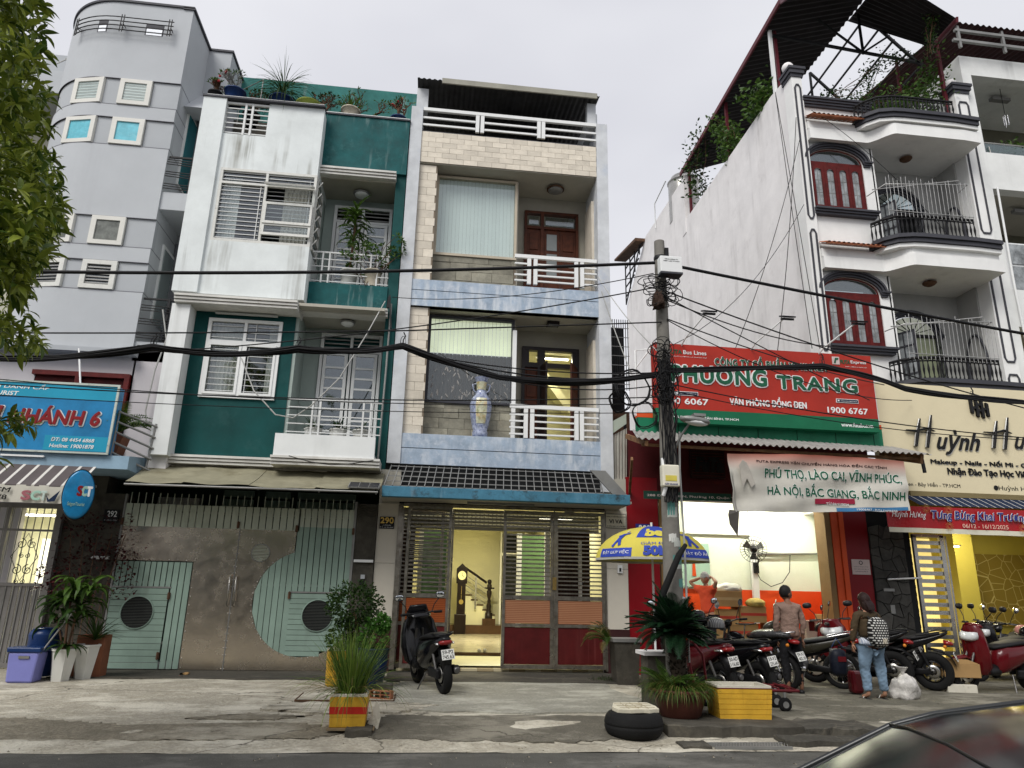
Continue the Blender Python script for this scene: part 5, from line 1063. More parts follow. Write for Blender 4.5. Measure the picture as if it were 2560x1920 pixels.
    bal(11.05,zb+.34,zb+.86 ,True)
bal(11.0,13.98,14.4,False)
for k in range(4):MB().box(9.6,11.6,15.42-.035*k,15.7,14.42+k*.065,14.48+k*.065).build('parapet_moulding',trimg,TH)
MB().box(9.6,14.2,15.5,15.7,13.85,14.42).build('parapet',townf,TH);MB().box(9.62,14.2,15.7,23,13.86,13.95).box(9.62,14.2,31,31.2,3.5,15).build('roof_slab',townf,TH)
wall_lamp('oval_ceiling_lamp','bronze ceiling lamp over the top townhouse balcony',12.65,15.7,13.28,.16,rust,rust);wall_lamp('oval_ceiling_lamp','bronze ceiling lamp over the lower townhouse balcony',12.7,15.6,9.5,.17,rust,rust)
RC=thing('rooftop_canopy','dark sheet roof on maroon steel posts over the townhouse terrace with open rafters','roof canopy',(11.5,17,15))
rsh=mat('brown_black_roof_sheet',(.014,.011,.011),rough=.7,var=.5,vs=2);mrn=mat('maroon_steel',(.11,.018,.025),rough=.5,var=.3)  # roof sheet colour lowered so it carries the underside's shade
def corr(q,a,b,c,d,n,amp=.025,f=None):
    """corrugated sheet a->b across ridges, d/c the far edge"""
    a,b,c,d=map(Vector,(a,b,c,d));nr=(b-a).cross(d-a).normalized();vs=[]
    for i in range(n*6+1):
        t_=i/(n*6);o=nr*amp*sin(2*pi*i/6);vs+=[a.lerp(b,t_)+o,d.lerp(c,t_)+o]
    q.add(vs,[(2*i,2*i+2,2*i+3,2*i+1) for i in range(n*6)],True)
RX,RZ,EZ=12.35,18.95,17.98
q=MB();corr(q,(9.36,15.45,EZ),(9.36,23.8,17.6),(RX-.6,23.8,18.5),(RX,15.45,RZ),40);q.build('left_roof_sheet',rsh,RC)
q=MB();corr(q,(9.05,14.6,17.25),(9.36,15.5,EZ),(RX,15.5,RZ),(RX-.4,14.5,18.3),6);corr(q,(RX-.4,14.5,18.3),(RX,16.9,RZ+.03),(14.05,15.8,17.25),(13.75,14.4,16.95),12);q.build('front_roof_sheet',rsh,RC)
q=MB();q.bar((9.3,15.45,EZ-.03),(9.3,23.8,17.55),.06,.16);q.bar((9.0,14.6,17.22),(9.32,15.5,EZ-.02),.06,.16);q.bar((13.8,14.4,16.9),(14.1,15.8,17.2),.06,.16);q.build('gutter',mrn,RC)
for y in (16.5,19.75,23.3):
    MB().bar((9.47,y,15.4),(9.47,y,17.85),.09).build('post',(cleanw if y<17 else mrn),RC)
    if y<17:MB().bar((9.62,y,15.4),(9.62,y,17.85),.08).build('post',mrn,RC)
for y in (16.4,19.2,22):
    q=MB();q.bar((9.5,y,17.6),(14.2,y,17.0 if y>17 else 17.2),.07);q.bar((RX,y,17.3),(RX,y,RZ),.06);q.bar((RX,y,17.35),(11.0,y,18.4),.05);q.bar((RX,y,17.35),(13.3,y,18.1),.05);q.bar((RX,y,RZ),(14.2,y,17.1),.07);q.build('truss',black,RC)
for k in range(5):x=RX+.25+k*.42;MB().bar((x,16.4,RZ-(x-RX)*.9),(x,23,RZ-(x-RX)*.9-.3),.05).build('rafter',black,RC)
MB().bar((14.1,15.6,13.9),(14.1,15.6,17.2),.09).bar((13.3,16.4,13.9),(13.4,16.4,17.2),.07).build('post',mrn,RC)
t=thing('water_tank','stainless water tank behind the townhouse roof edge','water tank',(9.9,25.5,16));MB().lathe([(.62,-1.5),(.62,.2),(.6,.35),(.66,.37),(.6,.42),(.5,.62),(.2,.72)],(9.95,25.2,17.7),24).build('tank',steel,t);MB().tube([(9.3,27,16.9),(9.3,27,18.1),(9.35,25.6,18.4)],.025,6).build('pipe',cleanw,t)
t=thing('rear_roof','small rusty lean-to roof and mesh cage behind the utility pole','roof',(9.3,30,17));MB().prism([(28.7,17.3),(32.4,18.0),(32.4,17.9),(28.7,17.15)],8.9,9.5,'X').build('sheet',rust,t)
zc=lambda y:17.35-(y-28.6)*.65;joinbars('cage_bar',black,t,[((9.3,y,zc(y)),(9.3,y,17.4)) for y in (29.4,30.2,31,31.8)]+[((9.3,28.8+k*.75,17.2-k*.5),(9.3,31.8,17.2-k*.5)) for k in range(4)]+[((9.3,31.8,15.3),(9.3,29.4,17.2))],.05)
# ------------------------------------------------------------------ far right building
FR=thing('far_white_building','white balcony building cut off by the right edge with glass balustrade','building',(16.5,15.5,0))
q=MB();q.box(14.95,19.5,15.5,15.8,16.12,16.76);q.box(14.95,19.5,15.5,15.8,12.4,13.55);q.box(14.95,19.5,15.5,15.8,8.35,9.4);q.box(14.66,14.95,15.5,18,6,16.76);q.box(14.95,19.5,15.8,18,16.2,16.3);q.build('wall',mat('peeling_white_wall',(.74,.75,.73),rough=.8,var=.1,streak=.5,scol=(.35,.35,.33),blotch=.5,bcol=(.5,.5,.48),bsc=3,bthr=.6),FR)
for z0 in (12.4,8.35):MB().box(14.9,19.5,15.8,18,z0,z0+.12).build('floor_slab',soff,FR)
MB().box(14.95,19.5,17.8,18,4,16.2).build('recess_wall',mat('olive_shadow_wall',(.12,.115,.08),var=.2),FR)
MB().box(14.95,19.5,17.7,17.8,13.5,14.9).build('dark_opening',dark,FR);MB().box(15.3,17.5,17.6,17.8,8.6,11.4).build('door_frame',trimg,FR)
for k in range(3):MB().box(15.4+k*.7,16.0+k*.7,17.55,17.6,8.7,11.3).build('door_pane',MATS['curtained_pane'],FR)
MB().box(14.95,19.5,15.55,15.57,13.0,13.88).build('glass_balustrade',glassmat('greenish_balustrade_glass',(.6,.75,.7),.12),FR);q=MB();q.tube([(14.9,15.56,13.9),(19.5,15.56,13.9)],.025,8);q.tube([(15.15,15.52,13.1),(15.1,15.52,13.75)],.02,6);q.build('handrail',steel,FR)
MB().box(15.0,16.6,15.56,15.6,9.3,10.8).build('lower_window_frame',cleanw,FR);MB().box(15.1,16.5,15.53,15.56,9.35,10.1).box(15.1,16.5,15.53,15.56,10.17,10.75).build('pane',MATS['curtained_pane'],FR)
q=MB();corr(q,(14.3,15.1,17.55),(19.5,15.1,17.5),(19.5,21,18.6),(14.3,21,18.6),28,.03);q.build('roof_sheet',mat('maroon_roof_sheet',(.06,.022,.022),rough=.7,var=.4),FR)
q=MB();q.bar((14.4,15.2,17.35),(19.5,15.2,17.3),.08);q.bar((14.3,15.2,17.0),(19.5,15.2,16.95),.08);[q.bar((x,15.2,16.75),(x,15.2,17.5),.07) for x in (14.5,15.9,17.3)];[q.bar((x,15.2,16.98),(x+.5,15.6,17.45),.04) for x in (14.6,16,17.4)];q.build('roof_frame',galv,FR)
MB().tube([(15.05,15.45,12.4),(15.0,15.45,9.5),(15.0,15.4,6.3)],.03,6).build('downpipe',cleanw,FR)
t=thing('wind_chime','bronze wind chime hanging in the far right balcony','wind chime',(16.2,16,15));MB().tube([(16.3,16.0,16.2),(16.3,16,15.3)],.008,4).build('cord',cable,t);[MB().tube([(16.3+.06*cos(k*1.25),16+.06*sin(k*1.25),15.25),(16.3+.06*cos(k*1.25),16+.06*sin(k*1.25),14.95-.05*(k%2))],.012,5).build('chime',chrome,t) for k in range(5)]
for z,lab in ((16.1,'long lamp fitting under the top slab at the right edge'),(12.3,'long lamp fitting under the middle slab at the right edge')):
    t=thing('lamp_fitting',lab,'lamp',(16.4,16.3,z));MB().box(16.2,16.8,16.2,16.35,z-.1,z).build('fitting',galv,t)
CS=thing('cream_salon_sign','huge cream shop sign with black raised Huỳnh Hương script','sign',(12.5,14.6,5))
MB().box(10.1,16.2,14.6,14.9,3.83,6.32).build('board',mat('cream_sign_board',(.70,.62,.42),rough=.5,var=.05),CS);MB().box(10.6,16.2,14.55,14.95,3.72,3.83).build('bottom_trim',mat('dull_brass_trim',(.25,.2,.1),metal=.4),CS)
rim=mat('silver_letter_edge',(.6,.6,.58),metal=.5,rough=.4)
def raised(s,x0,x1,z0,z1,off,shear=0,d=.035):
    off=off*.5+.006
    text(s,x0,x1,z0,z1,14.6-d,ink,CS,.02,off=off,shear=shear);text(s,x0+.012,x1+.012,z0-.01,z1-.01,14.6-d+.022,rim,CS,d-.024,off=off+.012,shear=shear)
def script_H(x0,z0,s):
    """handwritten capital H of two slanted strokes and a swash"""
    for m_,dy,r in ((ink,0,1),(rim,.03,1.25)):
        q=MB();w_=.042*s*r
        q.tube([(x0+.02*s,14.53+dy,z0),(x0+.1*s,14.53+dy,z0+.3*s),(x0+.24*s,14.53+dy,z0+.75*s)],[w_*.9,w_,w_*.5],8);q.tube([(x0+.34*s,14.53+dy,z0-.02*s),(x0+.44*s,14.53+dy,z0+.35*s),(x0+.58*s,14.53+dy,z0+.86*s)],[w_*.9,w_,w_*.5],8)
        q.tube([(x0-.2*s,14.53+dy,z0+.43*s),(x0+.1*s,14.53+dy,z0+.42*s),(x0+.4*s,14.53+dy,z0+.5*s),(x0+.62*s,14.53+dy,z0+.43*s)],[w_*.3,w_*.6,w_*.7,w_*.3],8);q.build('script_letter',m_,CS)
script_H(10.86,4.84,.86);raised('uỳnh',11.43,12.50,4.70,5.26,.022,.45);script_H(12.78,4.88,.86);raised('ương',13.38,14.4,4.8,5.24,.022,.45)
for x0,za,zb in ((12.40,5.68,6.02),(12.53,5.60,6.06),(12.66,5.58,6.04),(12.79,5.62,5.96)):MB().prism([(x0,za+.03),(x0+.06,za),(x0+.06,zb-.03),(x0,zb)],14.54,14.6).build('emblem_bar',black,CS)
for x0,x1,z in ((12.46,12.53,5.80),(12.59,12.66,5.88),(12.59,12.66,5.74),(12.72,12.79,5.78)):MB().box(x0,x1,14.545,14.6,z,z+.055).build('emblem_bar',black,CS)
raised('Makeup - Nails - Nối Mi - Gội',11.22,13.75,4.44,4.60,.02,d=.025);raised('Nhận Đào Tạo Học Viên',11.6,13.62,4.2,4.40,.02,d=.025)
text('Đồng Đen - Bảy Hiền - TP.HCM',10.2,11.86,3.92,4.05,14.595,ink,CS,.01);text('Huỳnh Hương',12.8,13.85,3.9,4.04,14.595,ink,CS,.01)
MB().lathe([(.055,-.006),(.055,0)],(12.73,14.594,3.98),16,axis='Y').build('round_icon',ink,CS)
NA=thing('navy_striped_awning','navy and white striped awning folded under the cream sign','awning',(12.5,14.2,3.6))
for k in range(28):x=10.4+k*.2;MB().add([(x,14.6,3.74),(x+.178,14.6,3.74),(x+.258,14.15,3.47),(x+.08,14.15,3.47)],[(0,3,2,1)]).build('awning_strip',MATS['navy_print'],NA);MB().add([(x+.181,14.6,3.74),(x+.198,14.6,3.74),(x+.278,14.15,3.47),(x+.261,14.15,3.47)],[(0,3,2,1)]).build('awning_stripe',awl,NA)
RB=thing('red_opening_banner','glossy red banner announcing a grand opening in white edged navy script','banner',(12.5,14,3.2))
rbm=mat('glossy_red_vinyl',(.36,.012,.016),rough=.3,var=.2,vs=2,blotch=.3,bcol=(.6,.12,.05),bsc=2.5,bthr=.62,bump=.2,bs=3)
q=MB();vs=[]
for i in range(41):
    x=9.62+6.4*i/40;y=14.05+.02*sin(i*1.1);vs+=[(x,y,2.97),(x,14.05+.01*sin(i),3.42)]
q.add(vs,[(2*i,2*i+2,2*i+3,2*i+1) for i in range(40)],True);q.build('banner_cloth',rbm,RB)
q=MB();q.add([(v[0],v[1]-.001,v[2]-(.0 if k%2 else 0)) for k,v in enumerate([(9.64+6.38*i/40,14.05+.02*sin(i*1.1),2.87 if j==0 else 2.97) for i in range(41) for j in (0,1)])],[(2*i,2*i+2,2*i+3,2*i+1) for i in range(40)],True);q.build('white_hem',mat('white_yellow_hem',(.7,.68,.55),var=.1,blotch=.6,bcol=(.8,.5,.05),bsc=.8),RB)
navy=mat('navy_letter',(.02,.03,.2),rough=.4,var=.05)
text('Huỳnh Hương',9.72,10.5,3.14,3.32,14.015,cleanw,RB,.004,shear=.4)
text('Tưng Bừng Khai Trương',10.62,12.85,3.12,3.36,14.01,navy,RB,.004,off=.012,shear=.15);text('Tưng Bừng Khai Trương',10.62,12.85,3.12,3.36,14.018,cleanw,RB,.004,off=.04,shear=.15);text('06/12 - 16/12/2025',11.3,12.36,3.0,3.085,14.012,mat('pale_peach_print',(.75,.5,.4)),RB,.004)
for bx,bz in ((10.52,3.38),(11.03,3.36),(11.0,3.02),(12.7,3.02)):
    q=MB();[q.bar((bx+.03*cos(a),14.018,bz+.03*sin(a)),(bx+.1*cos(a),14.018,bz+.1*sin(a)),.006,.003) for a in [j*pi/8 for j in range(16)]];q.build('firework_print',mat('gold_print',(.6,.3,.1)) if 'gold_print' not in MATS else MATS['gold_print'],RB)
SH=thing('yellow_salon_room','yellow lit shop interior with patterned wallpaper at the right','room',(13,17,0))
yw=mat('ochre_yellow_wall',(.56,.47,.09),rough=.7,var=.06)
q=MB();q.quad((11.8,15.0,0),(11.8,18.2,0),(11.8,18.2,3.7),(11.8,15.0,3.7));q.quad((11.8,18.2,0),(17.5,18.2,0),(17.5,18.2,3.7),(11.8,18.2,3.7));q.quad((17.5,15,0),(17.5,18.2,0),(17.5,18.2,3.7),(17.5,15,3.7));q.quad((11.8,15,3.7),(17.5,15,3.7),(17.5,18.2,3.7),(11.8,18.2,3.7));q.build('walls',yw,SH)
MB().box(11.9,13.4,17.9,18.15,0,3.7).build('pale_wall',mat('pale_green_grey_wall',(.45,.48,.38),var=.06),SH);MB().box(13.45,14.3,17.5,18.1,0,3.7).build('column',yw,SH)
wp=mat('floral_wallpaper',(.30,.22,.04),rough=.6,var=.2);t_=wp.node_tree;b_=t_.nodes['Principled BSDF'];v_=t_.nodes.new('ShaderNodeTexVoronoi');v_.feature='DISTANCE_TO_EDGE';v_.inputs['Scale'].default_value=3.5;ge_=t_.nodes.new('ShaderNodeNewGeometry');t_.links.new(ge_.outputs['Position'],v_.inputs[0]);mr_=t_.nodes.new('ShaderNodeMapRange');mr_.inputs[1].default_value=.01;mr_.inputs[2].default_value=.03;t_.links.new(v_.outputs[0],mr_.inputs[0]);mm_=t_.nodes.new('ShaderNodeMix');mm_.data_type='RGBA';mm_.inputs[6].default_value=(.62,.52,.2,1);mm_.inputs[7].default_value=(.28,.2,.035,1);t_.links.new(mr_.outputs[0],mm_.inputs[0]);t_.links.new(mm_.outputs[2],b_.inputs['Base Color'])
MB().box(14.35,17.4,18.1,18.18,.9,2.75).build('wallpaper',wp,SH);MB().box(12.0,13.35,17.85,17.9,.0,1.5).build('wallpaper',wp,SH);MB().box(12.0,13.35,17.83,17.9,1.5,1.58).build('wall_rail',woodd,SH);MB().box(11.8,17.5,15.0,18.2,-.06,-.02).build('floor',park_m,SH)
MB().box(10.3,17.5,14.98,15.1,3.4,3.75).build('lintel',yw,SH)
tube_lamp('lit tube in the yellow salon',(12.4,16.6,3.55),(14.2,16.6,3.55),42,(1,.92,.66))
tube_lamp('lit tube on the salon side wall',(11.95,15.6,2.72),(12.4,15.6,2.74),10,(1,.9,.6))
SW=thing('slate_wall','dark crazy-paved slate wall strip between the red panel and steel gate','wall',(10.1,15,0))
MB().box(9.76,10.75,15.0,15.3,-.06,3.4).build('backing',dark,SW);random.seed(9);dsl=mat('charcoal_slate',(.06,.058,.052),rough=.7,var=.4,vs=6,rnd=.35,bump=.4,bs=9)
GX,GR_=5,13
jit=[[(9.77+.2*(c+(.5 if r%2 else 0)*(0<c<GX))*.82+random.uniform(-.06,.06)*(0<c<GX),-.02+.24*r+random.uniform(-.08,.08)) for c in range(GX+1)] for r in range(GR_+1)]
for r in range(GR_):
    c=0
    while c<GX:
        k_=2 if (c<GX-1 and random.random()<.35) else 1
        pts=[jit[r][c]]+([jit[r][c+1]] if k_==2 else [])+[jit[r][c+k_],jit[r+1][c+k_]]+([jit[r+1][c+1]] if k_==2 else [])+[jit[r+1][c]]
        cx=sum(p[0] for p in pts)/len(pts);cz=sum(p[1] for p in pts)/len(pts);MB().prism([(cx+(p[0]-cx)*.93,cz+(p[1]-cz)*.93) for p in pts],14.97-random.uniform(0,.02),15.0).build('slate_stone',dsl,SW);c+=k_
MB().box(9.95,10.2,14.94,14.97,1.68,1.74).build('ledge',galv,SW);MB().box(10.06,10.16,14.94,14.97,1.22,1.4).build('switch',galv,SW)
t=thing('shop_tube_light','thin white tube light leaning across the slate wall','tube light',(10.4,14.9,1.9));MB().tube([(10.05,14.9,1.93),(10.85,14.9,1.98)],.02,6).build('tube',cleanw,t)
SGt=thing('steel_sliding_gate','polished steel slatted sliding gate lit yellow from behind','gate',(11.1,15,0))
for k in range(17):z=.06+k*.165;MB().box(10.86,11.42,14.95,14.975,z,z+.085).build('slat',steel,SGt);MB().box(10.38,10.8,15.06,15.08,z+.05,z+.12).build('slat',steel,SGt)
q=MB();q.box(10.78,10.86,14.93,15.0,-.02,2.9);q.box(11.42,11.52,14.93,15.0,-.02,2.9);q.box(11.56,11.6,14.95,15.02,-.02,2.9);q.box(10.78,11.52,14.93,15.0,2.86,2.93);q.build('gate_post',steel,SGt)
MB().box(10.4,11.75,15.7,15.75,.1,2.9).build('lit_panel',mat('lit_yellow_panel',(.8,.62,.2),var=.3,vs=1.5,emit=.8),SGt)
# ------------------------------------------------------------------ narrow rusty lot between the pale blue house and the bus office
RL=thing('rusty_tin_shed','narrow dark shed of rusty tin sheets and barred grilles between the houses','shed',(4.3,15.5,0))
MB().box(4.0,4.72,16.1,16.3,3.4,5.7).build('wall',rust,RL)
MB().box(4.05,4.72,16.5,17,5.6,8.0).build('dark_shaft',dark,RL)
rowbars('bar',black,RL,[((4.2+i*.055,16.0,6.2),(4.2+i*.055,16.0,8.02)) for i in range(10)],.016)
rowbars('crossbar',galv,RL,[((4.18,15.99,6.35+i*.24),(4.72,15.99,6.35+i*.24)) for i in range(7)],.014)
rst=mat('rust_streaked_grey_sheet',(.36,.35,.31),rough=.7,metal=.1,var=.2,streak=1.0,scol=(.13,.02,.012),sthr=.46,sx=7,sz=.5,bump=.1)
q=MB();corr(q,(3.98,15.0,3.75),(3.98,16.2,3.75),(3.98,16.2,5.0),(3.98,15.0,4.9),14,.018);q.build('tin_sheet',rst,RL)
q=MB();corr(q,(3.98,15.05,3.7),(4.3,15.05,3.5),(4.34,15.05,5.05),(3.99,15.05,4.86),5,.015);q.build('tin_sheet',rst,RL)
MB().add([(3.97,15.0,4.88),(4.32,15.0,5.14),(4.32,15.0,5.37),(3.97,15.0,5.16)],[(0,1,2,3)]).build('pale_green_flashing',mat('pale_green_sheet',(.38,.43,.36),var=.15),RL)
MB().bar((4.05,15.2,3.4),(4.42,15.2,3.4),.3,.5).build('dark_gap',dark,RL);MB().bar((4.34,15.2,3.3),(4.34,15.2,5.2),.05).build('post',black,RL)
MB().box(-.9,9.4,30,30.2,-.3,6).build('rear_wall',dark,RL)
# ------------------------------------------------------------------ bus office
redp=mat('deep_red_panel',(.20,.006,.010),rough=.35,var=.12,bump=.02);red2=mat('sign_red_vinyl',(.38,.028,.016),rough=.35,var=.15,vs=1.5,bump=.02);grnp=mat('sign_green_vinyl',(.008,.13,.06),rough=.4,var=.15,bump=.02)
grn2=mat('stained_green_fascia',(.012,.17,.085),rough=.5,var=.2,streak=.7,scol=(.004,.05,.03),sthr=.5,sx=5,sz=.7)
orr=mat('orange_red_paint',(.66,.085,.02),rough=.45,var=.08);orb=mat('orange_lit_wall',(.78,.085,.02),rough=.4,var=.08)
BO=thing('bus_office','bus company office with red panels and brightly lit white and orange hall','shop',(7,15,0))
MB().box(4.27,4.97,15.0,15.3,-.06,3.95).build('red_panel',redp,BO);MB().box(9.2,9.76,15.0,15.3,-.06,3.5).build('red_panel',redp,BO)
MB().box(4.3,4.96,14.99,15.0,.98,1.0).build('panel_joint',MATS['maroon_plinth'],BO)
MB().box(8.9,9.06,14.96,15.3,-.06,3.6).build('orange_strip',orr,BO);MB().box(9.07,9.18,14.93,15.3,-.06,3.6).build('orange_strip',orr,BO)
brz=mat('bronze_door_frame',(.23,.14,.06),rough=.45,metal=.3,var=.2)
MB().box(8.76,8.89,14.98,15.4,-.06,3.6).box(5.0,5.08,14.98,15.3,-.06,3.6).box(5.1,5.14,14.99,15.3,-.06,3.6).build('door_frame',brz,BO)
MB().box(9.3,9.72,14.985,15,2.02,2.34).build('notice',mat('dull_pink_notice',(.60,.50,.48),var=.05),BO)
text('PHÁT HIỆN CHÁY GỌI 114',9.34,9.68,2.12,2.15,14.984,ink,BO,.003);text('BẢNG KẾ HOẠCH PCCC',9.34,9.68,2.17,2.2,14.984,ink,BO,.003);text('vui lòng không đậu xe',9.36,9.66,2.07,2.1,14.984,ink,BO,.003);MB().lathe([(.045,-.004),(.03,-.004)],(9.51,14.984,2.27),16,axis='Y',caps=False).build('notice_ring',ink,BO)
MB().box(4.35,10.0,15.02,15.3,3.5,5.0).build('upper_wall',mat('shadowed_maroon_wall',(.075,.008,.010),rough=.6,var=.3),BO)
fw=mat('white_hall_wall',(.80,.84,.72),rough=.7,var=.05,blotch=.25,bcol=(.55,.62,.35),bsc=.8)
q=MB();q.quad((4.95,17.0,1.66),(9.8,17.0,1.66),(9.8,17.0,4.3),(4.95,17.0,4.3));q.quad((9.8,17,1.66),(9.0,15.3,1.66),(9.0,15.3,4.3),(9.8,17,4.3));q.quad((4.95,15.3,0),(4.95,17,0),(4.95,17,4.3),(4.95,15.3,4.3));q.quad((4.95,15.3,4.2),(9.8,15.3,4.2),(9.8,17,4.2),(4.95,17,4.2));q.build('hall_wall',fw,BO)
q=MB();q.quad((4.95,16.99,0),(9.8,16.99,0),(9.8,16.99,1.66),(4.95,16.99,1.66));q.quad((9.79,17,0),(8.99,15.3,0),(8.99,15.3,1.66),(9.79,17,1.66));q.build('orange_dado',orb,BO)
MB().box(4.95,9.8,15.0,17,-.06,.22).build('hall_floor',mat('hall_floor',(.25,.22,.18),rough=.4),BO)
for x0,x1,z0,z1 in ((8.05,9.62,2.55,3.75),(6.2,7.95,2.95,3.9)):MB().box(x0,x1,16.93,16.985,z0,z1).build('white_board',mat('white_melamine',(.86,.88,.80),rough=.4,var=.03) if 'white_melamine' not in MATS else MATS['white_melamine'],BO)
MB().box(7.9,8.05,16.9,16.985,.9,3.9).build('wall_duct',cleanw,BO)
MB().tube([(8.0,16.92,2.5),(9.7,16.92,2.56)],.02,6).build('conduit',galv,BO)
PO=thing('poster','pale green wall poster with rows of small print in the hall','poster',(6.2,16.95,2));MB().box(5.65,6.85,16.93,16.96,1.7,2.72).build('sheet',mat('pale_green_poster',(.38,.55,.45),var=.08),PO)
for k in range(5):text(('ĐẢM BẢO AN TOÀN','HÀNG HÓA CỦA BẠN','LÀ NIỀM VUI','CỦA CHÚNG TÔI','XIN CẢM ƠN')[k],5.72,6.12+.05*(k%2),2.1-k*.08,2.14-k*.08,16.925,MATS['mid'] if 'mid' in MATS else grnp,PO,.003)
text('CHUYỂN PHÁT',6.2,6.78,2.42,2.5,16.925,orr,PO,.003);MB().prism([(6.4,1.95),(6.5,1.95),(6.48,2.25),(6.45,2.35),(6.42,2.25)],16.92,16.93).build('poster_figure',orr,PO)
tube_lamp('first lit tube under the bus hall ceiling',(5.6,16.0,4.1),(7.0,16.0,4.1),40,(1,.98,.84))
tube_lamp('second lit tube under the bus hall ceiling',(7.6,16.0,4.1),(9.0,16.0,4.1),40,(1,.98,.84))
RS_=thing('red_bus_sign','wide red shop sign with green raised PHƯƠNG TRANG letters','sign',(7.3,14.2,6))
MB().box(4.74,9.81,14.2,14.42,5.33,6.8).build('board',red2,RS_);MB().box(4.74,9.81,14.195,14.42,5.03,5.327).build('green_band',grnp,RS_)
grl=mat('green_raised_letter',(.012,.10,.05),rough=.4,var=.1)
def outl(s,x0,x1,z0,z1,off,y=14.165,m=grl,o2=.03,sl=0):text(s,x0,x1,z0,z1,y,m,RS_,.012,off=off,slope=sl,space=1.12);text(s,x0,x1,z0,z1,y+.014,cleanw,RS_,.018,off=off+o2,slope=sl,space=1.12)
outl('CÔNG TY CỔ PHẦN XE KHÁCH',6.11,8.7,6.36,6.61,.012,o2=.035)
outl('PHUONG',5.12,7.26,5.94,6.30,.03,o2=.05)
for x in (6.13,6.53):
    for r,y,m_ in ((.026,14.162,grl),(.045,14.178,cleanw)):MB().tube([(x,y+.01,6.24),(x+.05,y+.01,6.27),(x+.06,y+.01,6.33)],r,6).build('lettering',m_,RS_)
outl('TRANG',7.52,9.38,5.91,6.20,.03,o2=.05)
text('VĂN PHÒNG ĐỒNG ĐEN',6.40,8.15,5.48,5.70,14.18,cleanw,RS_,.02,off=.02,space=1.05)
text('1900 6067',4.82,5.91,5.44,5.57,14.19,cleanw,RS_,.01,off=.02);text('1900 6767',8.64,9.58,5.42,5.55,14.19,cleanw,RS_,.01,off=.02)
for x0,x1,z,s in ((5.17,5.69,5.63,'TỔNG ĐÀI ĐẶT VÉ'),(8.86,9.38,5.66,'TỔNG ĐÀI HÀNG HÓA')):
    MB().box(x0,x1,14.185,14.2,z,z+.09).build('pill_border',cleanw,RS_);MB().box(x0+.012,x1-.012,14.18,14.2,z+.012,z+.078).build('pill',MATS['navy_print'],RS_);text(s,x0+.1,x1-.04,z+.03,z+.06,14.178,cleanw,RS_,.003);MB().box(x0+.03,x0+.07,14.178,14.18,z+.028,z+.062).build('pill_icon',cleanw,RS_)
text('288 ĐỒNG ĐEN, P.10, Q. TÂN BÌNH, TP.HCM',4.82,6.57,5.12,5.2,14.19,cleanw,RS_,.004,off=.02);text('www.futabus.vn',8.92,9.66,5.12,5.21,14.19,cleanw,RS_,.004,off=.015)
for x0,s1,s2,w1 in ((5.06,'FUTA','Bus Lines',.87),(9.07,'FUTA','Express',.61)):
    text(s1,x0,x0+w1*.36,6.575,6.665,14.19,grl,RS_,.006,off=.03);text(s2,x0+w1*.4,x0+w1,6.575,6.665,14.19,cleanw,RS_,.006,off=.01);text('CHẤT LƯỢNG LÀ DANH DỰ',x0+.1,x0+w1,6.5,6.53,14.19,cleanw,RS_,.003)
for x0 in (4.93,8.87):MB().box(x0,x0+.17,14.185,14.2,6.55,6.73).build('logo_box',MATS['dull_pink_notice'],RS_);MB().prism([(x0+.03,6.58),(x0+.07,6.7),(x0+.15,6.7),(x0+.13,6.66),(x0+.09,6.66),(x0+.07,6.58)],14.175,14.185).build('logo_mark',grl,RS_)
GF=thing('green_fascia','weathered green fascia box under the red bus sign','fascia',(7.2,14.3,5));MB().box(4.4,10.02,14.43,14.6,4.75,5.16).build('box',grn2,GF);MB().box(4.4,10.02,14.425,14.6,5.163,5.26).build('orange_cap',orr,GF)
for k in range(7):MB().box(4.4+k*.9,4.405+k*.9,14.42,14.43,4.76,5.15).build('joint',dark,GF)
for i,(x,hx,tilt) in enumerate(((5.38,.28,0),(6.98,.42,.1),(8.58,.45,0))):
    t=thing('sign_floodlight',('small floodlight over the left end of the red sign','small floodlight with a wire frame over the middle of the red sign','small floodlight over the right end of the red sign')[i],'floodlight',(x,13.9,6.8));MB().tube([(x,14.3,6.75),(x,13.95,6.86),(x+hx,13.4,7.25)],.018,6).build('arm',cleanw,t)
    M_=Matrix.Translation((x+hx+.02,13.36,7.25)) @ Matrix.Rotation(rad(20),4,'X');MB().box(-.13,.16,-.09,.09,.0,.03,M_).box(-.1,.14,-.06,.06,-.06,-.015,M_).build('lamp_head',black,t)
t=thing('sign_bracket','white pipe bracket holding the left end of the red sign','bracket',(4.5,14.4,6));MB().tube([(4.4,14.5,5.2),(4.42,14.5,6.7),(4.75,14.4,6.72)],.02,6).tube([(4.42,14.5,6.3),(4.7,14.4,6.68)],.015,6).build('pipe',cleanw,t)
t=thing('sign_bracket','white pipe bracket right of the red sign','bracket',(10.1,14.4,6));MB().tube([(9.82,14.4,6.72),(10.0,14.5,6.7),(10.02,14.5,5.2)],.02,6).tube([(9.85,14.4,5.8),(10.0,14.5,6.05)],.015,6).build('pipe',cleanw,t)
CA=thing('corrugated_awning','grey corrugated sheet awning under the red bus sign','awning',(7,13.6,4.5));q=MB();corr(q,(3.95,13.0,4.38),(10.05,13.0,4.33),(10.35,14.5,4.78),(4.3,14.5,4.88),46,.022);q.build('sheet',mat('grey_corrugated_sheet',(.36,.35,.33),rough=.55,metal=.2,var=.3,vs=2,streak=.3),CA)
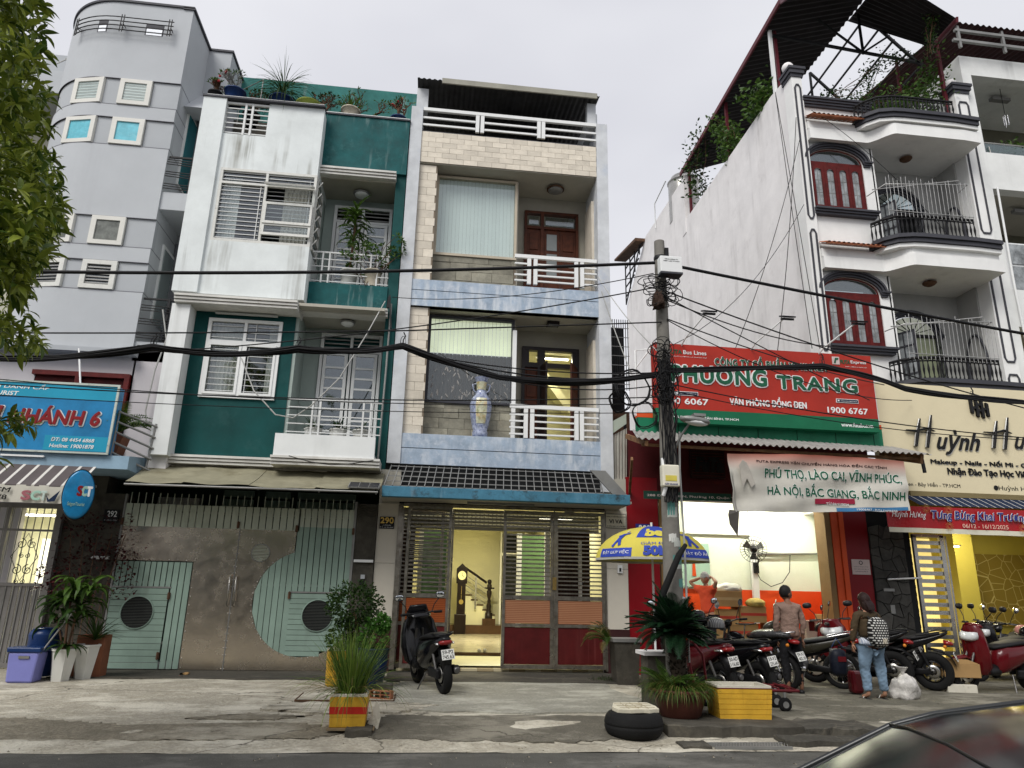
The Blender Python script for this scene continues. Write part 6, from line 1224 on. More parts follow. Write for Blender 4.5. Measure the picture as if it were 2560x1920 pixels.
q=MB();q.bar((4.15,14.4,4.72),(4.15,13.05,4.3),.06,.1);q.bar((9.9,14.4,4.6),(9.9,13.1,4.25),.06,.2);q.bar((4.1,13.2,4.3),(9.9,13.2,4.27),.05);q.bar((4.35,15.0,3.6),(4.1,13.9,4.15),.05,.08);q.build('frame',mat('rusty_orange_steel',(.22,.12,.06),var=.5,vs=6),CA)
MB().tube([(9.93,13.15,4.25),(9.95,13.15,3.98)],.035,8).build('roller_end',black,CA)
ST=thing('street_name_strip','dark green lettered address strip at the left of the bus office','sign',(5.3,14,3.6));MB().box(4.35,6.2,13.98,14.0,3.36,3.52).build('strip',mat('very_dark_green',(.01,.045,.03),rough=.4),ST);text('288 ĐỒNG ĐEN, Phường 10, Quận Tân Bình',4.42,6.6,3.40,3.48,13.978,MATS['dull_pink_notice'],ST,.003)
BL=thing('dark_logo_board','unlit dark board with a raised FuTa logo over red lines','sign',(6.1,14.9,4.3));MB().box(5.72,6.5,14.9,14.98,3.98,4.6).build('board',mat('black_red_board',(.02,.006,.006),rough=.4),BL)
for k in range(9):MB().box(5.75,6.47,14.892,14.9,4.03+k*.062,4.037+k*.062).build('red_line',mat('dull_red_line',(.12,.012,.012)) if 'dull_red_line' not in MATS else MATS['dull_red_line'],BL)
text('FuTa',5.84,6.44,4.13,4.42,14.87,black,BL,.03,off=.06,shear=.2);text('PHƯƠNG TRANG',5.8,6.45,3.86,3.93,14.9,MATS['dull_red_line'],BL,.004)
NP=thing('house_number_plate','small blue 288 enamel plate behind the umbrella','number plate',(4.6,14.97,2.85));MB().box(4.46,4.85,14.97,14.99,2.7,2.95).build('plate',navy,NP);text('288',4.53,4.78,2.78,2.92,14.968,cleanw,NP,.003,off=.03)
BN=thing('hanging_banner','faded sagging vinyl banner listing northern provinces in green capitals','banner',(7.6,13,3.6))
bnm=mat('faded_banner_vinyl',(.56,.54,.48),rough=.6,var=.12,vs=2,streak=.35,scol=(.25,.23,.2),bump=.25,bs=3);t_=bnm.node_tree;b_=t_.nodes['Principled BSDF'];old=b_.inputs['Base Color'].links[0].from_socket
ge_=t_.nodes.new('ShaderNodeNewGeometry');sx_=t_.nodes.new('ShaderNodeSeparateXYZ');t_.links.new(ge_.outputs['Position'],sx_.inputs[0]);mr_=t_.nodes.new('ShaderNodeMapRange');mr_.inputs[1].default_value=3.86;mr_.inputs[2].default_value=4.3;t_.links.new(sx_.outputs[2],mr_.inputs[0]);mm_=t_.nodes.new('ShaderNodeMix');mm_.data_type='RGBA';t_.links.new(mr_.outputs[0],mm_.inputs[0]);t_.links.new(old,mm_.inputs[6]);mm_.inputs[7].default_value=(.40,.06,.02,1);t_.links.new(mm_.outputs[2],b_.inputs['Base Color'])
def bpt(u,v):
    x=5.78+3.72*u;zt=4.18+.05*sin(3*u) ;zb_=3.06+.14*u-.02*sin(pi*u);y=13.1+.03*sin(u*31)*(.3+.7*v)+.02*sin(u*13+v*9)+.012*sin(v*17+u*8)
    return Vector((x-.02*v+(.12*v if u<.02 else 0),y,zt+(zb_-zt)*v))
def sheet_uv(q,f,nu,nv,u0=0,u1=1,v0=0,v1=1,dy=0):
    vs=[f(u0+(u1-u0)*i/nu,v0+(v1-v0)*j/nv)+Vector((0,dy,0)) for j in range(nv+1) for i in range(nu+1)]
    return q.add(vs,[(j*(nu+1)+i,(j+1)*(nu+1)+i,(j+1)*(nu+1)+i+1,j*(nu+1)+i+1) for j in range(nv) for i in range(nu)],True)
sheet_uv(MB(),bpt,90,16).build('banner_cloth',bnm,BN);sheet_uv(MB(),bpt,40,2,.58,.985,.93,.995,-.012).build('blue_strip',mat('banner_blue',(.05,.18,.36)),BN)
sheet_uv(MB(),bpt,20,2,.47,.69,.77,.86,-.02).build('red_patch',mat('banner_crimson',(.32,.02,.05)),BN)
def onb(p):
    u=(p.x-5.78)/3.72;zt=4.18+.05*sin(3*u);zb_=3.06+.14*u-.02*sin(pi*u);v=(zt-p.z)/(zt-zb_);return Vector((p.x,bpt(u,v).y-(13.1-p.y),p.z))
def btext(s,x0,x1,z0,z1,m,off=.02,y=13.09):text(s,x0,x1,z0,z1,y,m,BN,.002,off=off,slope=-.006,M=onb)
btext('FUTA EXPRESS VẬN CHUYỂN HÀNG HÓA ĐẾN CÁC TỈNH',6.36,9.1,4.02,4.1,MATS['black_red_board']);
for s,a in (('PHÚ THỌ, LÀO CAI, VĨNH PHÚC,',(6.52,9.36,3.70,3.97)),('HÀ NỘI, BẮC GIANG, BẮC NINH',(6.56,9.4,3.37,3.66))):btext(s,*a,grl,.022);btext(s,*a,cleanw,.05,13.094)
btext('TỪ 01/11/2024',7.72,8.2,3.25,3.31,cleanw,.01,13.072);btext('19006467 - FUTA EXPRESS',8.35,9.2,3.165,3.205,cleanw,.0,13.08)
q=MB();q.add([(5.76,13.12,3.1),(5.95,13.1,3.07),(5.93,13.2,2.6),(5.76,13.15,2.82),(5.72,13.1,3.0)],[(0,1,2,3,4)]);q.build('folded_corner',mat('banner_back',(.12,.11,.10),var=.2),BN)
q=MB();fig=[(6.02,3.5),(6.0,3.75),(5.98,3.95),(6.06,4.06),(6.14,4.0),(6.2,3.85),(6.28,3.6),(6.2,3.52),(6.12,3.7)];q.add([(x,13.035,z) for x,z in fig],[tuple(range(9))[::-1]]);q.build('printed_figure',mat('pale_grey_print',(.47,.44,.39),var=.3),BN)
FN=thing('wall_fan','black wall fan turned aside on its bracket with hanging cord','fan',(7.75,16.6,2.7))
Mf=Matrix.Translation((7.55,16.0,2.56)) @ Matrix.Rotation(rad(-28),4,'Z') @ Matrix.Rotation(rad(6),4,'X')
q=MB()
for k in range(26):a=2*pi*k/26;q.tube([(.05*cos(a),-.15,.05*sin(a)),(.2*cos(a),-.15,.2*sin(a)),(.29*cos(a),-.08,.29*sin(a)),(.2*cos(a),.0,.2*sin(a)),(.06*cos(a),.03,.06*sin(a))],.004,4,Mf)
for r,y in ((.295,-.08),(.2,-.15),(.12,-.155),(.2,.0)):q.tube([(r*cos(2*pi*j/28),y,r*sin(2*pi*j/28)) for j in range(28)],.005,4,Mf,closed=True)
q.build('cage',black,FN)
for k in range(3):
    a=k*2.1;MB().add([(.04*cos(a),-.08,.04*sin(a)),(.24*cos(a+.1),-.1,.24*sin(a+.1)),(.25*cos(a+.8),-.04,.25*sin(a+.8)),(.1*cos(a+.9),-.05,.1*sin(a+.9))],[(0,1,2,3)],M=Mf).build('blade',galv,FN)
MB().lathe([(.03,-.11),(.07,-.06),(.09,.04),(.08,.2),(.03,.23)],(0,0,0),14,Mf,axis='Y').build('motor',black,FN);MB().tube([(7.6,16.15,2.5),(7.65,16.3,2.38),(7.95,16.6,2.36),(8.0,16.85,2.2)],.02,8).box(7.93,8.05,16.84,16.92,2.05,2.3).build('arm',black,FN)
MB().tube([(8.0,16.9,2.1),(8.1,16.9,1.9),(8.35,16.9,1.75),(8.65,16.9,1.85),(8.85,16.9,2.1),(8.9,16.9,2.5)],.01,5).build('cord',cable,FN)
ctn=mat('brown_carton',(.42,.26,.11),rough=.8,var=.15,rnd=.22,bump=.05);tape=mat('tan_tape',(.50,.36,.18),rough=.3,var=.1);redtape=mat('red_print_tape',(.5,.06,.04),rough=.4,var=.3)
random.seed(3)
cartons=[(6.45,7.15,1.28,1.62,'large brown carton on top of the left stack in the hall'),(6.55,7.1,.88,1.22,'carton with red printed tape in the left stack'),(7.12,7.72,.95,1.3,'carton with red tape beside the fan, top of its stack'),(6.9,7.55,.55,.92,'brown carton under the red taped one'),(6.3,6.85,.45,.85,'brown carton low in the left stack'),(7.75,8.3,.35,.95,'tall plain carton in the middle of the hall'),(7.0,7.7,.0,.5,'brown carton at floor level in the middle'),(6.2,6.95,.0,.42,'brown carton at floor level at left'),(9.15,9.55,.1,1.15,'narrow upright carton against the right orange dado'),(8.35,8.8,.2,.78,'pale pink carton against the orange dado')]
for i,(x0,x1,z0,z1,lab) in enumerate(cartons):
    y0=random.uniform(15.8,16.2);z0=max(z0,.22);t=thing('carton',lab,'carton',((x0+x1)/2,y0,z0),0,'cartons stacked in the bus office hall')
    MB().box(x0,x1,y0,y0+.55,z0,z1).build('box',(mat('pink_carton',(.55,.28,.22),var=.2) if 'pink' in lab else ctn),t,bevel=.008);MB().box(x0-.002,x1+.002,y0-.004,y0,(z0+z1)/2-.03,(z0+z1)/2+.03).box((x0+x1)/2-.03,(x0+x1)/2+.03,y0-.003,y0+.5,z1,z1+.004).build('tape',redtape if 'red' in lab else tape,t)
def bag(name,label,cat,c,s,m,amp=.18,tie=True):
    t=thing(name,label,cat,c);q=MB();q.ball((0,0,0),1,28);vs=[]
    for v in q.v:
        n_=noise.noise(v*1.7+Vector(c))*amp+noise.noise(v*5+Vector(c))*amp*.45;v2=v*(1+n_);z=max(-.62,v2.z)
        vs.append(Vector((c[0]+v2.x*s[0],c[1]+v2.y*s[1],c[2]+(z+.62)*s[2])))
    q.v=vs;q.build('body',m,t)
    if tie:MB().lathe([(.02,0),(.03,.05),(.09,.13)],(c[0],c[1],c[2]+1.55*s[2]),9,caps=False).build('tie',m,t)
    return t
whb=mat('white_plastic_sack',(.68,.66,.6),rough=.4,var=.15,bump=.5,bs=9)
bag('sack','white plastic sack lying on top of the cartons','sack',(6.95,16.1,1.6),(.3,.2,.12),whb,tie=False);bag('sack','yellowish wrapped bundle beside the upper cartons','sack',(7.5,16.0,1.3),(.22,.2,.11),mat('yellow_bundle',(.5,.38,.12),var=.4,vs=8),tie=False)
bag('sack','green and white bundle on the hall floor','sack',(7.75,15.5,.22),(.3,.25,.3),mat('green_white_bundle',(.35,.5,.38),var=.4,vs=5),tie=False);bag('sack','blue and black bundle near the narrow carton','sack',(8.95,15.6,.6),(.16,.16,.14),navy,tie=False)
t=thing('drinks_box','dark printed bottle box leaning on the orange dado','box',(8.85,15.9,.8));MB().box(8.55,8.95,15.8,16,.15,1.02).build('box',mat('cream_printed_box',(.6,.5,.4)),t);MB().box(8.62,8.76,15.795,15.8,.8,1.0).box(8.84,8.9,15.795,15.8,.72,1.0).build('print',mar,t)
# ------------------------------------------------------------------ utility pole with boxes, cables and wire tangle
UP=thing('utility_pole','leaning grey concrete utility pole wrapped in cables and torn stickers','utility pole',(3.55,10.3,0))
pcon=mat('pole_concrete',(.19,.18,.16),rough=.9,var=.25,vs=4,blotch=.5,bcol=(.33,.31,.27),bsc=5,bump=.3)
pb,pt=Vector((3.60,10.3,-.2)),Vector((3.60,10.3,7.13))
MB().tube([pb.lerp(pt,i/12) for i in range(13)],[.155-.07*i/12 for i in range(13)],20).build('shaft',pcon,UP)
MB().lathe([(.092,6.78),(.1,6.8),(.1,6.84),(.092,6.86)],(3.6,10.3,0),16,caps=False).box(3.66,3.72,10.2,10.3,6.74,6.98).build('top_clamp',black,UP)
random.seed(12);stk_=[mat('torn_paper',(.42,.44,.40),var=.2),mat('torn_teal_paper',(.12,.3,.27),var=.3),mat('torn_white_paper',(.6,.6,.56),var=.2)]
for i in range(14):
    a=-pi/2+random.uniform(-.9,.9);z=random.uniform(1.0,2.8);r=.157-.07*(z+.2)/7.3;w_,h_=random.uniform(.2,.45),random.uniform(.06,.22);q=MB();vs=[]
    for j in (0,1):
        for k in range(5):aa=a+w_*k;vs.append((3.6+r*cos(aa),10.3+r*sin(aa),z+h_*j+random.uniform(-.01,.01)))
    q.add(vs,[(k,k+1,k+6,k+5) for k in range(4)],True);q.build('sticker',stk_[i%3],UP)
MB().box(3.49,3.85,9.96,10.12,6.43,6.71).build('service_box',cleanw,UP,bevel=.012)
bx=UP.children[-1];MB().box(3.49,3.85,9.95,10.13,6.40,6.43).build('box_base',trimg,bx);text('TỔNG CÔNG TY',3.56,3.78,6.645,6.665,9.955,ink,bx,.003);text('ĐIỆN LỰC TP HCM',3.54,3.8,6.61,6.63,9.955,ink,bx,.003)
MB().box(3.40,3.66,9.98,10.12,3.02,3.34).build('service_box',cw,UP,bevel=.02);bx=UP.children[-1];text('CÁP QUANG',3.43,3.62,3.04,3.07,9.976,navy,bx,.003,off=.02);MB().box(3.44,3.61,9.974,9.98,3.1,3.18).build('yellow_label',mat('yellow_label',(.65,.55,.1)),bx)
def wire_loop(q,c,r,n=14,sq=.6,ph=0):q.tube([(c[0]+r*cos(ph+2*pi*k/n),c[1]+.05*sin(k),c[2]+r*sq*sin(ph+2*pi*k/n)) for k in range(n)],random.uniform(.005,.009),5,closed=True)
t=thing('wire_tangle','dark nest of loose wires below the upper service box','wires',(3.5,10.2,6.1));q=MB()
for i in range(26):wire_loop(q,(3.55+random.uniform(-.2,.22),10.15+random.uniform(-.1,.1),6.15+random.uniform(-.2,.25)),random.uniform(.06,.2),ph=random.random()*6)
q.build('strands',cable,t,kind='stuff');bag('bird_nest','brown straw nest stuffed beside the pole top','nest',(3.47,10.1,5.86),(.09,.09,.16),mat('straw_nest',(.05,.03,.022),rough=1,var=.5,vs=30,bump=1,bs=60),.8,False)
t=thing('wire_tangle','thick knot of black cables wrapped round the pole at sign height','wires',(3.6,10.2,4.8));q=MB()
for i in range(40):wire_loop(q,(3.55+random.uniform(-.14,.08),10.14+random.uniform(-.12,.06),4.85+random.uniform(-.5,.45)),random.uniform(.06,.14),sq=random.uniform(.5,1.9),ph=random.random()*6)
for i in range(18):
    x=3.5+random.uniform(-.04,.16);q.tube([(x+random.uniform(-.06,.06),10.08+random.uniform(-.05,.05),5.0-2.2*j/7) for j in range(8)],.008,5)
q.build('strands',cable,t,kind='stuff')
for lab,c,r in (('big coil of spare black cable left of the pole',(3.05,10.2,4.55),.27),('smaller coil of black cable hung left of the pole',(2.85,10.25,4.35),.17),('coil of cable hung high left of the white wall',(3.25,10.3,4.15),.2)):
    t=thing('cable_coil',lab,'cable',c);q=MB()
    for k in range(4):wire_loop(q,(c[0]+random.uniform(-.02,.02),c[1],c[2]+random.uniform(-.02,.02)),r*random.uniform(.92,1.05),20,1)
    q.build('coil',cable,t)
t=thing('standing_conduit','thin white conduit climbing the right side of the pole','conduit',(3.75,10.2,1));MB().tube([(3.78,10.25,3.9),(3.74,10.2,3.3),(3.78,10.25,2.2),(3.77,10.25,.6)],.016,6).build('tube',cablew,t)
t=thing('black_cable_sleeve','thick black sleeve leaning across the lower pole','cable',(3.5,10,1.9));MB().tube([(3.74,10.1,2.2),(3.6,10.0,2.05),(3.35,10.05,1.5),(3.25,10.1,1.1)],[.03,.045,.05,.04],8).build('sleeve',rubber,t)
t=thing('street_light','small grey street lamp head on the pole above the awning','street lamp',(3.8,9.9,4.0));M_=Matrix.Translation((3.86,9.75,3.98)) @ Matrix.Rotation(rad(6),4,'Y');MB().loft([(0,-.04,0,.05,.02),(0,-.02,.0,.2,.045),(0,.06,.0,.24,.05),(0,.12,0,.2,.045),(0,.15,0,.08,.02)],M_).build('head',galv,t);MB().ball((0,0,0),1,14,M_ @ Matrix.Translation((.02,.04,-.03)),(.18,.08,.05)).build('lens',cleanw,t);MB().tube([(3.66,10.15,3.6),(3.72,10.0,3.8),(3.8,9.85,3.95)],.018,6).box(3.82,4.0,9.72,9.84,4.03,4.07).build('arm',galv,t)
MB().tube([(3.45,10.1,3.45),(3.46,10.05,3.0),(3.44,10.1,2.9)],.03,8).build('cable_gland',cleanw,UP)
def hang(a,b,sag,n=18):
    a,b=Vector(a),Vector(b);return [a.lerp(b,i/n)-Vector((0,0,sag*4*(i/n)*(1-i/n))) for i in range(n+1)]
def cab(label,pts,r,m=None,group='overhead cables strung along the street'):
    t=thing('overhead_cable',label,'cable',tuple(pts[0]),0,group);MB().tube(pts,r,6).build('wire',m or cable,t);return t
PX=Vector((3.6,10.2,0))
cab('thick twisted cable from the left edge to the top of the utility pole',hang((-9.5,10.2,5.62),(3.48,10.2,6.69),.15,26),.026)
cab('thick twisted cable running right and down from the pole top across the red windows',hang((3.7,10.2,6.68),(14.5,10.2,5.4),.06,26),.026)
def bundle(label,pts_list,n,spread,r=.011):
    t=thing('cable_bundle',label,'cable',tuple(pts_list[0][0]),0,'bundled telephone cables')
    pts=[]
    for a,b,s in pts_list:pts+=hang(a,b,s,14)[(1 if pts else 0):]
    for k in range(n):
        ox,oz,ph=random.uniform(-1,1)*spread,random.uniform(-1,1)*spread,random.uniform(0,6)
        MB().tube([p+Vector((0,ox*(1+.4*sin(i*.4+ph)),oz*(1+.8*sin(i*.37+ph)))) for i,p in enumerate(pts)],r*random.uniform(.8,1.5),5).build('strand',cable,t)
bundle('heavy black cable bundle sagging from the tree to the pale blue pillar and the pole',[((-8.5,10.2,4.5),(-6.0,10.2,4.46),.03),((-6.0,10.2,4.46),(-4.02,10.2,4.76),.05),((-4.02,10.2,4.76),(-2.0,10.2,4.86),.09),((-2.0,10.2,4.86),(-.48,10.2,5.0),.06),((-.48,10.2,5.0),(1.0,10.2,4.60),.03),((1.0,10.2,4.60),(3.5,10.2,4.80),.11)],18,.028,.012)
bundle('heavy black cable bundle running right from the pole over the red sign',[((3.65,10.2,4.87),(6.2,10.2,5.10),.02),((6.2,10.2,5.10),(7.6,10.2,4.79),-.02),((7.6,10.2,4.79),(9.7,10.2,4.66),.02),((9.7,10.2,4.66),(13.0,10.2,4.6),.03)],14,.024,.012)
for x,z,lab in ((-4.02,4.86,'iron cable hook with ring above the blue sign'),(-2.0,4.93,'iron cable hook beside the teal window'),(-.48,5.1,'iron cable hook on the pale blue pillar'),(6.2,5.18,'iron cable hook above the red sign'),(8.75,4.75,'iron cable ring in front of the salon emblem')):
    t=thing('cable_hook',lab,'hook',(x,10.2,z));MB().tube([(x,10.2,z+.12),(x+.03,10.2,z+.06),(x,10.2,z),(x,10.2,z-.1)],.01,5).tube([(x+.04*cos(j),10.2,z-.03+.09*sin(j)) for j in [k*pi/5 for k in range(10)]],.005,4,closed=True).build('hook',black,t)
cab('straight thin messenger wire above the cable bundle',hang((-8.5,10.2,4.7),(-.45,10.2,5.25),.03)+hang((-.45,10.2,5.25),(3.55,10.2,5.66),.0)[1:],.011)
L_=[('thin wire crossing low from the left edge to the red sign',(-10,10.6,4.35),(3.5,10.3,4.45),.25,.009),('thin wire running below the bundle across the teal wall',(-10,10.6,4.55),(3.5,10.3,4.35),.3,.007),
      ('wire rising from the lower left window to the white wall cage',(-7,12,5.0),(3.45,10.2,6.25),.25,.010),('thin wire from the downpipe top to the pole top',(-1.0,14.9,7.75),(3.45,10.2,6.5),.2,.008),('wire dipping from the pale blue pillar to the pole knot',(-.4,10.2,4.95),(3.5,10.2,4.75),.2,.012),('second wire from the pale blue pillar to the pole knot',(-.4,10.2,4.98),(3.5,10.2,4.62),.3,.009),('third wire from the pale blue pillar to the pole knot',(-.4,10.2,4.92),(3.5,10.2,4.82),.13,.010),
      ('thin wire at the level of the teal wall foot',(-10,10.6,4.15),(3.5,10.3,4.2),.18,.006),('wire from the pole knot right across the red sign lower half',(3.6,10.2,4.65),(12.5,10.3,4.1),.22,.009),('second wire across the red sign and the salon sign',(3.6,10.2,4.55),(12.5,10.3,4.2),.3,.007),('wire falling from the pole top to the right edge over the red windows',(3.65,10.2,6.2),(12.5,12,4.9),.15,.012),('wire from the pole to the arm lamps above the sign',(3.65,10.2,6.05),(9.3,14,6.9),.2,.011),('wire from pole middle falling across the red sign to its right end',(3.65,10.2,5.72),(10.2,14.4,6.2),.1,.011),('second wire from pole middle to the salon sign corner',(3.65,10.2,5.7),(10.9,14.5,5.9),.35,.009),('taut wire from the wire nest down to the sign top',(3.65,10.2,6.1),(8.5,12.5,5.25),.03,.010),
      ('thin wire climbing the white wall from the sign to the cornice',(6.6,14.2,6.75),(9.33,15.3,13.2),.3,.008),('second thin wire hanging down the white wall',(7.6,14.2,6.8),(9.3,15.3,13.9),.35,.009),('wire hanging beside the townhouse pilaster',(8.9,15.0,7.2),(8.95,15.6,14.8),.15,.009),('second wire hanging beside the townhouse pilaster',(9.1,15.0,7.2),(8.95,15.6,14.9),-.1,.009),('wire from the townhouse eave to the right edge',(9.7,15.2,14.1),(13.4,15.0,9.9),-.4,.008),('diagonal thin wire over the white wall from lower left',(4.9,14,6.6),(9.2,15.2,11.2),.6,.008)]
for lab,a,b,s,r in L_:cab(lab,hang(a,b,s),r)
cab('pale grey cable slanting from the teal house corner across the balcony',[Vector(p) for p in ((-1.15,14.8,7.6),(-1.45,14.3,6.6),(-1.9,14.2,5.6),(-2.4,14.2,5.0),(-2.75,14.3,4.75),(-3.1,14.3,4.8),(-3.6,14.4,5.3),(-3.95,14.5,6.0))],.014,cablew)
cab('pale grey cable dropping from the blue pillar toward the bus office roof',hang((3.75,14.8,8.2),(4.3,14.2,5.9),.1),.012,cablew)
cab('thin pale cable from balcony rail down the gap to the pole',hang((3.7,14.9,8.6),(3.5,10.3,5.2),.1),.009,cablew)
cab('loose wire looping below the awning strips of the teal house',[Vector(p) for p in ((-2.75,14.3,3.98),(-2.3,14.2,3.86),(-1.9,14.2,3.82),(-1.5,14.2,3.86),(-1.1,14.3,3.96))],.009)
t=thing('iron_bracket','black iron wire bracket at the teal house corner','bracket',(-1.05,14.8,7.4));MB().bar((-1.06,14.8,7.75),(-.98,14.75,6.95),.035).bar((-1.06,14.8,7.7),(-1.08,14.8,7.45),.06).build('arm',black,t)
# ------------------------------------------------------------------ plants
def strap(q,base,az,L_,w,up,droop,seg=6,fold=.25,w0=.35):
    """one arching strap leaf: starts at elevation `up`, bends by `droop`"""
    p=Vector(base);d=Vector((cos(az),sin(az),0));s=Vector((-sin(az),cos(az),0));el=up;vs=[]
    for i in range(seg+1):
        t_=i/seg;ww=w*(w0+(1-w0)*sin(pi*min(1,t_*1.6)/2))*(1-t_**3)+.0008;nrm=Vector((0,0,1))*cos(el)-d*sin(el)
        vs+=[p-s*ww/2+nrm*fold*ww,p,p+s*ww/2+nrm*fold*ww]
        el=up-droop*(i+.5)/seg;p=p+(d*cos(el)+Vector((0,0,1))*sin(el))*L_/seg
    q.add(vs,[f for i in range(seg) for f in ((3*i,3*i+1,3*i+4,3*i+3),(3*i+1,3*i+2,3*i+5,3*i+4))],True)
def small_leaf(q,c,n_,up,l,w):
    """pointed leaf of four faces, folded along its midrib"""
    c=Vector(c);a=Vector(n_).normalized();s=a.cross(Vector(up)).normalized();u=s.cross(a)*.18*w
    p0,p1,p2,p3=c,c+a*l*.35,c+a*l*.7-u*.6,c+a*l-u*2
    q.add([p0,p1+s*w*.5+u,p1,p1-s*w*.5+u,p2+s*w*.4+u*.4,p2,p2-s*w*.4+u*.4,p3],[(0,2,1),(0,3,2),(1,2,5,4),(2,3,6,5),(4,5,7),(5,6,7)],True)
def rnd_dir(lo=-.3,hi=1):
    a=random.uniform(0,2*pi);z=random.uniform(lo,hi);r=sqrt(max(0,1-z*z));return Vector((r*cos(a),r*sin(a),z))
def pot(name,label,x,y,z,r0,r1,h,m,n=24,grp=None,rimh=.03):
    t=thing(name,label,'potted plant',(x,y,z),0,grp);MB().lathe([(r0,0),(r1*.97,h-rimh),(r1*1.05,h-rimh),(r1*1.05,h),(r1*.93,h),(r1*.9,h-.04)],(x,y,z),n,caps=False).build('pot',m,t);MB().lathe([(0.001,h-.045),(r1*.93,h-.045)],(x,y,z),n).build('soil',soil,t);return t
def rosette(t,c,n,L_,w,m,up=(.6,1.45),droop=(.8,2.0),stem=0,name='leaf',seg=6,az=None):
    for i in range(n):
        q=MB();a=i*2.4+random.uniform(-.2,.2) if az is None else random.uniform(*az);e=up[0]+(up[1]-up[0])*random.random()
        strap(q,(c[0],c[1],c[2]+stem*random.random()),a,L_*random.uniform(.75,1.1),w*random.uniform(.8,1.1),e,random.uniform(*droop),seg);q.build(name,m,t)
random.seed(21)
whp=mat('white_glazed_pot',(.66,.66,.62),rough=.35,var=.12,streak=.3,scol=(.35,.3,.22));terra=mat('terracotta',(.28,.11,.06),rough=.8,var=.3);blp=mat('blue_plastic',(.012,.035,.12),rough=.3,var=.2);cyl=mat('cream_pot',(.55,.5,.4),rough=.6,var=.2)
t=pot('dracaena_pot','front white tapering pot with broad drooping green leaves',-5.82,13.35,GZ,.14,.21,.5,whp,6)
MB().tube([(-5.82,13.35,.3),(-5.86,13.35,.8),(-5.9,13.38,1.3)],.022,6).tube([(-5.8,13.35,.3),(-5.74,13.3,.75),(-5.72,13.3,1.05)],.02,6).tube([(-5.82,13.38,.3),(-5.98,13.4,.7),(-6.08,13.4,.95)],.018,6).build('stem',rust,t)
for c in ((-5.9,13.38,1.05),(-5.72,13.3,.8),(-6.08,13.4,.8),(-5.62,13.45,1.1)):rosette(t,c,26,.5,.105,leafm if c[2]>.88 else leafd,(.2,1.35),(1.2,2.4),.45,seg=7)
rosette(t,(-5.8,13.33,.45),16,.4,.07,leafd,(.3,1.2),(1,2))
t=pot('spiky_plant_pot','rear white tapering pot with dark spiky leaves',-5.6,13.65,GZ,.13,.21,.55,whp,6);rosette(t,(-5.5,13.65,.55),40,.55,.03,leafd,(.2,1.4),(.2,.9));MB().box(-5.85,-5.4,13.8,14.1,GZ,.62).build('rear_box',terra,t)
t=thing('plastic_tub','lavender blue plastic bin with a dark lid at the left','bin',(-6.33,13.15,GZ))
MB().prism([(-.2,0),(.2,0),(.235,.46),(-.235,.46)],-.16,.16,M=Matrix.Translation((-6.3,13.2,GZ))).build('body',mat('lavender_plastic',(.20,.21,.50),rough=.4,var=.12),t,bevel=.03);MB().box(-6.56,-6.04,13.02,13.38,.39,.47).build('lid',blp,t,bevel=.02);MB().box(-6.36,-6.2,13.02,13.04,.3,.34).build('handle',steel,t)
t=thing('plastic_drum','dark blue round drum standing behind the lavender bin','drum',(-6.3,13.55,GZ));MB().lathe([(.2,0),(.24,.2),(.24,.6),(.25,.64),(.24,.68),(.2,.74),(.1,.76)],(-6.28,13.6,GZ+.05),24).build('body',blp,t)
t=thing('broom_handle','grey stick leaning between the bin and the white pot','stick',(-6,13.2,.5));MB().tube([(-6.12,13.1,.3),(-5.72,13.2,1.05)],.014,6).build('stick',galv,t)
t=thing('red_leaf_shrub','thin wine coloured creeper against the dark wall by the 292 plate','shrub',(-6.2,14.7,1.5));q=MB()
for i in range(900):
    u=random.random();c=Vector((-6.9+1.6*random.random()*(1-.2*u),14.6+.2*random.random(),1.2+1.6*u)) if i<620 else Vector((-5.95+random.gauss(0,.28),14.7,2.0+random.gauss(0,.12)))
    if i>760:c=Vector((-6.5-.6*random.random(),14.5,1.3+.5*random.random()))
    small_leaf(q,c,rnd_dir(-.6,.6),(0,0,1),.075,.05)
q.build('foliage',leafmat('wine_leaf',(.035,.006,.008),(.09,.02,.02)),t);q=MB();[q.tube([(-6.4+.1*i,14.7,.3),(-6.5+.15*i,14.65,1.3),(-6.7+.25*i,14.7,2.4)],.008,4) for i in range(5)];q.build('stem',rust,t)
t=thing('fallen_sandal','brown sandal lying before the pale green gate','sandal',(-4.05,14.3,GZ));MB().loft([(-4.15+.04*k,14.2,GZ+.03,.05,.02) for k in range(2)]+[(-4.1,14.3,GZ+.04,.05,.015)]).build('sole',ctn,t)
for x,lab,n_,ring in ((-2.4,'left white pot with dark bromeliad leaves on the lower teal balcony',6,0),(-1.9,'middle white octagonal pot with dark bromeliad leaves on the lower teal balcony',8,0),(-1.42,'right ribbed white pot with dark bromeliad leaves on the lower teal balcony',20,1)):
    t=pot('bromeliad_pot',lab,x,14.72,4.12,.13,.18,.52,whp,n_)
    if ring:[MB().lathe([(.16,0),(.19,.015),(.16,.03)],(x,14.72,4.2+k*.07),20,caps=False).build('ring',whp,t) for k in range(6)]
    rosette(t,(x,14.72,4.6),26,.36,.035,leafd,(.3,1.4),(.3,1.1))
t=pot('tall_dracaena','tall dracaena rising from a white pot on the upper teal balcony',-2.05,15.3,8.05,.16,.2,.42,whp);MB().tube([(-2.05,15.3,8.4),(-2.02,15.25,9.0),(-2.0,15.2,9.85)],.03,6).build('stem',rust,t)
rosette(t,(-2.0,15.2,9.2),60,.52,.07,leafm,(.1,1.3),(1.0,2.2),.85,seg=7)
t=pot('balcony_shrub','bushy small-leaved shrub leaning over the upper teal balcony rail',-1.5,15.15,8.05,.16,.2,.4,cyl);random.seed(5);q=MB()
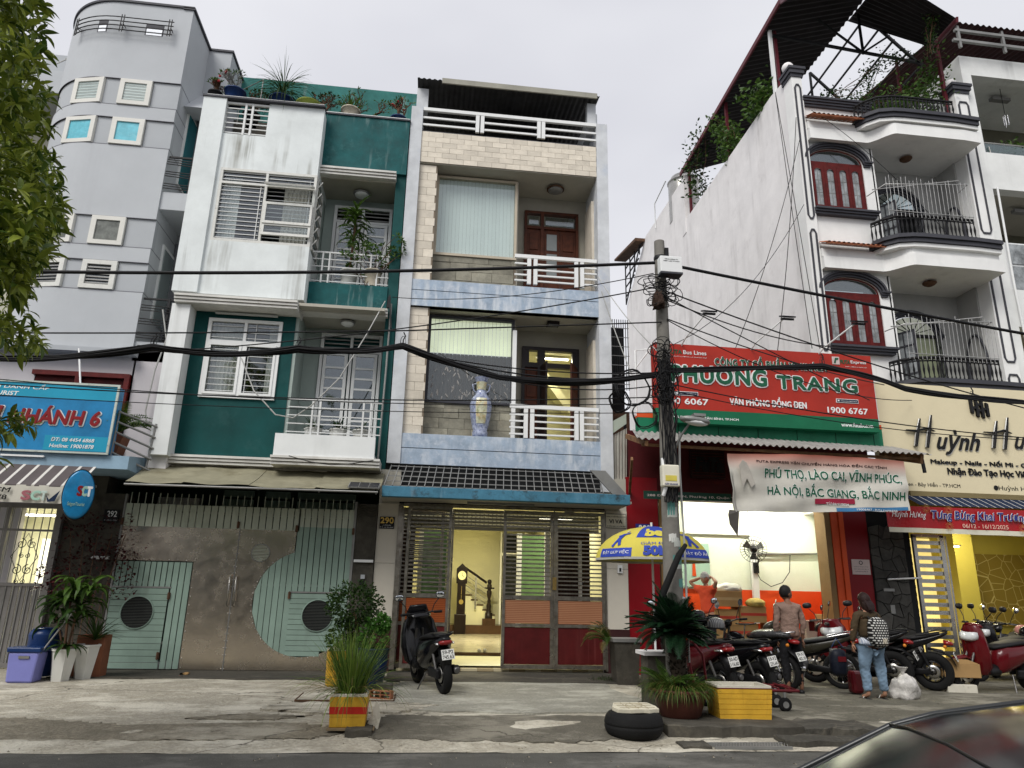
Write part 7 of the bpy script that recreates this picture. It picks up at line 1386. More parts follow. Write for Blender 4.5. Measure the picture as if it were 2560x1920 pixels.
cl=[(-1.5+random.uniform(-.62,.68),14.95+random.uniform(-.25,.25),8.98+random.uniform(-.45,.22)) for _ in range(46)]+[(-.93,14.9,8.85),(-2.1,14.9,8.72),(-1.75,14.85,8.25)]
for c in cl:
    for k in range(15):d=rnd_dir(-.4,1);small_leaf(q,Vector(c)+d*.03,d,rnd_dir(-1,1),random.uniform(.07,.11),.032)
q.build('foliage',leafm,t);q=MB();[q.tube([(-1.5,15.15,8.4),((c[0]-1.5)/2,c[1]+.08,c[2]-.25),c],.008,4) for c in cl[::3]];q.build('stem',rust,t)
def bare_shrub(name,lab,x,y,z,h,spread,m,leaves,pm,pr=.16,flowers=None,lm=None):
    t=pot(name,lab,x,y,z,pr*.75,pr,pr*1.5,pm);q=MB();lf=MB();fl=MB();zt=z+pr*1.5
    def br(p,d,l,r,dep):
        e=p+d*l;q.tube([p,p.lerp(e,.5)+Vector((random.uniform(-.03,.03),0,.02)),e],[r,r*.8,r*.6],5)
        if dep==0:
            for k in range(leaves):small_leaf(lf,e,(d+rnd_dir(-.5,.8)*.9),rnd_dir(),random.uniform(.05,.09),.025)
            if flowers and random.random()<.12:fl.ball(e,.035,6)
            return
        for k in range(3 if dep>1 else 2):br(e,(d*.8+rnd_dir(-.1,.7)*.8).normalized(),l*.72,r*.62,dep-1)
    for k in range(4):br(Vector((x,y,zt-.05)),Vector((random.uniform(-spread,spread),random.uniform(-.2,.2),1)).normalized(),h*.3,.03,3)
    q.build('stem',m,t);lf.build('foliage',lm or leafm,t)
    if flowers:fl.build('blossoms',flowers,t)
    return t
pk=mat('coral_red_flower',(.55,.05,.06),rough=.6,var=.2)
bare_shrub('desert_rose','red flowering desert rose in a dark blue pot at the roof corner',-5.0,14.85,12.3,.75,.9,galv,2,blp,.24,pk);bare_shrub('desert_rose','small desert rose with a pink flower at the far left roof corner',-5.42,14.8,12.3,.5,.8,rust,2,black,.16,pk)
t=pot('ponytail_palm','fountain-like ponytail palm on the teal house roof',-3.95,14.95,12.28,.22,.28,.35,blp);rosette(t,(-3.95,14.95,12.72),190,.95,.016,leafd,(-.1,1.3),(1.3,2.6),.2,seg=7);rosette(t,(-3.95,14.95,12.9),26,.95,.012,leafm,(.6,1.4),(.3,1.2),.15,seg=6)
t=thing('green_basin','lime green glazed basin tilted on the roof edge','basin',(-3.3,14.8,12.35));MB().lathe([(.12,0),(.2,.05),(.27,.14),(.3,.16),(.27,.165)],(-3.28,14.8,12.3),28,caps=False).build('bowl',mat('lime_glaze',(.30,.36,.07),rough=.4,var=.25),t)
bare_shrub('roof_shrub','spindly dark shrub behind the ponytail palm',-4.7,15.3,12.1,.9,.5,rust,7,black,.2,None,leafd);bare_shrub('roof_shrub','twiggy dark shrub right of the lime basin',-3.0,15.1,12.3,.75,.9,rust,4,black,.15,None,leafd)
t=pot('agave_pot','spiky agave in a round cream pot above the teal fascia',-2.35,15.1,12.38,.15,.22,.26,cyl);rosette(t,(-2.35,15.1,12.62),34,.48,.035,leafm,(.1,1.3),(-.1,.6))
bare_shrub('roof_shrub','long-branched bare shrub rising above the cream pot',-2.1,15.4,12.3,1.15,1.1,rust,2,black,.15,None,leafm);bare_shrub('desert_rose','red flowered thorny plant at the right end of the teal roof',-1.2,15.2,12.3,.8,.8,rust,2,blp,.2,pk,leafm)
t=pot('roof_seedlings','low seedlings in a trough on the teal roof edge',-1.7,15.2,12.38,.1,.12,.1,galv);rosette(t,(-1.75,15.2,12.45),8,.25,.05,leafm,(.6,1.4),(.2,1));rosette(t,(-1.55,15.2,12.45),6,.22,.05,leafm,(.6,1.4),(.2,1))
t=thing('bent_wire_frame','bent galvanised rack frame standing on the roof corner','frame',(-4.6,15.2,12.4));MB().tube([(-5.1,15.6,12.3),(-5.1,15.6,13.3),(-4.45,15.0,13.2),(-4.45,15.0,12.3)],.014,6).tube([(-5.1,15.6,13.3),(-4.9,15.0,12.5)],.012,6).build('frame',galv,t)
t=thing('areca_palm','yellow-green palm in a dark square pot by the stair rail','potted plant',(-6.15,14.6,4));MB().prism([(-6.3,3.95),(-6.1,3.95),(-6.02,4.3),(-6.38,4.3)],14.6,14.95).build('pot',terra,t)
def frond(q,base,az,L_,up,droop,lw,ll,n=16,m=1):
    p=Vector(base);d=Vector((cos(az),sin(az),0));s=Vector((-sin(az),cos(az),0));el=up;pts=[p.copy()]
    for i in range(n):
        el=up-droop*(i/n)**1.3;dr=d*cos(el)+Vector((0,0,1))*sin(el);p=p+dr*L_/n;pts.append(p.copy());t_=(i+1)/n
        if t_>.12:
            l=ll*(sin(pi*min(1,t_*.95+.08))**.6 if t_<.97 else .3);nr=Vector((0,0,1))*cos(el)-d*sin(el)
            for sg in (-1,1):
                ld=(s*sg+dr*.55+nr*.25).normalized();a=p;e=a+ld*l;mid=a+ld*l*.5+nr*.008;w_=dr*lw/2
                q.add([a-w_,a+w_,mid+w_*1.1,mid-w_*1.1,e-nr*l*.12],[(0,1,2,3),(3,2,4)])
    q.tube(pts,.006,4);return q
for i in range(24):frond(MB(),(-6.18,14.7,4.35),random.uniform(-2.2,1.0),random.uniform(.6,.85),random.uniform(.7,1.4),random.uniform(1.1,2.0),.018,.17).build('frond',leafb if i%2 else leafm,t)
bpl_=mat('dark_blue_glaze',(.008,.022,.06),rough=.35,var=.3)
t=thing('round_shrub','dense dark green shrub in a dark blue ribbed pot by the gate pillar','potted plant',(-.75,12.7,GZ));MB().lathe([(.15,0),(.17,.1),(.22,.3),(.24,.33),(.22,.36),(.24,.45),(.225,.48),(.245,.6),(.27,.62),(.24,.63)],(-.72,12.6,GZ),28,caps=False).build('pot',bpl_,t)
random.seed(8);q=MB();q2=MB()
for c,r,n_ in (((-1.12,12.9,1.22),(.46,.4,.36),1500),((-1.02,12.9,.8),(.3,.3,.3),500),((-1.3,12.85,.72),(.25,.25,.22),320)):
    for k in range(n_):
        d=rnd_dir(-1,1);rr=random.uniform(.55,1.06)*(1+.18*noise.noise(d*2.5));p=Vector((c[0]+d.x*r[0]*rr,c[1]+d.y*r[1]*rr,c[2]+d.z*r[2]*rr));small_leaf(q,p,(d+rnd_dir(-1,1)*.8),rnd_dir(),random.uniform(.045,.075),.032)
for c,r in (((-.75,12.55,.72),(.24,.22,.32)),((-.62,12.5,.95),(.13,.13,.14))):
    for k in range(420):d=rnd_dir(-1,1);rr=random.uniform(.5,1.05);small_leaf(q2,Vector((c[0]+d.x*r[0]*rr,c[1]+d.y*r[1]*rr,c[2]+d.z*r[2]*rr)),d+rnd_dir(-1,1)*.8,rnd_dir(),.06,.035)
q.build('crown',leafd,t);q2.build('foliage',leafmat('fresh_green_leaf',(.025,.09,.012),(.08,.2,.03)),t)
q=MB();q.tube([(-.8,12.7,.4),(-1.0,12.85,.75),(-1.12,12.9,1.1)],.025,6).tube([(-1.05,12.9,.1),(-1.1,12.9,.8)],.02,6).build('trunk',rust,t)
yb=mat('yellow_foam_box',(.62,.36,.035),rough=.6,var=.18,vs=5,streak=.8,scol=(.25,.12,.02),sthr=.5,sx=9,sz=1.2,blotch=.5,bcol=(.42,.22,.03),bsc=6);ybr=mat('red_band_tape',(.5,.03,.02),rough=.35,var=.12);foam=mat('dirty_white_foam',(.60,.57,.48),rough=.8,var=.2,blotch=.5,bcol=(.2,.16,.1),bsc=7)
def foam_box(name,label,x,y,z,wx,wy,h,rz,band=False,ribs=0,cat='foam box'):
    t=thing(name,label,cat,(x,y,z),rz);a,b=wx/2,wy/2;w_=.03
    def wall(q,i0,z0,z1):
        q.box(-a+i0,a-i0,-b+i0,-b+w_,z0,z1).box(-a+i0,a-i0,b-w_,b-i0,z0,z1).box(-a+i0,-a+w_,-b+w_,b-w_,z0,z1).box(a-w_,a-i0,-b+w_,b-w_,z0,z1)
        q.v=[Vector((v.x*(.92+.08*v.z/h),v.y*(.92+.08*v.z/h),v.z)) for v in q.v];return q
    wall(MB(),0,0,h-.03).build('body',yb,t,local=True);wall(MB(),0.002,h-.03,h).build('foam_rim',foam,t,local=True)
    MB().box(-a*.91,a*.91,-b*.91,b*.91,.001,.02).build('base',yb,t,local=True)
    li=MB();e=.031;li.box(-a*.93+e,a*.93-e,-b*.93+e,-b*.93+e+.004,.03,h-.002).box(-a*.93+e,a*.93-e,b*.93-e-.004,b*.93-e,.03,h-.002).box(-a*.93+e,-a*.93+e+.004,-b*.9+e,b*.9-e,.03,h-.003).box(a*.93-e-.004,a*.93-e,-b*.9+e,b*.9-e,.03,h-.003).box(-a*.88+e,a*.88-e,-b*.88+e,b*.88-e,.03,.05);li.build('foam_liner',foam,t,local=True)
    if ribs==6:wall(MB(),-.007,h*.9,h-.028).build('brown_trim',mat('brown_trim_tape',(.13,.03,.02),rough=.5,var=.4,vs=9),t,local=True)
    if band:wall(MB(),-.008,h*.40,h*.62).build('red_band',ybr,t,local=True)
    for k in range(ribs):wall(MB(),-.005,h*(.02+k*.9/ribs),h*(.02+(k+.86)*.9/ribs)).build('rib',yb,t,local=True)
    return t
t=foam_box('grass_planter_box','yellow foam box with red tape band holding tall lemongrass',-.78,9.4,-.055,.43,.46,.36,rad(1),band=True,ribs=3,cat='planter')
MB().box(-.17,.17,-.19,.19,.26,.3).build('soil',soil,t,local=True)
random.seed(31);gr1,gr2,gr3=MB(),MB(),MB()
for i in range(460):
    a=random.uniform(0,2*pi);rr=.14*sqrt(random.random());b_=(-.78+rr*cos(a),9.4+rr*sin(a),.23);far=random.random()
    strap(random.choice((gr1,gr1,gr2)) if far<.93 else gr3,b_,a+random.uniform(-.8,.8),random.uniform(.45,.92),random.uniform(.007,.013),random.uniform(1.15,1.55) if far<.75 else random.uniform(.5,1.2),random.uniform(.1,.7) if far<.75 else random.uniform(.8,2.2),7,.3,.6)
gr1.build('lemongrass_blades',leafb,t,kind='stuff');gr2.build('lemongrass_blades',leafm,t,kind='stuff');gr3.build('dry_blades',leafdry,t,kind='stuff')
foam_box('yellow_foam_box','small yellow foam box behind the lemongrass',-1.36,13.05,GZ,.3,.3,.58,rad(12),ribs=2)
t=thing('hollow_brick','orange hollow clay brick lying behind the lemongrass box','brick',(-.5,11.35,GZ+.03),rad(-25));brk=mat('orange_hollow_brick',(.38,.16,.085),rough=.85,var=.25);q=MB();q.box(-.17,.17,-.05,.05,0,.012).box(-.17,.17,-.05,.05,.1,.112)
for x in (-.17,-.002,.158):q.box(x,x+.012,-.05,.05,.012,.1)
q.box(-.158,.158,-.045,.045,.052,.06);q.build('shell',brk,t,local=True)
t=thing('brick_scrap','dark broken masonry block behind the hollow brick','rubble',(-.3,10.45,GZ+.05));q=MB();rock(q,-.6,-.35,11.5,11.7,GZ+.02,GZ+.2,.015,5);q.build('block',concd,t)
t=thing('broken_foam_piece','broken white foam shard leaning on the lemongrass box','foam shard',(-.38,9.5,0));MB().prism([(0,0),(.14,-.02),(.12,.1),(.04,.24),(0,.26)],0,.03,M=Matrix.Translation((-.55,9.3,-.03)) @ Matrix.Rotation(rad(20),4,'Y')).build('shard',foam,t)
t=thing('wooden_board','weathered wooden board under the lemongrass box','board',(-.55,9.3,-.05));MB().box(-1.0,-.46,9.1,9.62,-.075,-.057).build('board',mat('weathered_board',(.2,.15,.09),var=.3),t)
CY=thing('cycas_palm','large dark cycas palm in a round clay bowl on the kerb island','potted plant',(3.40,9.66,-.01))
MB().lathe([(.22,0),(.26,.03),(.31,.18),(.35,.3),(.39,.315),(.385,.35),(.35,.35),(.33,.3)],(3.40,9.66,-.01),36,caps=False).build('bowl',mat('brown_glazed_clay',(.10,.035,.025),rough=.4,var=.35),CY);MB().lathe([(.001,.29),(.33,.29)],(3.40,9.66,-.01),28).build('soil',soil,CY)
tr=MB();tr.tube([(3.46,9.8,.3),(3.47,9.85,.6),(3.49,9.9,.98)],[.1,.11,.12],12)
for i in range(240):z=random.uniform(.4,1.0);a=random.uniform(0,6.3);strap(tr,(3.475+.1*cos(a),9.86+.1*sin(a),z),a,.09,.03,.9,.3,2)
tr.build('trunk',mat('shaggy_brown_trunk',(.035,.026,.018),rough=1,var=.4),CY)
random.seed(14)
for i in range(84):frond(MB(),(3.47,9.9,.98),i*2.4,random.uniform(.5,.72)*(.8 if cos(i*2.4)>.2 else 1.1),random.uniform(-.1,1.45),random.uniform(.4,1.3),.016,.14,34).build('frond',leafmat('cycas_dark_leaf',(.006,.022,.010),(.015,.045,.018),rough=.35) if 'cycas_dark_leaf' not in MATS else MATS['cycas_dark_leaf'],CY)
for i in range(12):frond(MB(),(3.26,9.64,.34),random.uniform(0,6.3),random.uniform(.35,.5),random.uniform(.5,1.3),random.uniform(.3,.9),.012,.09,20).build('frond',leafm,CY)
q=MB();q2=MB()
for i in range(1100):a=random.uniform(0,6.3);r=.32*sqrt(random.random());strap(q if i%4 else q2,(3.40+r*cos(a),9.66+r*sin(a),.32),a,random.uniform(.14,.40),.008,random.uniform(.3,1.4),random.uniform(1,2.8),5)
q.build('weeds',leafm,CY,kind='stuff');q2.build('dry_weeds',leafdry,CY,kind='stuff')
foam_box('yellow_foam_box','big open yellow foam box on the kerb island',4.2,9.66,-.01,.72,.46,.41,rad(-2),ribs=6)
t=thing('stone_planter','square stone pedestal planter behind the cycas bowl','planter',(3.35,10.7,0));MB().box(3.28,3.6,10.6,10.95,-.1,.66).build('body',concd,t);MB().box(3.22,3.66,10.55,11,.66,.71).build('cap',towhite,t)
t=thing('dark_planter','dark square planter with dry fern fronds against the cream pier','planter',(3.78,13.6,GZ));MB().prism([(3.58,GZ),(3.97,GZ),(4.02,.66),(3.53,.66)],13.4,13.8).build('body',concd,t);MB().box(3.5,4.05,13.37,13.83,.66,.72).build('rim',galv,t)
for i in range(16):frond(MB(),(3.45,13.5,.62),random.uniform(1.7,4.4),random.uniform(.4,.62),random.uniform(.3,1.4),random.uniform(.9,2.2),.016,.1,16).build('frond',leafm if i%2 else leafdry,t)
q=MB()
for i in range(160):a=random.uniform(0,6.3);strap(q,(3.5+random.gauss(0,.14),13.9+random.gauss(0,.12),GZ),a,random.uniform(.06,.2),.008,random.uniform(.6,1.4),random.uniform(.5,1.8),4)
q.build('weeds',leafd,t,kind='stuff')
t=thing('old_tyre','old car tyre lying flat on the kerb with a pale slab on it','tyre',(2.62,9.1,-.13));q=MB();n=48;pr=[(.19,.0),(.24,-.004),(.285,.01),(.318,.045),(.33,.08),(.332,.10),(.326,.104),(.326,.112),(.332,.116),(.332,.13),(.318,.175),(.285,.21),(.24,.222),(.19,.215),(.175,.11)]
q.lathe([(r*1.06,h*1.25) for r,h in pr]+[(pr[0][0]*1.06,0)],(2.62,9.1,-.13),n,caps=False);q.build('tyre',rubber,t)
t=thing('broken_slab','broken cream paving slab with scored circles resting on the tyre','slab',(2.65,9.16,.15));Ms=Matrix.Translation((2.65,9.16,.15)) @ Matrix.Rotation(rad(4),4,'Z') @ Matrix.Rotation(rad(3),4,'X')
q=MB();pts=[(-.27,-.17),(-.12,-.2),(.05,-.185),(.12,-.21),(.25,-.17),(.27,.0),(.24,.2),(.05,.22),(-.2,.21),(-.25,.08),(-.29,-.02)];q.prism(pts,0,.045,'Z',Ms);q.build('slab',mat('cream_stone',(.58,.54,.42),rough=.85,var=.2,vs=6,bump=.3),t,bevel=.004)
q=MB();q.tube([(.1*cos(a),.02+.1*sin(a),.047) for a in [k*pi/10 for k in range(20)]],.004,4,Ms,closed=True);[q.bar((-.22,y,.047),(.22,y,.047),.005,.004,Ms) for y in (-.1,.02,.12)];[q.bar((x,-.15,.047),(x,.18,.047),.005,.004,Ms) for x in (-.12,0,.12)];q.build('scored_lines',mat('scored_line',(.3,.25,.16)),t)
t=thing('hand_trolley','maroon flatbed hand trolley with folding handle among the scooters','trolley',(4.7,10.6,.2));mt=mat('worn_maroon_paint',(.14,.015,.02),rough=.45,var=.3,blotch=.4,bcol=(.3,.25,.22),bsc=9,bthr=.6)
q=MB();q.tube([(4.05,10.35,.24),(5.35,10.25,.24),(5.45,10.85,.24),(4.1,10.95,.24)],.022,6,closed=True);q.build('deck_frame',mt,t)
rowbars('deck_bar',mt,t,[((4.45+k*.16,10.33-.005*k,.265),(4.5+k*.16,10.9,.265)) for k in range(6)],.02)
MB().tube([(4.05,10.35,.26),(4.0,10.33,.7),(3.88,10.35,.86),(3.86,10.75,.86),(4.0,10.95,.7),(4.08,10.95,.26)],.02,8).build('handle',mt,t)
for x,y in ((4.25,10.45),(5.22,10.42),(5.25,10.75),(4.25,10.85)):
    w_=MB().lathe([(.04,-.03),(.09,-.025),(.1,0),(.09,.025),(.04,.03)],(x,y,.04),20,axis='Y').build('wheel',rubber,t);MB().lathe([(.045,-.033),(.045,.033)],(x,y,.04),14,axis='Y').build('hub',galv,w_);MB().bar((x,y,.05),(x,y,.22),.03).build('fork',galv,t)
U=thing('market_umbrella','yellow and blue advertising umbrella lettered be beside the utility pole','umbrella',(3.7,11.5,0));uy=mat('yellow_umbrella_cloth',(.58,.50,.08),rough=.7,var=.08,bump=.05);ub=mat('blue_umbrella_cloth',(.03,.06,.36),rough=.65,var=.12)
UC=Vector((3.69,11.5,2.57));RU,HU=.95,.52
def upt(a,t_,off=0):
    s=sin(t_*1.45)/sin(1.45);h=HU*(cos(t_*1.45)-cos(1.45))/(1-cos(1.45));k=1-.06*abs(sin(a*4))*t_
    return Vector((UC.x+(RU*s*k+off)*cos(a),UC.y+(RU*s*k+off)*sin(a),UC.z-HU+h+off*.5))
a0=rad(-104-22.5)
def gore(i,m,t0,t1,off=0,nm='canopy_panel',na=6,nt_=8,fa=0):
    q=MB();vs=[]
    for j in range(nt_+1):
        t_=t0+(t1-t0)*j/nt_
        for k in range(na+1):vs.append(upt(a0+(i+fa+(1-2*fa)*k/na)*pi/4,t_,off))
    q.add(vs,[(j*(na+1)+k,j*(na+1)+k+1,(j+1)*(na+1)+k+1,(j+1)*(na+1)+k)[::-1] for j in range(nt_) for k in range(na)],True);q.build(nm,m,U)
for i in range(8):gore(i,uy,.02,1.0);
gore(0,ub,.02,.62,.004)
for i in (7,1,5,3):gore(i,ub,.84,1.0,.005,fa=.03)
q=MB()
for i in range(8):
    for k in range(6):
        a,b=a0+(i+k/6)*pi/4,a0+(i+(k+1)/6)*pi/4;pa,pb_=upt(a,1),upt(b,1);q.quad(pa,pb_,pb_-Vector((0,0,.035)),pa-Vector((0,0,.035)))
q.build('valance',mat('pale_grey_valance',(.42,.42,.38),var=.1),U)
def utext(s,i,u0,u1,t0,t1,m,off=.009,bold=0,sh=0):TXU.append((s,i,u0,u1,t0,t1,m,off,bold,sh))
TXU=[]
utext('be',0,.22,.8,.36,.60,uy,bold=.06);utext('GIẢM ĐẾN',0,.16,.86,.70,.78,ub);utext('50K',0,.22,.82,.80,.985,ub,bold=.07);utext('ĐẶT GIÚP VIỆC',7,.12,.92,.88,.965,cleanw,bold=.02);utext('ĐẶT ĐỒ ĂN',1,.1,.85,.88,.97,cleanw,bold=.02)
def flat_poly(i,pts,m,off=.009):
    q=MB();vs=[upt(a0+(i+u)*pi/4,t_,off) for u,t_ in pts];q.add(vs,[tuple(range(len(vs)))[::-1]]);q.build('printed_courier',m,U)
for i,f in ((7,1),(1,-1)):
    g_=lambda u:.5+f*(u-.5);flat_poly(i,[(g_(.42),.55),(g_(.52),.5),(g_(.6),.56),(g_(.58),.66),(g_(.66),.78),(g_(.58),.8),(g_(.5),.7),(g_(.42),.82),(g_(.34),.8),(g_(.42),.66)],ub);flat_poly(i,[(g_(.36),.56),(g_(.74),.48),(g_(.76),.52),(g_(.4),.6)],ub);flat_poly(i,[(g_(.5),.42),(g_(.58),.4),(g_(.62),.46),(g_(.54),.49)],cyl)
MB().tube([UC+Vector((0,0,.07)),UC+Vector((0,0,0)),Vector((3.69,11.5,1.3)),Vector((3.70,11.52,-.05))],.018,8).build('pole',cleanw,U)
joinbars('ribs',galv,U,[(UC-Vector((0,0,.35)),upt(a0+i*pi/4,.75,-.01)) for i in range(8)],.008,round_=True)
# ------------------------------------------------------------------ motorbikes (local frame: forward = +y, wheels on z = 0)
seatm=mat('black_vinyl_seat',(.008,.008,.009),rough=.6,var=.2,bump=.15,bs=60,spec=.3);blackp=mat('black_plastic',(.007,.007,.008),rough=.5,var=.25,spec=.3);glossk=mat('gloss_black_paint',(.005,.005,.006),rough=.2,var=.1,bump=0,coat=.12,spec=.35)
mirror_m=mat('mirror_glass',(.75,.78,.82),rough=.06,metal=1,var=0,bump=0);engm=mat('engine_alloy',(.15,.145,.14),rough=.4,metal=.8,var=.3);tail_m=mat('tail_lamp_red',(.22,.008,.008),rough=.15,var=.1,coat=.5,bump=0);headm=mat('headlamp_glass',(.6,.62,.62),rough=.08,var=.1,bump=0,coat=.5);wine=mat('wine_red_paint',(.085,.006,.010),rough=.18,var=.1,bump=0,coat=.5);redg=mat('glossy_red_paint',(.10,.005,.008),rough=.2,var=.1,bump=0,coat=.35);whg=mat('glossy_white_paint',(.6,.6,.58),rough=.2,var=.05,bump=0,coat=.4)
def wheel(t,y,r,w,spoked,M,name='wheel'):
    ri=r-w*.95;pr=[(ri,-w*.35),(ri+.01,-w*.45),(r-w*.3,-w*.5),(r-w*.08,-w*.35),(r,0),(r-w*.08,w*.35),(r-w*.3,w*.5),(ri+.01,w*.45),(ri,w*.35)]
    o=MB().lathe(pr,(0,y,r),32,M,axis='X',caps=False).build(name,rubber,t,local=True)
    MB().lathe([(ri-.025,-w*.32),(ri+.004,-w*.34),(ri+.004,w*.34),(ri-.025,w*.32),(ri-.025,-w*.32)],(0,y,r),32,M,axis='X',caps=False).build('rim',chrome if spoked else glossk,o,local=True)
    q=MB()
    if spoked:
        for k in range(24):a=2*pi*k/24;s=.03 if k%2 else-.03;q.tube([(s,y+.03*cos(a+.5),r+.03*sin(a+.5)),(0,y+(ri-.02)*cos(a),r+(ri-.02)*sin(a))],.0022,4,M)
    else:
        for k in range(5):a=2*pi*k/5;q.bar((0,y+.03*cos(a),r+.03*sin(a)),(0,y+(ri-.015)*cos(a+.12),r+(ri-.015)*sin(a+.12)),.03,.035,M)
    q.build('spokes',chrome if spoked else glossk,o,local=True)
    MB().lathe([(.0,-.05),(.045,-.05),(.045,.05),(0,.05)],(0,y,r),16,M,axis='X').build('hub',engm,o,local=True)
    if not spoked:MB().lathe([(.06,-.055),(.11,-.055),(.11,-.05),(.06,-.05)],(0,y,r),24,M,axis='X',caps=False).build('brake_disc',steel,o,local=True)
    return o
def mirrors(t,M,y,z,sx=.34,ring=False,h=.26):
    for s in (-1,1):
        o=MB().tube([(s*.2,y,z),(s*.24,y-.02,z+h*.45),(s*(sx-.02),y-.04,z+h*.8)],.007,6,M).build('mirror',blackp,t,local=True);Mm=M @ Matrix.Translation((s*sx,y-.05,z+h)) @ Matrix.Rotation(rad(8),4,'X')
        if ring:MB().lathe([(.0,.02),(.045,.018),(.06,.0)],(0,0,0),20,Mm,axis='Y').build('mirror_shell',chrome,o,local=True);MB().lathe([(0.0,-.001),(.055,-.001)],(0,0,0),20,Mm,axis='Y',caps=False).build('mirror_face',mirror_m,o,local=True)
        else:MB().loft([(0,.03,0,.03,.02),(0,.015,0,.068,.045),(0,0,0,.078,.05)],Mm,16).build('mirror_shell',blackp,o,local=True);q=MB();q.loft([(0,-.002,0,.07,.043),(0,-.004,0,.066,.04)],Mm,16);q.build('mirror_face',mirror_m,o,local=True)
def bars(t,M,y,z,w=.33):
    MB().tube([(-w,y-.1,z+.01),(-w*.55,y-.03,z+.02),(0,y+.02,z-.02),(w*.55,y-.03,z+.02),(w,y-.1,z+.01)],.013,8,M).build('handlebar',blackp,t,local=True)
    for s in (-1,1):MB().tube([(s*(w-.12),y-.075,z+.014),(s*(w+.01),y-.105,z+.01)],.02,10,M).build('grip',rubber,t,local=True);MB().tube([(s*(w-.14),y-.01,z+.01),(s*(w-.0),y-.05,z+.005)],.006,5,M).build('brake_lever',engm,t,local=True)
def plate(t,M,y,z,lines,tilt=-12,w=.19,h=.14,yel=False):
    Mp=M @ Matrix.Translation((0,y,z)) @ Matrix.Rotation(rad(tilt),4,'X');p=MB().box(-w/2,w/2,-.003,.003,-h/2,h/2,Mp).build('number_plate',plate_m if not yel else mat('cream_plate',(.6,.56,.36),rough=.5),t,local=True)
    for i,s in enumerate(lines):PTX.append((s,-w*.42,w*.42,h*(.06-.47*i),h*(.40-.47*i),-.0045,ink,p,.002,.02,Mp))
PTX=[]
def flush_ptx():
    for s,x0,x1,z0,z1,y,m,p,d,off,M in PTX:
        r=p
        while r.parent:r=r.parent
        text(s,x0,x1,z0,z1,y,m,p,d,off=off,M=ROOT[r.name] @ M)
def lean(a):return Matrix.Rotation(rad(a),4,'Y')
def scooter(label,loc,rz,body,plt,ln=-5,side=None,name='parked_scooter',tall=True,grp='motorbikes parked on the pavement',headlight=headm):
    t=thing(name,label,'motorbike',loc,rz,grp);M=lean(ln);side=side or body
    wheel(t,-.62,.27,.12,False,M);wheel(t,.70,.265,.10,False,M)
    M0=M;M=M @ Matrix.Scale(1.28 if tall else 1.12,4,(1,0,0))
    MB().loft([(0,-.84,.76,.035,.03),(0,-.74,.73,.085,.065),(0,-.55,.67,.135,.12),(0,-.3,.58,.16,.19),(0,-.05,.53,.165,.23),(0,.15,.46,.14,.2)],M,18,2.8).build('body_fairing',body,t,local=True)
    MB().loft([(0,-.72,.80,.07,.02),(0,-.6,.80,.12,.035),(0,-.35,.79,.145,.045),(0,-.15,.76,.14,.04),(0,.02,.73,.12,.045),(0,.16,.70,.07,.03)],M,18,2.6).build('seat',seatm,t,local=True)
    for s in (-1,1):MB().tube([(s*.09,-.5,.82),(s*.11,-.72,.84),(s*.06,-.83,.83),(0,-.85,.83)],.013,8,M).build('grab_rail',blackp,t,local=True)
    MB().loft([(0,.1,.36,.13,.1),(0,.3,.33,.15,.07),(0,.45,.36,.13,.08)],M,14).build('floorboard',blackp,t,local=True)
    q=MB();vs=[];prof=[(.28,.40,.12),(.40,.42,.22),(.60,.45,.25),(.78,.48,.235),(.95,.50,.20),(1.06,.50,.13)]
    for z,y,hw in prof:
        for k in range(9):a=(k-4)/4;vs.append((a*hw,y+.12*(1-a*a),z))
    for z,y,hw in prof:
        for k in range(9):a=(k-4)/4;vs.append((a*hw*.93,y-.05+.09*(1-a*a),z))
    n_=len(prof);q.add(vs,[(j*9+k,j*9+k+1,(j+1)*9+k+1,(j+1)*9+k) for j in range(n_-1) for k in range(8)]+[(54+j*9+k,54+(j+1)*9+k,54+(j+1)*9+k+1,54+j*9+k+1) for j in range(n_-1) for k in range(8)]+[(j*9,(j+1)*9,54+(j+1)*9,54+j*9) for j in range(n_-1)]+[(j*9+8,54+j*9+8,54+(j+1)*9+8,(j+1)*9+8) for j in range(n_-1)],True,M);q.build('leg_shield',body,t,local=True)
    MB().loft([(0,.66,.86,.05,.03),(0,.62,.88,.12,.07),(0,.55,.9,.17,.1)],M,16).build('headlamp',headlight,t,local=True)
    MB().loft([(0,.50,1.06,.12,.03),(0,.44,1.05,.15,.05),(0,.36,1.03,.10,.03)],M,16).build('handlebar_cowl',body if not tall else glossk,t,local=True)
    if tall:MB().loft([(0,.60,.98,.13,.02,-.5),(0,.55,1.08,.15,.02,-.5),(0,.50,1.2,.11,.015,-.5)],M,14).build('windscreen',glossk,t,local=True)
    M=M0;bars(t,M,.42,1.07);mirrors(t,M,.42,1.08)
    MB().loft([(0,.93,.45,.04,.02),(0,.86,.53,.07,.03),(0,.70,.56,.075,.03),(0,.55,.5,.07,.03)],M,14).build('front_mudguard',body,t,local=True)
    for s in (-1,1):MB().tube([(s*.07,.70,.27),(s*.07,.56,.6),(s*.05,.46,.85)],.02,8,M).build('fork_leg',engm,t,local=True)
    MB().loft([(0,-.83,.40,.06,.12,.35),(0,-.80,.5,.085,.10,.3),(0,-.70,.6,.09,.06,.2)],M,14).build('rear_mudguard',blackp,t,local=True);plate(t,M,-.875,.56,plt,-16)
    MB().loft([(0,-.86,.72,.06,.025),(0,-.82,.72,.1,.035),(0,-.74,.71,.11,.04)],M,14).build('tail_lamp',tail_m,t,local=True)
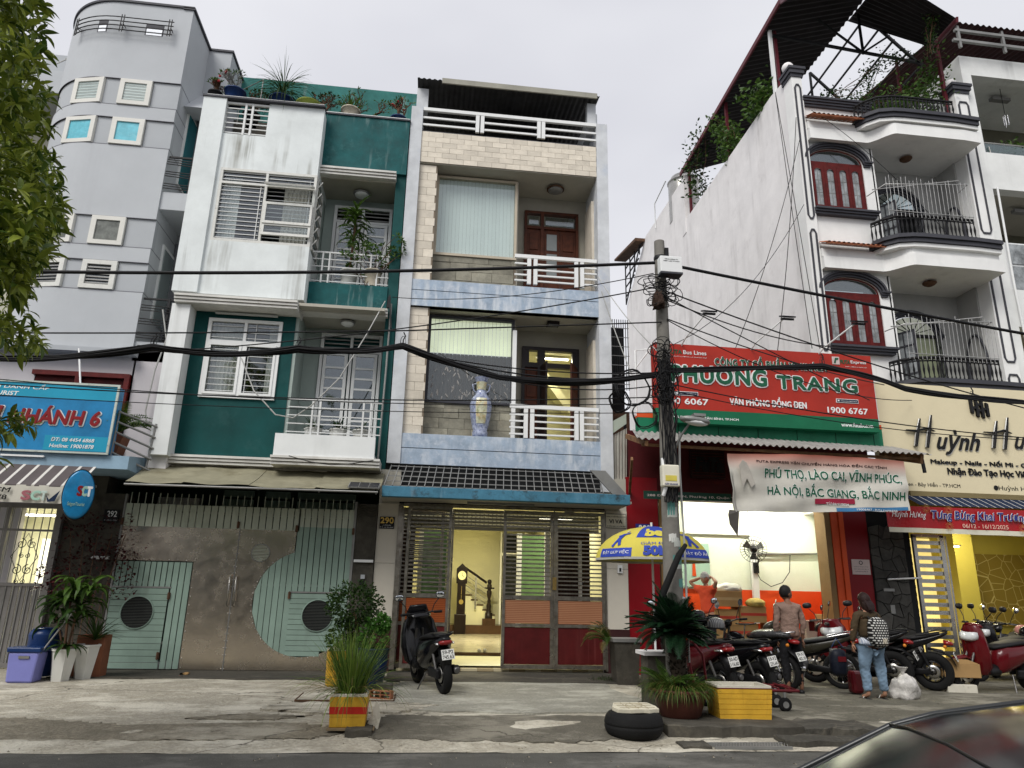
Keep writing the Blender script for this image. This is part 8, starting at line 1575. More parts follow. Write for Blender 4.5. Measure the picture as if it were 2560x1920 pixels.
    for s in (-1,1):MB().loft([(s*.12,-.8,.70,.012,.012),(s*.11,-.72,.71,.03,.02),(s*.12,-.55,.69,.015,.01)],M,10).build('tail_accent',chrome,t,local=True)
    MB().loft([(.13,-.86,.33,.04,.045),(.135,-.8,.335,.062,.065),(.13,-.55,.32,.06,.065),(.12,-.35,.28,.035,.035)],M,16).build('exhaust',blackp,t,local=True);MB().lathe([(.03,-.01),(.045,0)],(.13,-.86,.33),14,M,axis='Y').build('exhaust_tip',engm,t,local=True)
    MB().box(-.13,-.06,-.7,-.25,.22,.36,M).build('engine_case',blackp,t,local=True,bevel=.03)
    for s in (-1,1):MB().tube([(s*.1,-.6,.34),(s*.11,-.5,.6)],.022,8,M).build('shock_absorber',engm,t,local=True)
    MB().tube([(-.1,-.15,.28),(-.24,-.05,.01)],.011,6,M).build('side_stand',engm,t,local=True);t.scale=(1.08,)*3;ROOT[t.name]=ROOT[t.name] @ Matrix.Scale(1.08,4)
    return t
def motorbike(label,loc,rz,body,plt,ln=-6,cover=False,sport=False,name='parked_motorbike',grp='motorbikes parked on the pavement',yel=False,basket=False):
    t=thing(name,label,'motorbike',loc,rz,grp);M=lean(ln);r=.31 if sport else .295;wd=.14 if sport else .085
    wheel(t,-.63,r,wd,not sport,M);wheel(t,.64,r*.97,wd*.8,not sport,M)
    zs_=.82 if sport else .77
    MB().loft([(0,-.92,zs_+.12*sport,.02,.02),(0,-.8,zs_+.06,.06,.04),(0,-.55,zs_-.03,.10,.07),(0,-.3,zs_-.1,.115,.1),(0,0,.6,.09,.1),(0,.25,.52,.07,.08)],M,16).build('tail_fairing',body,t,local=True)
    MB().loft([(0,-.80,zs_+.10,.06,.02),(0,-.6,zs_+.06,.11,.035),(0,-.3,zs_,.125,.04),(0,-.05,zs_-.04,.11,.035),(0,.12,zs_-.07,.06,.03)],M,16).build('seat',seatm,t,local=True)
    if cover:bagm=mat('crinkled_clear_wrap',(.05,.05,.052),rough=.15,var=.6,vs=9,bump=1,bs=14,coat=.4) if 'crinkled_clear_wrap' not in MATS else MATS['crinkled_clear_wrap'];MB().loft([(0,-.86,zs_+.1,.1,.04),(0,-.6,zs_+.11,.17,.07),(0,-.25,zs_+.09,.17,.07),(0,-.05,zs_+.05,.1,.05)],M,16).build('seat_cover',bagm,t,local=True)
    for s in (-1,1):MB().tube([(s*.1,-.45,zs_+.06),(s*.12,-.75,zs_+.13),(s*.06,-.9,zs_+.15),(0,-.92,zs_+.15)],.011,6,M).build('grab_rail',chrome if not sport else blackp,t,local=True)
    MB().loft([(0,-.12,.38,.10,.1),(0,.02,.36,.13,.12),(0,.2,.37,.11,.1),(0,.32,.40,.06,.06)],M,14).build('engine',engm,t,local=True);MB().lathe([(0,-.15),(.07,-.15),(.08,-.12),(.08,.12),(.07,.15),(0,.15)],(0,-.02,.33),20,M,axis='X').build('crankcase',engm,t,local=True)
    q=MB()
    for s in (-1,1):q.tube([(s*.06,-.63,r),(s*.07,-.2,.33)],.016,6,M)
    q.tube([(0,.42,.8),(0,.2,.55),(0,-.1,.5),(0,-.5,.62)],.03,8,M);q.build('frame',blackp,t,local=True)
    MB().loft([(-.075,-.62,r,.015,.045),(-.08,-.4,.31,.015,.05),(-.08,-.12,.33,.02,.06)],M,12).build('chain_case',blackp,t,local=True)
    for s in (-1,1):
        MB().tube([(s*.085,-.62,r+.02),(s*.09,-.47,zs_-.12)],.018,8,M).build('shock_absorber',chrome,t,local=True);MB().tube([(s*.085,-.58,r+.1),(s*.088,-.5,zs_-.2)],.027,8,M).build('spring',blackp,t,local=True)
        MB().loft([(s*.10,.2,.62,.01,.16,.25),(s*.14,.32,.60,.014,.22,.25),(s*.12,.42,.62,.012,.24,.25),(s*.06,.48,.66,.01,.2,.25)],M,12).build('leg_shield',body,t,local=True)
        MB().tube([(s*.065,.64,r),(s*.06,.52,.62),(s*.05,.42,.95)],.018,8,M).build('fork_leg',engm,t,local=True)
    MB().loft([(0,.90,.50,.03,.015),(0,.8,.59,.055,.02),(0,.64,.63,.06,.02),(0,.5,.58,.055,.02)],M,12).build('front_mudguard',body,t,local=True)
    MB().loft([(0,-.98,.42,.05,.015),(0,-.93,.54,.06,.02),(0,-.8,.64,.065,.02),(0,-.6,.67,.06,.02)],M,12).build('rear_mudguard',blackp,t,local=True);plate(t,M,-.99,.56,plt,-22,yel=yel)
    MB().loft([(0,-.98,.76,.03,.02),(0,-.93,.77,.07,.035),(0,-.84,.78,.08,.04)],M,12).build('tail_lamp',tail_m,t,local=True)
    for s in (-1,1):MB().ball((s*.13,-.86,.73),.03,8,M).build('indicator',mat('amber_lens',(.6,.2,.02),rough=.2) if 'amber_lens' not in MATS else MATS['amber_lens'],t,local=True)
    MB().loft([(0,.56,.92,.06,.05),(0,.5,.94,.1,.08),(0,.38,1.0,.09,.06)],M,14).build('headlamp_cowl',body,t,local=True);MB().ball((0,.53,.93),.075,12,M,(1,.4,.8)).build('headlamp',headm,t,local=True)
    bars(t,M,.36,1.03,.32);mirrors(t,M,.38,1.04,.3,ring=not sport,h=.28)
    MB().loft([(.12,-.95,.36,.03,.03),(.125,-.85,.36,.045,.045),(.12,-.4,.28,.04,.045),(.1,-.1,.24,.02,.02)],M,14).build('exhaust',chrome if not sport else blackp,t,local=True)
    MB().tube([(-.1,-.05,.25),(-.24,.02,.01)],.01,6,M).build('side_stand',engm,t,local=True);MB().tube([(-.2,.0,.27),(.2,.0,.27)],.011,6,M).build('foot_peg',blackp,t,local=True)
    t.scale=(1.08,)*3;ROOT[t.name]=ROOT[t.name] @ Matrix.Scale(1.08,4)
    return t
def at_contact(x,y,rz,wy=-.62):return (x+wy*sin(rz)*1.0,y-wy*cos(rz),GZ+.015)
r1=rad(17);scooter('black maxi scooter with plate 59-P2 745.63 parked before the folding gate',at_contact(.42,12.0,r1),r1,glossk,('59-P2','745.63'),-6,grp=None)
r2=rad(24);s2=scooter('wine red and black scooter with plate 50-AD 116.60 behind the foam box',at_contact(4.68,11.35,r2),r2,wine,('50-AD','116.60'),-5)
r3=rad(27);scooter('dark scooter with plate 59-V2 235.64 next to the wine red scooter',at_contact(5.36,11.5,r3),r3,glossk,('59-V2','235.64'),-5,tall=False)
r4=rad(26);motorbike('black spoke-wheeled motorbike with a wrapped seat left of the standing man',at_contact(6.28,12.55,r4),r4,glossk,('59-X1','402.18'),-5,cover=True)
r5=rad(60);motorbike('olive black underbone motorbike with yellowish plate 5153',at_contact(7.55,12.95,r5),r5,mat('olive_black_paint',(.035,.032,.022),rough=.25,var=.1,bump=0,coat=.3),('36-M8','5153'),-6,yel=True)
r6=rad(150);scooter('red and white scooter facing the street between the bikes',(8.15,13.9,GZ+.015),r6,redg,('59-L3','112.07'),5,side=whg,tall=False)
r7=rad(48);motorbike('black sport motorbike with plate 568.09 hidden by the woman',at_contact(8.6,13.0,r7),r7,glossk,('59-N2','568.09'),-6,sport=True)
r8=rad(50);motorbike('black sport motorbike with fat rear tyre and plate 053.66',at_contact(9.22,12.8,r8),r8,glossk,('59-P3','053.66'),-6,sport=True)
r9=rad(96);scooter('glossy red scooter standing sideways at the right',(10.55,12.75,GZ+.015),r9,redg,('59-T1','880.21'),-4,tall=False,side=redg)
r10=rad(100);scooter('dark scooter parked inside the yellow salon entrance',(12.1,14.4,GZ+.01),r10,glossk,('59-K2','331.90'),-4,tall=False);motorbike('second dark motorbike deep in the salon entrance',(12.9,15.3,GZ+.01),rad(120),glossk,('59-H1','604.55'),-5)
scooter('scooter cut off by the right edge of the salon front',(13.0,13.7,GZ+.01),rad(80),wine,('59-C4','219.36'),-4,tall=False)
flush_ptx()
def helmet(label,c,m,rz=0):
    t=thing('helmet',label,'helmet',c,rz);MB().lathe([(.125,-.03),(.135,.02),(.13,.07),(.1,.12),(.05,.145),(0.001,.15)],(0,0,0),24,Matrix.Scale(1.12,4,(0,1,0))).build('shell',m,t,local=True);MB().lathe([(.136,-.035),(.142,-.03),(.142,-.015),(.136,-.01)],(0,0,0),24,Matrix.Scale(1.12,4,(0,1,0)),caps=False).build('trim',blackp,t,local=True);MB().loft([(0,.12,.0,.1,.01),(0,.19,-.01,.08,.008),(0,.22,-.015,.04,.005)],Matrix.Identity(4)).build('visor',glossk,t,local=True);return t
helmet('glossy black helmet hung on the dark scooter beside the wine red one',(4.75,12.4,1.12),glossk,2);helmet('striped dark helmet on the handlebar of the second scooter',(5.05,12.35,1.0),mat('dark_striped_helmet',(.08,.08,.085),rough=.2,wave=('X',12,(.3,.3,.3),.4)),1);helmet('black half helmet on the red scooter seat at right',(11.85,13.4,.92),glossk,1);helmet('pink helmet behind the black one at right',(12.0,13.7,.93),mat('pink_helmet',(.45,.2,.17),rough=.3),2)
t=thing('bicycle','small silver folding bicycle standing before the cartons','bicycle',(6.6,14.2,GZ),rad(20));q=MB();q.tube([(0,.35,.62),(0,.28,.9),(0,.26,1.02)],.014,6).tube([(0,.42,.25),(0,.35,.62),(0,-.2,.42),(0,-.42,.25)],.016,6).tube([(0,-.2,.42),(0,-.25,.8)],.014,6);q.build('frame',steel,t,local=True)
for y in (.42,-.42):MB().lathe([(.22,-.018),(.25,0),(.22,.018),(.215,0),(.22,-.018)],(0,y,.25),28,axis='X',caps=False).build('wheel',rubber,t,local=True)
MB().tube([(-.27,.22,1.05),(-.1,.26,1.03),(.1,.26,1.03),(.27,.22,1.05)],.013,6).build('handlebar',blackp,t,local=True);MB().loft([(0,-.36,.82,.06,.02),(0,-.25,.83,.07,.02),(0,-.12,.83,.02,.015)],Matrix.Identity(4)).build('saddle',seatm,t,local=True)
bag('plastic_bag','knotted translucent white shopping bag on the ground beside the woman','plastic bag',(7.98,11.75,GZ),(.23,.19,.24),mat('translucent_bag',(.55,.53,.50),rough=.25,var=.5,vs=8,bump=1,bs=12,coat=.3),.35)
t=thing('cardboard_box','flattened brown cardboard box by the fat rear tyre','box',(9.7,12.7,.1),rad(-12));MB().box(-.32,.3,-.2,.2,.1,.33).build('box',ctn,t,local=True,bevel=.01);MB().prism([(-.32,.33),(.3,.33),(.12,.40),(-.28,.42)],-.2,.1).build('flap',ctn,t,local=True)
t=thing('foam_block','white foam block under the cardboard box','foam block',(9.68,12.68,GZ),rad(-12));MB().box(-.28,.22,-.17,.17,0,.15).build('block',foam,t,local=True,bevel=.01)
t=thing('shopping_bag','dark carrier bag with a red print in the woman\'s left hand','bag',(7.02,11.95,.3));MB().loft([(6.99,11.86,.48,.07,.15),(6.99,11.9,.48,.13,.21),(6.99,12.0,.48,.14,.22),(6.99,12.06,.48,.08,.16)],n=16,pw=3.5).build('body',mat('dark_navy_bag',(.006,.008,.016),rough=.5,var=.3,bump=.6,bs=9),t);MB().prism([(6.93,.5),(7.07,.5),(7.07,.58),(6.93,.58)],11.85,11.87).build('red_print',redg,t);MB().tube([(6.9,11.97,.72),(6.98,11.95,.86),(7.1,11.97,.72)],.008,5).build('strap',blp,t)
t=thing('suitcase','dark red suitcase half hidden behind the woman\'s legs','suitcase',(7.45,12.15,0));MB().box(7.33,7.53,12.15,12.35,GZ+.03,.33).build('body',wine,t,bevel=.05)
# ------------------------------------------------------------------ people
def skin_mesh(name,nodes,edges,m,t,M=Matrix.Identity(4),lv=2,root=0):
    me=bpy.data.meshes.new(name);me.from_pydata([tuple(M @ Vector(n[:3])) for n in nodes],edges,[])
    o=bpy.data.objects.new(name,me);COL.objects.link(o);md=o.modifiers.new('s','SKIN');md.use_smooth_shade=True;sub=o.modifiers.new('d','SUBSURF');sub.levels=lv;sub.render_levels=lv
    for i,n in enumerate(nodes):
        v=me.skin_vertices[0].data[i];v.radius=(n[3],n[4] if len(n)>4 else n[3]);v.use_root=(i==root)
    nm=mesh_of(o);bpy.data.objects.remove(o);nm.name=name
    return nm
def put(name,me,m,t):
    me.materials.clear();me.materials.append(m)
    for p in me.polygons:p.use_smooth=True
    o=bpy.data.objects.new(name,me);COL.objects.link(o);o.parent=t;return o
def join_mesh(name,me,mb):
    """append MB geometry to a skin mesh so the body stays one mesh"""
    vs=[tuple(v.co) for v in me.vertices];fs=[tuple(p.vertices) for p in me.polygons];o=len(vs)
    n=bpy.data.meshes.new(name);n.from_pydata(vs+[tuple(v) for v in mb.v],[],fs+[tuple(i+o for i in f) for f in mb.f]);n.update();return n
def head_mb(c,yaw,pitch,s=1.0):
    """head facing +y in its own frame: skull, jaw, brow, nose, lips, eyes, ears"""
    M=Matrix.Translation(c) @ Matrix.Rotation(yaw,4,'Z') @ Matrix.Rotation(pitch,4,'X') @ Matrix.Scale(s,4);q=MB();b=MB();b.ball((0,0,0),1,28)
    for i,v in enumerate(b.v):
        x,y,z=v;w_=.076*(1-.18*max(0,-z)) ;h=.115;d=.095
        X,Y,Z=x*w_,y*d-.008*(1 if y<0 else 0),z*h
        if y>.2 and z<-.35:X *= .82;Y *= 1.0
        if y>.6:Y=min(Y,.084+.012*(1-abs(x))+(.006 if-.1<z<.25 else 0))
        b.v[i]=M @ Vector((X,Y,Z))
    q.v+=b.v;q.f+=b.f;q.sm+=b.sm
    q.loft([(0,.082,-.035,.017,.012),(0,.10,-.032,.016,.012),(0,.112,-.03,.008,.007)],M,10);q.loft([(0,.078,.012,.009,.01),(0,.095,-.01,.009,.012),(0,.105,-.028,.011,.012)],M,10)
    q.loft([(-.026,.078,-.062,.004,.004),(0,.092,-.06,.025,.010),(.026,.078,-.062,.004,.004)],M,8)
    for s_ in (-1,1):q.ball((s_*.078,-.005,-.01),1,10,M,(.012,.02,.03));q.ball((s_*.03,.078,.008),.013,8,M)
    return q,M
skn=mat('tan_skin',(.36,.19,.12),rough=.5,var=.1,bump=.05);skd=mat('brown_skin',(.20,.10,.062),rough=.5,var=.1,bump=.05);hairk=mat('black_hair',(.008,.007,.007),rough=.5,var=.4,bump=.5,bs=90);hairg=mat('grey_hair',(.40,.39,.37),rough=.7,var=.4,vs=30,bump=.6,bs=90);hairb=mat('dark_brown_hair',(.025,.010,.008),rough=.45,var=.4,bump=.5,bs=90)
def hand(q_nodes,edges,wrist,d,side,s=1.0):
    """five separate curled fingers as skin chains rooted in the palm"""
    d=Vector(d).normalized();sd=Vector(side).normalized();dn=d.cross(sd).normalized();w0=len(q_nodes)-1;base=Vector(wrist)
    q_nodes.append((*(base+d*.045*s),.028*s,.016*s));edges.append((w0,w0+1));q_nodes.append((*(base+d*.08*s),.030*s,.014*s));edges.append((w0+1,w0+2));pm=w0+2
    for k,(off,ln) in enumerate(((-.026,.062),(-.009,.07),(.009,.066),(.026,.052))):
        p=base+d*.088*s+sd*off*s;a=len(q_nodes);q_nodes.append((*p,.009*s));edges.append((pm,a));q_nodes.append((*(p+(d*.9+dn*.25).normalized()*ln*.5*s),.0085*s));edges.append((a,a+1));q_nodes.append((*(p+d*ln*.8*s+dn*ln*.45*s),.0075*s));edges.append((a+1,a+2))
    a=len(q_nodes);p=base+d*.035*s-sd*.03*s;q_nodes.append((*p,.012*s));edges.append((w0+1,a));q_nodes.append((*(p+d*.035*s-sd*.02*s+dn*.01),.010*s));edges.append((a,a+1));q_nodes.append((*(p+d*.06*s-sd*.018*s+dn*.02),.008*s));edges.append((a+1,a+2))
def limbs(nodes,edges,start,pts):
    prev=start
    for p in pts:nodes.append(p);edges.append((prev,len(nodes)-1));prev=len(nodes)-1
    return prev
def person(label,loc,rz,H_,head_yaw,head_pitch,arms,legs,skin,torso_lean=(0,0),name='person',hs=1.0,shoulder=.19):
    """local: facing +y. arms = {s: [elbow, wrist, hand dir, side]}, legs = {s: [hip, knee, ankle, toe]} in metres for a 1.65 m figure"""
    k=H_/1.65;t=thing(name,label,'person',loc,rz);N=[];E=[]
    S=lambda p:tuple(c*k for c in p)
    lx,ly=torso_lean;N.append((*S((0,0,.90)),.105*k,.08*k));tp=limbs(N,E,0,[(*S((lx*.3,ly*.3,1.05)),.10*k,.075*k),(*S((lx*.7,ly*.7,1.22)),.135*k,.095*k),(*S((lx,ly,1.34)),.125*k,.085*k)])
    neck=limbs(N,E,tp,[(*S((lx,ly,1.42)),.052*k),(*S((lx,ly+.015,1.50)),.05*k)])
    for s in (-1,1):
        el,wr,hd,sd=arms[s];e=limbs(N,E,tp,[(*S((lx+s*shoulder,ly,1.345)),.052*k),(*S(el),.038*k),(*S(tuple((a+b)/2 for a,b in zip(el,wr))),.034*k),(*S(wr),.024*k,.02*k)]);hand(N,E,S(wr),hd,sd,k)
        hp,kn,an,to=legs[s];limbs(N,E,0,[(*S(hp),.085*k),(*S(tuple(a*.5+b*.5 for a,b in zip(hp,kn))),.072*k),(*S(kn),.052*k),(*S(tuple(a*.6+b*.4 for a,b in zip(kn,an))),.05*k),(*S(an),.034*k),(*S(tuple(a*.4+b*.6 for a,b in zip(an,to))),.034*k,.026*k),(*S(to),.03*k,.018*k)])
    me=skin_mesh('body',N,E,skin,t,lv=2);hc=Vector(S((lx,ly+.03,1.565)));hq,HM=head_mb(hc,head_yaw,head_pitch,k*hs)
    b=put('body',join_mesh('body',me,hq),skin,t)
    return t,N,HM,k,S
def garment(t,name,nodes,edges,m,k,grow=0,lv=3):
    me=skin_mesh(name,[(n[0]*k,n[1]*k,n[2]*k,n[3]*k,(n[4] if len(n)>4 else n[3])*k) for n in nodes],edges,m,t,lv=lv);nn=[v.normal.copy() for v in me.vertices];sd=len(name)*3.7+t.location.x
    for v,n_ in zip(me.vertices,nn):c=v.co;v.co=c+n_*(.016*noise.noise(Vector((c.x*9+sd,c.y*9,c.z*7+3*c.x)))+.010*noise.noise(Vector((c.x*22,c.y*22+sd,c.z*26-9*c.x)))-.002)
    return put(name,me,m,t)
def cap_hair(t,HM,m,long_=0,thick=1.0,name='hair'):
    q=MB();b=MB();b.ball((0,0,0),1,26)
    for i,v in enumerate(b.v):
        x,y,z=v;n_=1+.05*noise.noise(v*6);X,Y,Z=x*.088*n_*thick,y*.105*n_-.018,z*.124*n_+.018
        if y>.25:Z=max(Z,.045)
        else:Z=max(Z,-.06-long_)
        b.v[i]=HM @ Vector((X,Y,Z))
    q.v,q.f,q.sm=b.v,b.f,b.sm
    if long_:
        q.tube([HM @ Vector(p) for p in ((0,-.01,.04),(0,-.03,-.06),(0,-.045,-.15),(0,-.06,-.22))],[.088,.088,.08,.035],16)
        for j in range(40):x=random.uniform(-.06,.06);q.tube([HM @ Vector((x,-.08,.0)),HM @ Vector((x*1.2,-.12,-.1)),HM @ Vector((x*.9+random.uniform(-.01,.01),-.125,-.16-long_))],[.016,.016,.006],5)
    o=q.build(name,m,t,local=True);return o
std_leg=lambda s,sp=.10,fy=0:[(s*.085,0,.86),(s*sp,.02+fy,.48),(s*sp,-.02+fy,.08),(s*(sp+.02),.13+fy,.03)]
W,N_,HM,k,S=person('woman seen from behind in brown jacket and light jeans with a patterned backpack',(7.42,11.7,GZ+.005),rad(4),1.62,rad(8),rad(-14),{-1:[(-.28,.0,1.10),(-.27,.06,.87),(-.05,.1,-1),(0,1,0)],1:[(.28,.05,1.10),(.20,.24,1.02),(0,1,.1),(0,0,1)]},{-1:std_leg(-1,.13),1:std_leg(1,.15,-.03)},skn)
jk=mat('brown_olive_jacket',(.055,.038,.02),rough=.85,var=.25,bump=.4,bs=12);jn=mat('light_blue_jeans',(.17,.25,.34),rough=.85,var=.35,vs=5,bump=.3,bs=25,blotch=.4,bcol=(.3,.38,.46),bsc=3)
garment(W,'jacket',[(0,0,.93,.20,.15),(0,-.01,1.10,.19,.145),(0,-.01,1.28,.185,.13),(0,0,1.36,.12,.09),(0,0,1.42,.075),(-.19,0,1.34,.07),(-.27,0,1.10,.06),(-.28,.05,.90,.045),(.19,0,1.34,.07),(.28,.05,1.10,.06),(.23,.2,1.03,.045)],[(0,1),(1,2),(2,3),(3,4),(3,5),(5,6),(6,7),(3,8),(8,9),(9,10)],jk,k)
garment(W,'shirt_hem',[(0,-.01,.82,.19,.155),(0,0,.90,.20,.16),(0,0,.99,.19,.145)],[(0,1),(1,2)],mat('white_check_shirt',(.6,.62,.66),rough=.9,wave=('X',14,(.3,.35,.45),.5)),k)
garment(W,'jeans',[(0,-.005,.90,.17,.14),(-.09,-.02,.80,.14,.15),(-.12,0,.64,.115),(-.13,.02,.48,.09),(-.13,0,.3,.08),(-.13,-.02,.12,.07),(.09,-.02,.80,.14,.15),(.13,0,.64,.115),(.15,-.01,.48,.09),(.15,-.03,.3,.08),(.15,-.05,.12,.07)],[(0,1),(1,2),(2,3),(3,4),(4,5),(0,6),(6,7),(7,8),(8,9),(9,10)],jn,k)
cap_hair(W,HM,hairb,.02,1.1)
for s in (-1,1):MB().loft([(s*.14,-.07+(.0 if s<0 else-.03),.012,.03,.012),(s*.145,0,.012,.04,.012),(s*.15,.1,.012,.045,.012),(s*.155,.17,.012,.03,.012)],Matrix.Scale(k,4)).build('sandal',blackp,W,local=True);MB().tube([(s*.11*k,.06,.02),(s*.145*k,.07,.06),(s*.185*k,.06,.02)],.008,5).build('sandal_strap',mat('white_strap',(.6,.6,.56)),W,local=True)
BP=thing('backpack','black and white triangle patterned backpack on the woman\'s back','backpack',(7.42,11.7,GZ),rad(4));bpm=mat('houndstooth_cloth',(.5,.5,.48),rough=.8,var=.05);t_=bpm.node_tree;b_=t_.nodes['Principled BSDF'];ch_=t_.nodes.new('ShaderNodeTexBrick');ch_.inputs['Scale'].default_value=13;ch_.inputs['Color1'].default_value=(.55,.55,.52,1);ch_.inputs['Color2'].default_value=(.55,.55,.52,1);ch_.inputs['Mortar'].default_value=(.012,.012,.012,1);ch_.inputs['Mortar Size'].default_value=.13;ch_.inputs['Brick Width'].default_value=.6;ch_.inputs['Row Height'].default_value=.5;ge_=t_.nodes.new('ShaderNodeNewGeometry');cx_=t_.nodes.new('ShaderNodeSeparateXYZ');cc_=t_.nodes.new('ShaderNodeCombineXYZ');t_.links.new(ge_.outputs['Position'],cx_.inputs[0]);t_.links.new(cx_.outputs[0],cc_.inputs[0]);t_.links.new(cx_.outputs[2],cc_.inputs[1]);t_.links.new(cc_.outputs[0],ch_.inputs[0]);t_.links.new(ch_.outputs[0],b_.inputs['Base Color'])
vs_=[];q=MB();q.loft([(.03,-.31,1.06,.11,.17),(.03,-.28,1.06,.145,.22),(.03,-.19,1.07,.16,.245),(.03,-.12,1.07,.135,.22)],Matrix.Scale(k,4),20,3.2);q.build('bag',bpm,BP,local=True);MB().loft([(.03,-.325,.94,.08,.05),(.03,-.30,.94,.11,.08),(.03,-.27,.94,.11,.08)],Matrix.Scale(k,4),18,3.5).build('front_pocket',bpm,BP,local=True)
for s in (-1,1):MB().tube([((.03+s*.07)*k,-.14*k,1.27*k),((.02+s*.11)*k,-.02*k,1.42*k),((s*.12)*k,.11*k,1.33*k),((s*.15)*k,.1*k,1.1*k),((.03+s*.13)*k,-.12*k,.93*k)],.016,6).build('shoulder_strap',blackp,BP,local=True)
text('NY',.02*k,.1*k,.90*k,.98*k,-.333*k,cyl,BP,.004,off=.03,M=ROOT[BP.name])
Mn,N_,HM,k,S=person('man in a dusty pink shirt and black trousers standing with his back turned',(6.38,12.35,GZ+.005),rad(-10),1.72,rad(-72),0,{-1:[(-.225,-.03,1.08),(-.2,.05,.84),(0,.15,-1),(0,1,0)],1:[(.225,.0,1.08),(.215,.06,.84),(0,.15,-1),(0,1,0)]},{-1:std_leg(-1,.1),1:std_leg(1,.11)},skd,shoulder=.165)
garment(Mn,'shirt',[(0,0,.84,.175,.14),(0,0,.96,.175,.14),(0,0,1.08,.165,.13),(0,-.01,1.27,.16,.12),(0,0,1.365,.125,.09),(0,0,1.44,.066),(-.17,0,1.35,.07),(-.225,-.03,1.08,.055),(-.205,.04,.9,.04),(.17,0,1.35,.07),(.225,0,1.08,.055),(.215,.05,.9,.04)],[(0,1),(1,2),(2,3),(3,4),(4,5),(4,6),(6,7),(7,8),(4,9),(9,10),(10,11)],mat('dusty_pink_shirt',(.25,.165,.13),rough=.85,var=.15,bump=.8,bs=7,bd=.05),k)
garment(Mn,'trousers',[(0,0,.96,.15,.115),(-.08,0,.82,.115),(-.1,.02,.48,.078),(-.1,0,.1,.06),(.08,0,.82,.115),(.1,.02,.48,.078),(.1,0,.1,.06)],[(0,1),(1,2),(2,3),(0,4),(4,5),(5,6)],mat('black_trousers',(.012,.012,.014),rough=.8,var=.2,bump=.3),k)
cap_hair(Mn,HM,hairk)
for s in (-1,1):MB().loft([(s*.1,-.07,.03,.035,.03),(s*.1,0,.035,.042,.035),(s*.11,.1,.03,.045,.028),(s*.115,.17,.02,.03,.018)],Matrix.Scale(k,4)).build('shoe',blackp,Mn,local=True)
Mo,N_,HM,k,S=person('grey-haired man in an orange polo shirt with both hands behind his head',(6.02,15.1,.22),rad(115),1.72,rad(10),rad(-24),{-1:[(-.36,.12,1.50),(-.12,-.03,1.60),(1,-.2,.15),(0,-.3,1)],1:[(.36,.12,1.50),(.12,-.03,1.60),(-1,-.2,.15),(0,.3,-1)]},{-1:std_leg(-1),1:std_leg(1)},skn,torso_lean=(0,.02))
oj=mat('orange_polo_cloth',(.62,.075,.03),rough=.85,var=.12,bump=.35,bs=10)
garment(Mo,'polo_shirt',[(0,0,.84,.165,.13),(0,.01,1.05,.16,.125),(0,.015,1.25,.165,.12),(0,.02,1.35,.13,.095),(0,.02,1.43,.068),(-.19,.02,1.355,.08),(-.29,.08,1.43,.068),(.19,.02,1.355,.08),(.29,.08,1.43,.068)],[(0,1),(1,2),(2,3),(3,4),(3,5),(5,6),(3,7),(7,8)],oj,k)
garment(Mo,'trousers',[(0,0,.92,.15,.115),(-.09,0,.78,.11),(-.1,.02,.48,.08),(-.1,0,.1,.06),(.09,0,.78,.11),(.1,.02,.48,.08),(.1,0,.1,.06)],[(0,1),(1,2),(2,3),(0,4),(4,5),(5,6)],MATS['black_trousers'],k)
cap_hair(Mo,HM,hairg,0,1.02)
q,_=MB(),0
for s in (-1,1):q.ball((s*.03,.086,.03),1,8,HM,(.016,.004,.004))
q.tube([(-.035,.094,-.062),(0,.1,-.061),(.035,.094,-.062)],.0025,5,HM);q.build('eyebrows',hairg,Mo,local=True)
# ------------------------------------------------------------------ dark car, street side, seen over its rear glass
CR_=thing('dark_grey_car','dark grey sedan parked in the road at the bottom right corner','car',(4.0,2.45,-.165));cpaint=mat('dark_grey_car_paint',(.025,.027,.028),rough=.35,metal=.2,var=.15,bump=0,coat=.35);cgl=mat('black_car_glass',(.016,.019,.020),rough=.14,var=.1,bump=0,spec=.4)
prof=[(-.25,.42,.80),(-.2,.52,.84),(0.0,.56,.84),(.55,.60,.84),(1.25,.62,.82),(2.15,1.12,.60),(2.6,1.165,.60),(3.3,1.17,.60),(3.8,1.13,.59),(4.7,.86,.80),(5.3,.78,.78),(5.55,.6,.7)]
q=MB();ring=[]
for x,zt,hw in prof:
    zb_=min(zt,.80+.0*x) if hw>.7 else .80
    zz=min(zt,.62 if x<2 else .74)
    hb=.86 if x not in (-.25,5.55) else .74
    ring.append([(x,-hb*.96,.02),(x,-hb,.25),(x,-hb,.5),(x,-hb*.96,zz*.93),(x,-hb*.86,zz),(x,0,zz+.03),(x,hb*.86,zz),(x,hb*.96,zz*.93),(x,hb,.5),(x,hb,.25),(x,hb*.96,.02)])
vs=[(x,2.45+y,z-.05) for r in ring for x,y,z in r];n_=11;m_=len(ring)
q.add(vs,[(j*n_+k,j*n_+k+1,(j+1)*n_+k+1,(j+1)*n_+k)[::-1] for j in range(m_-1) for k in range(n_-1)]+[tuple(range(n_))[::-1],tuple(range((m_-1)*n_,m_*n_))],True);q.build('body',cpaint,CR_)
def rib(x,zt,hw,zb_=.80):return [(x,2.45-hw,zt),(x,2.45-hw*.6,zt+.028),(x,2.45,zt+.04),(x,2.45+hw*.6,zt+.028),(x,2.45+hw,zt)]
roof=[(2.02,1.015,.63),(2.2,1.07,.625),(2.6,1.14,.62),(3.1,1.17,.61),(3.6,1.15,.60),(3.9,1.08,.60)]
q=MB();vs=[p for r in roof for p in rib(r[0],r[1]-.03,r[2])];q.add(vs,[(j*5+k,(j+1)*5+k,(j+1)*5+k+1,j*5+k+1)[::-1] for j in range(len(roof)-1) for k in range(4)],True);q.build('roof',cgl,CR_)
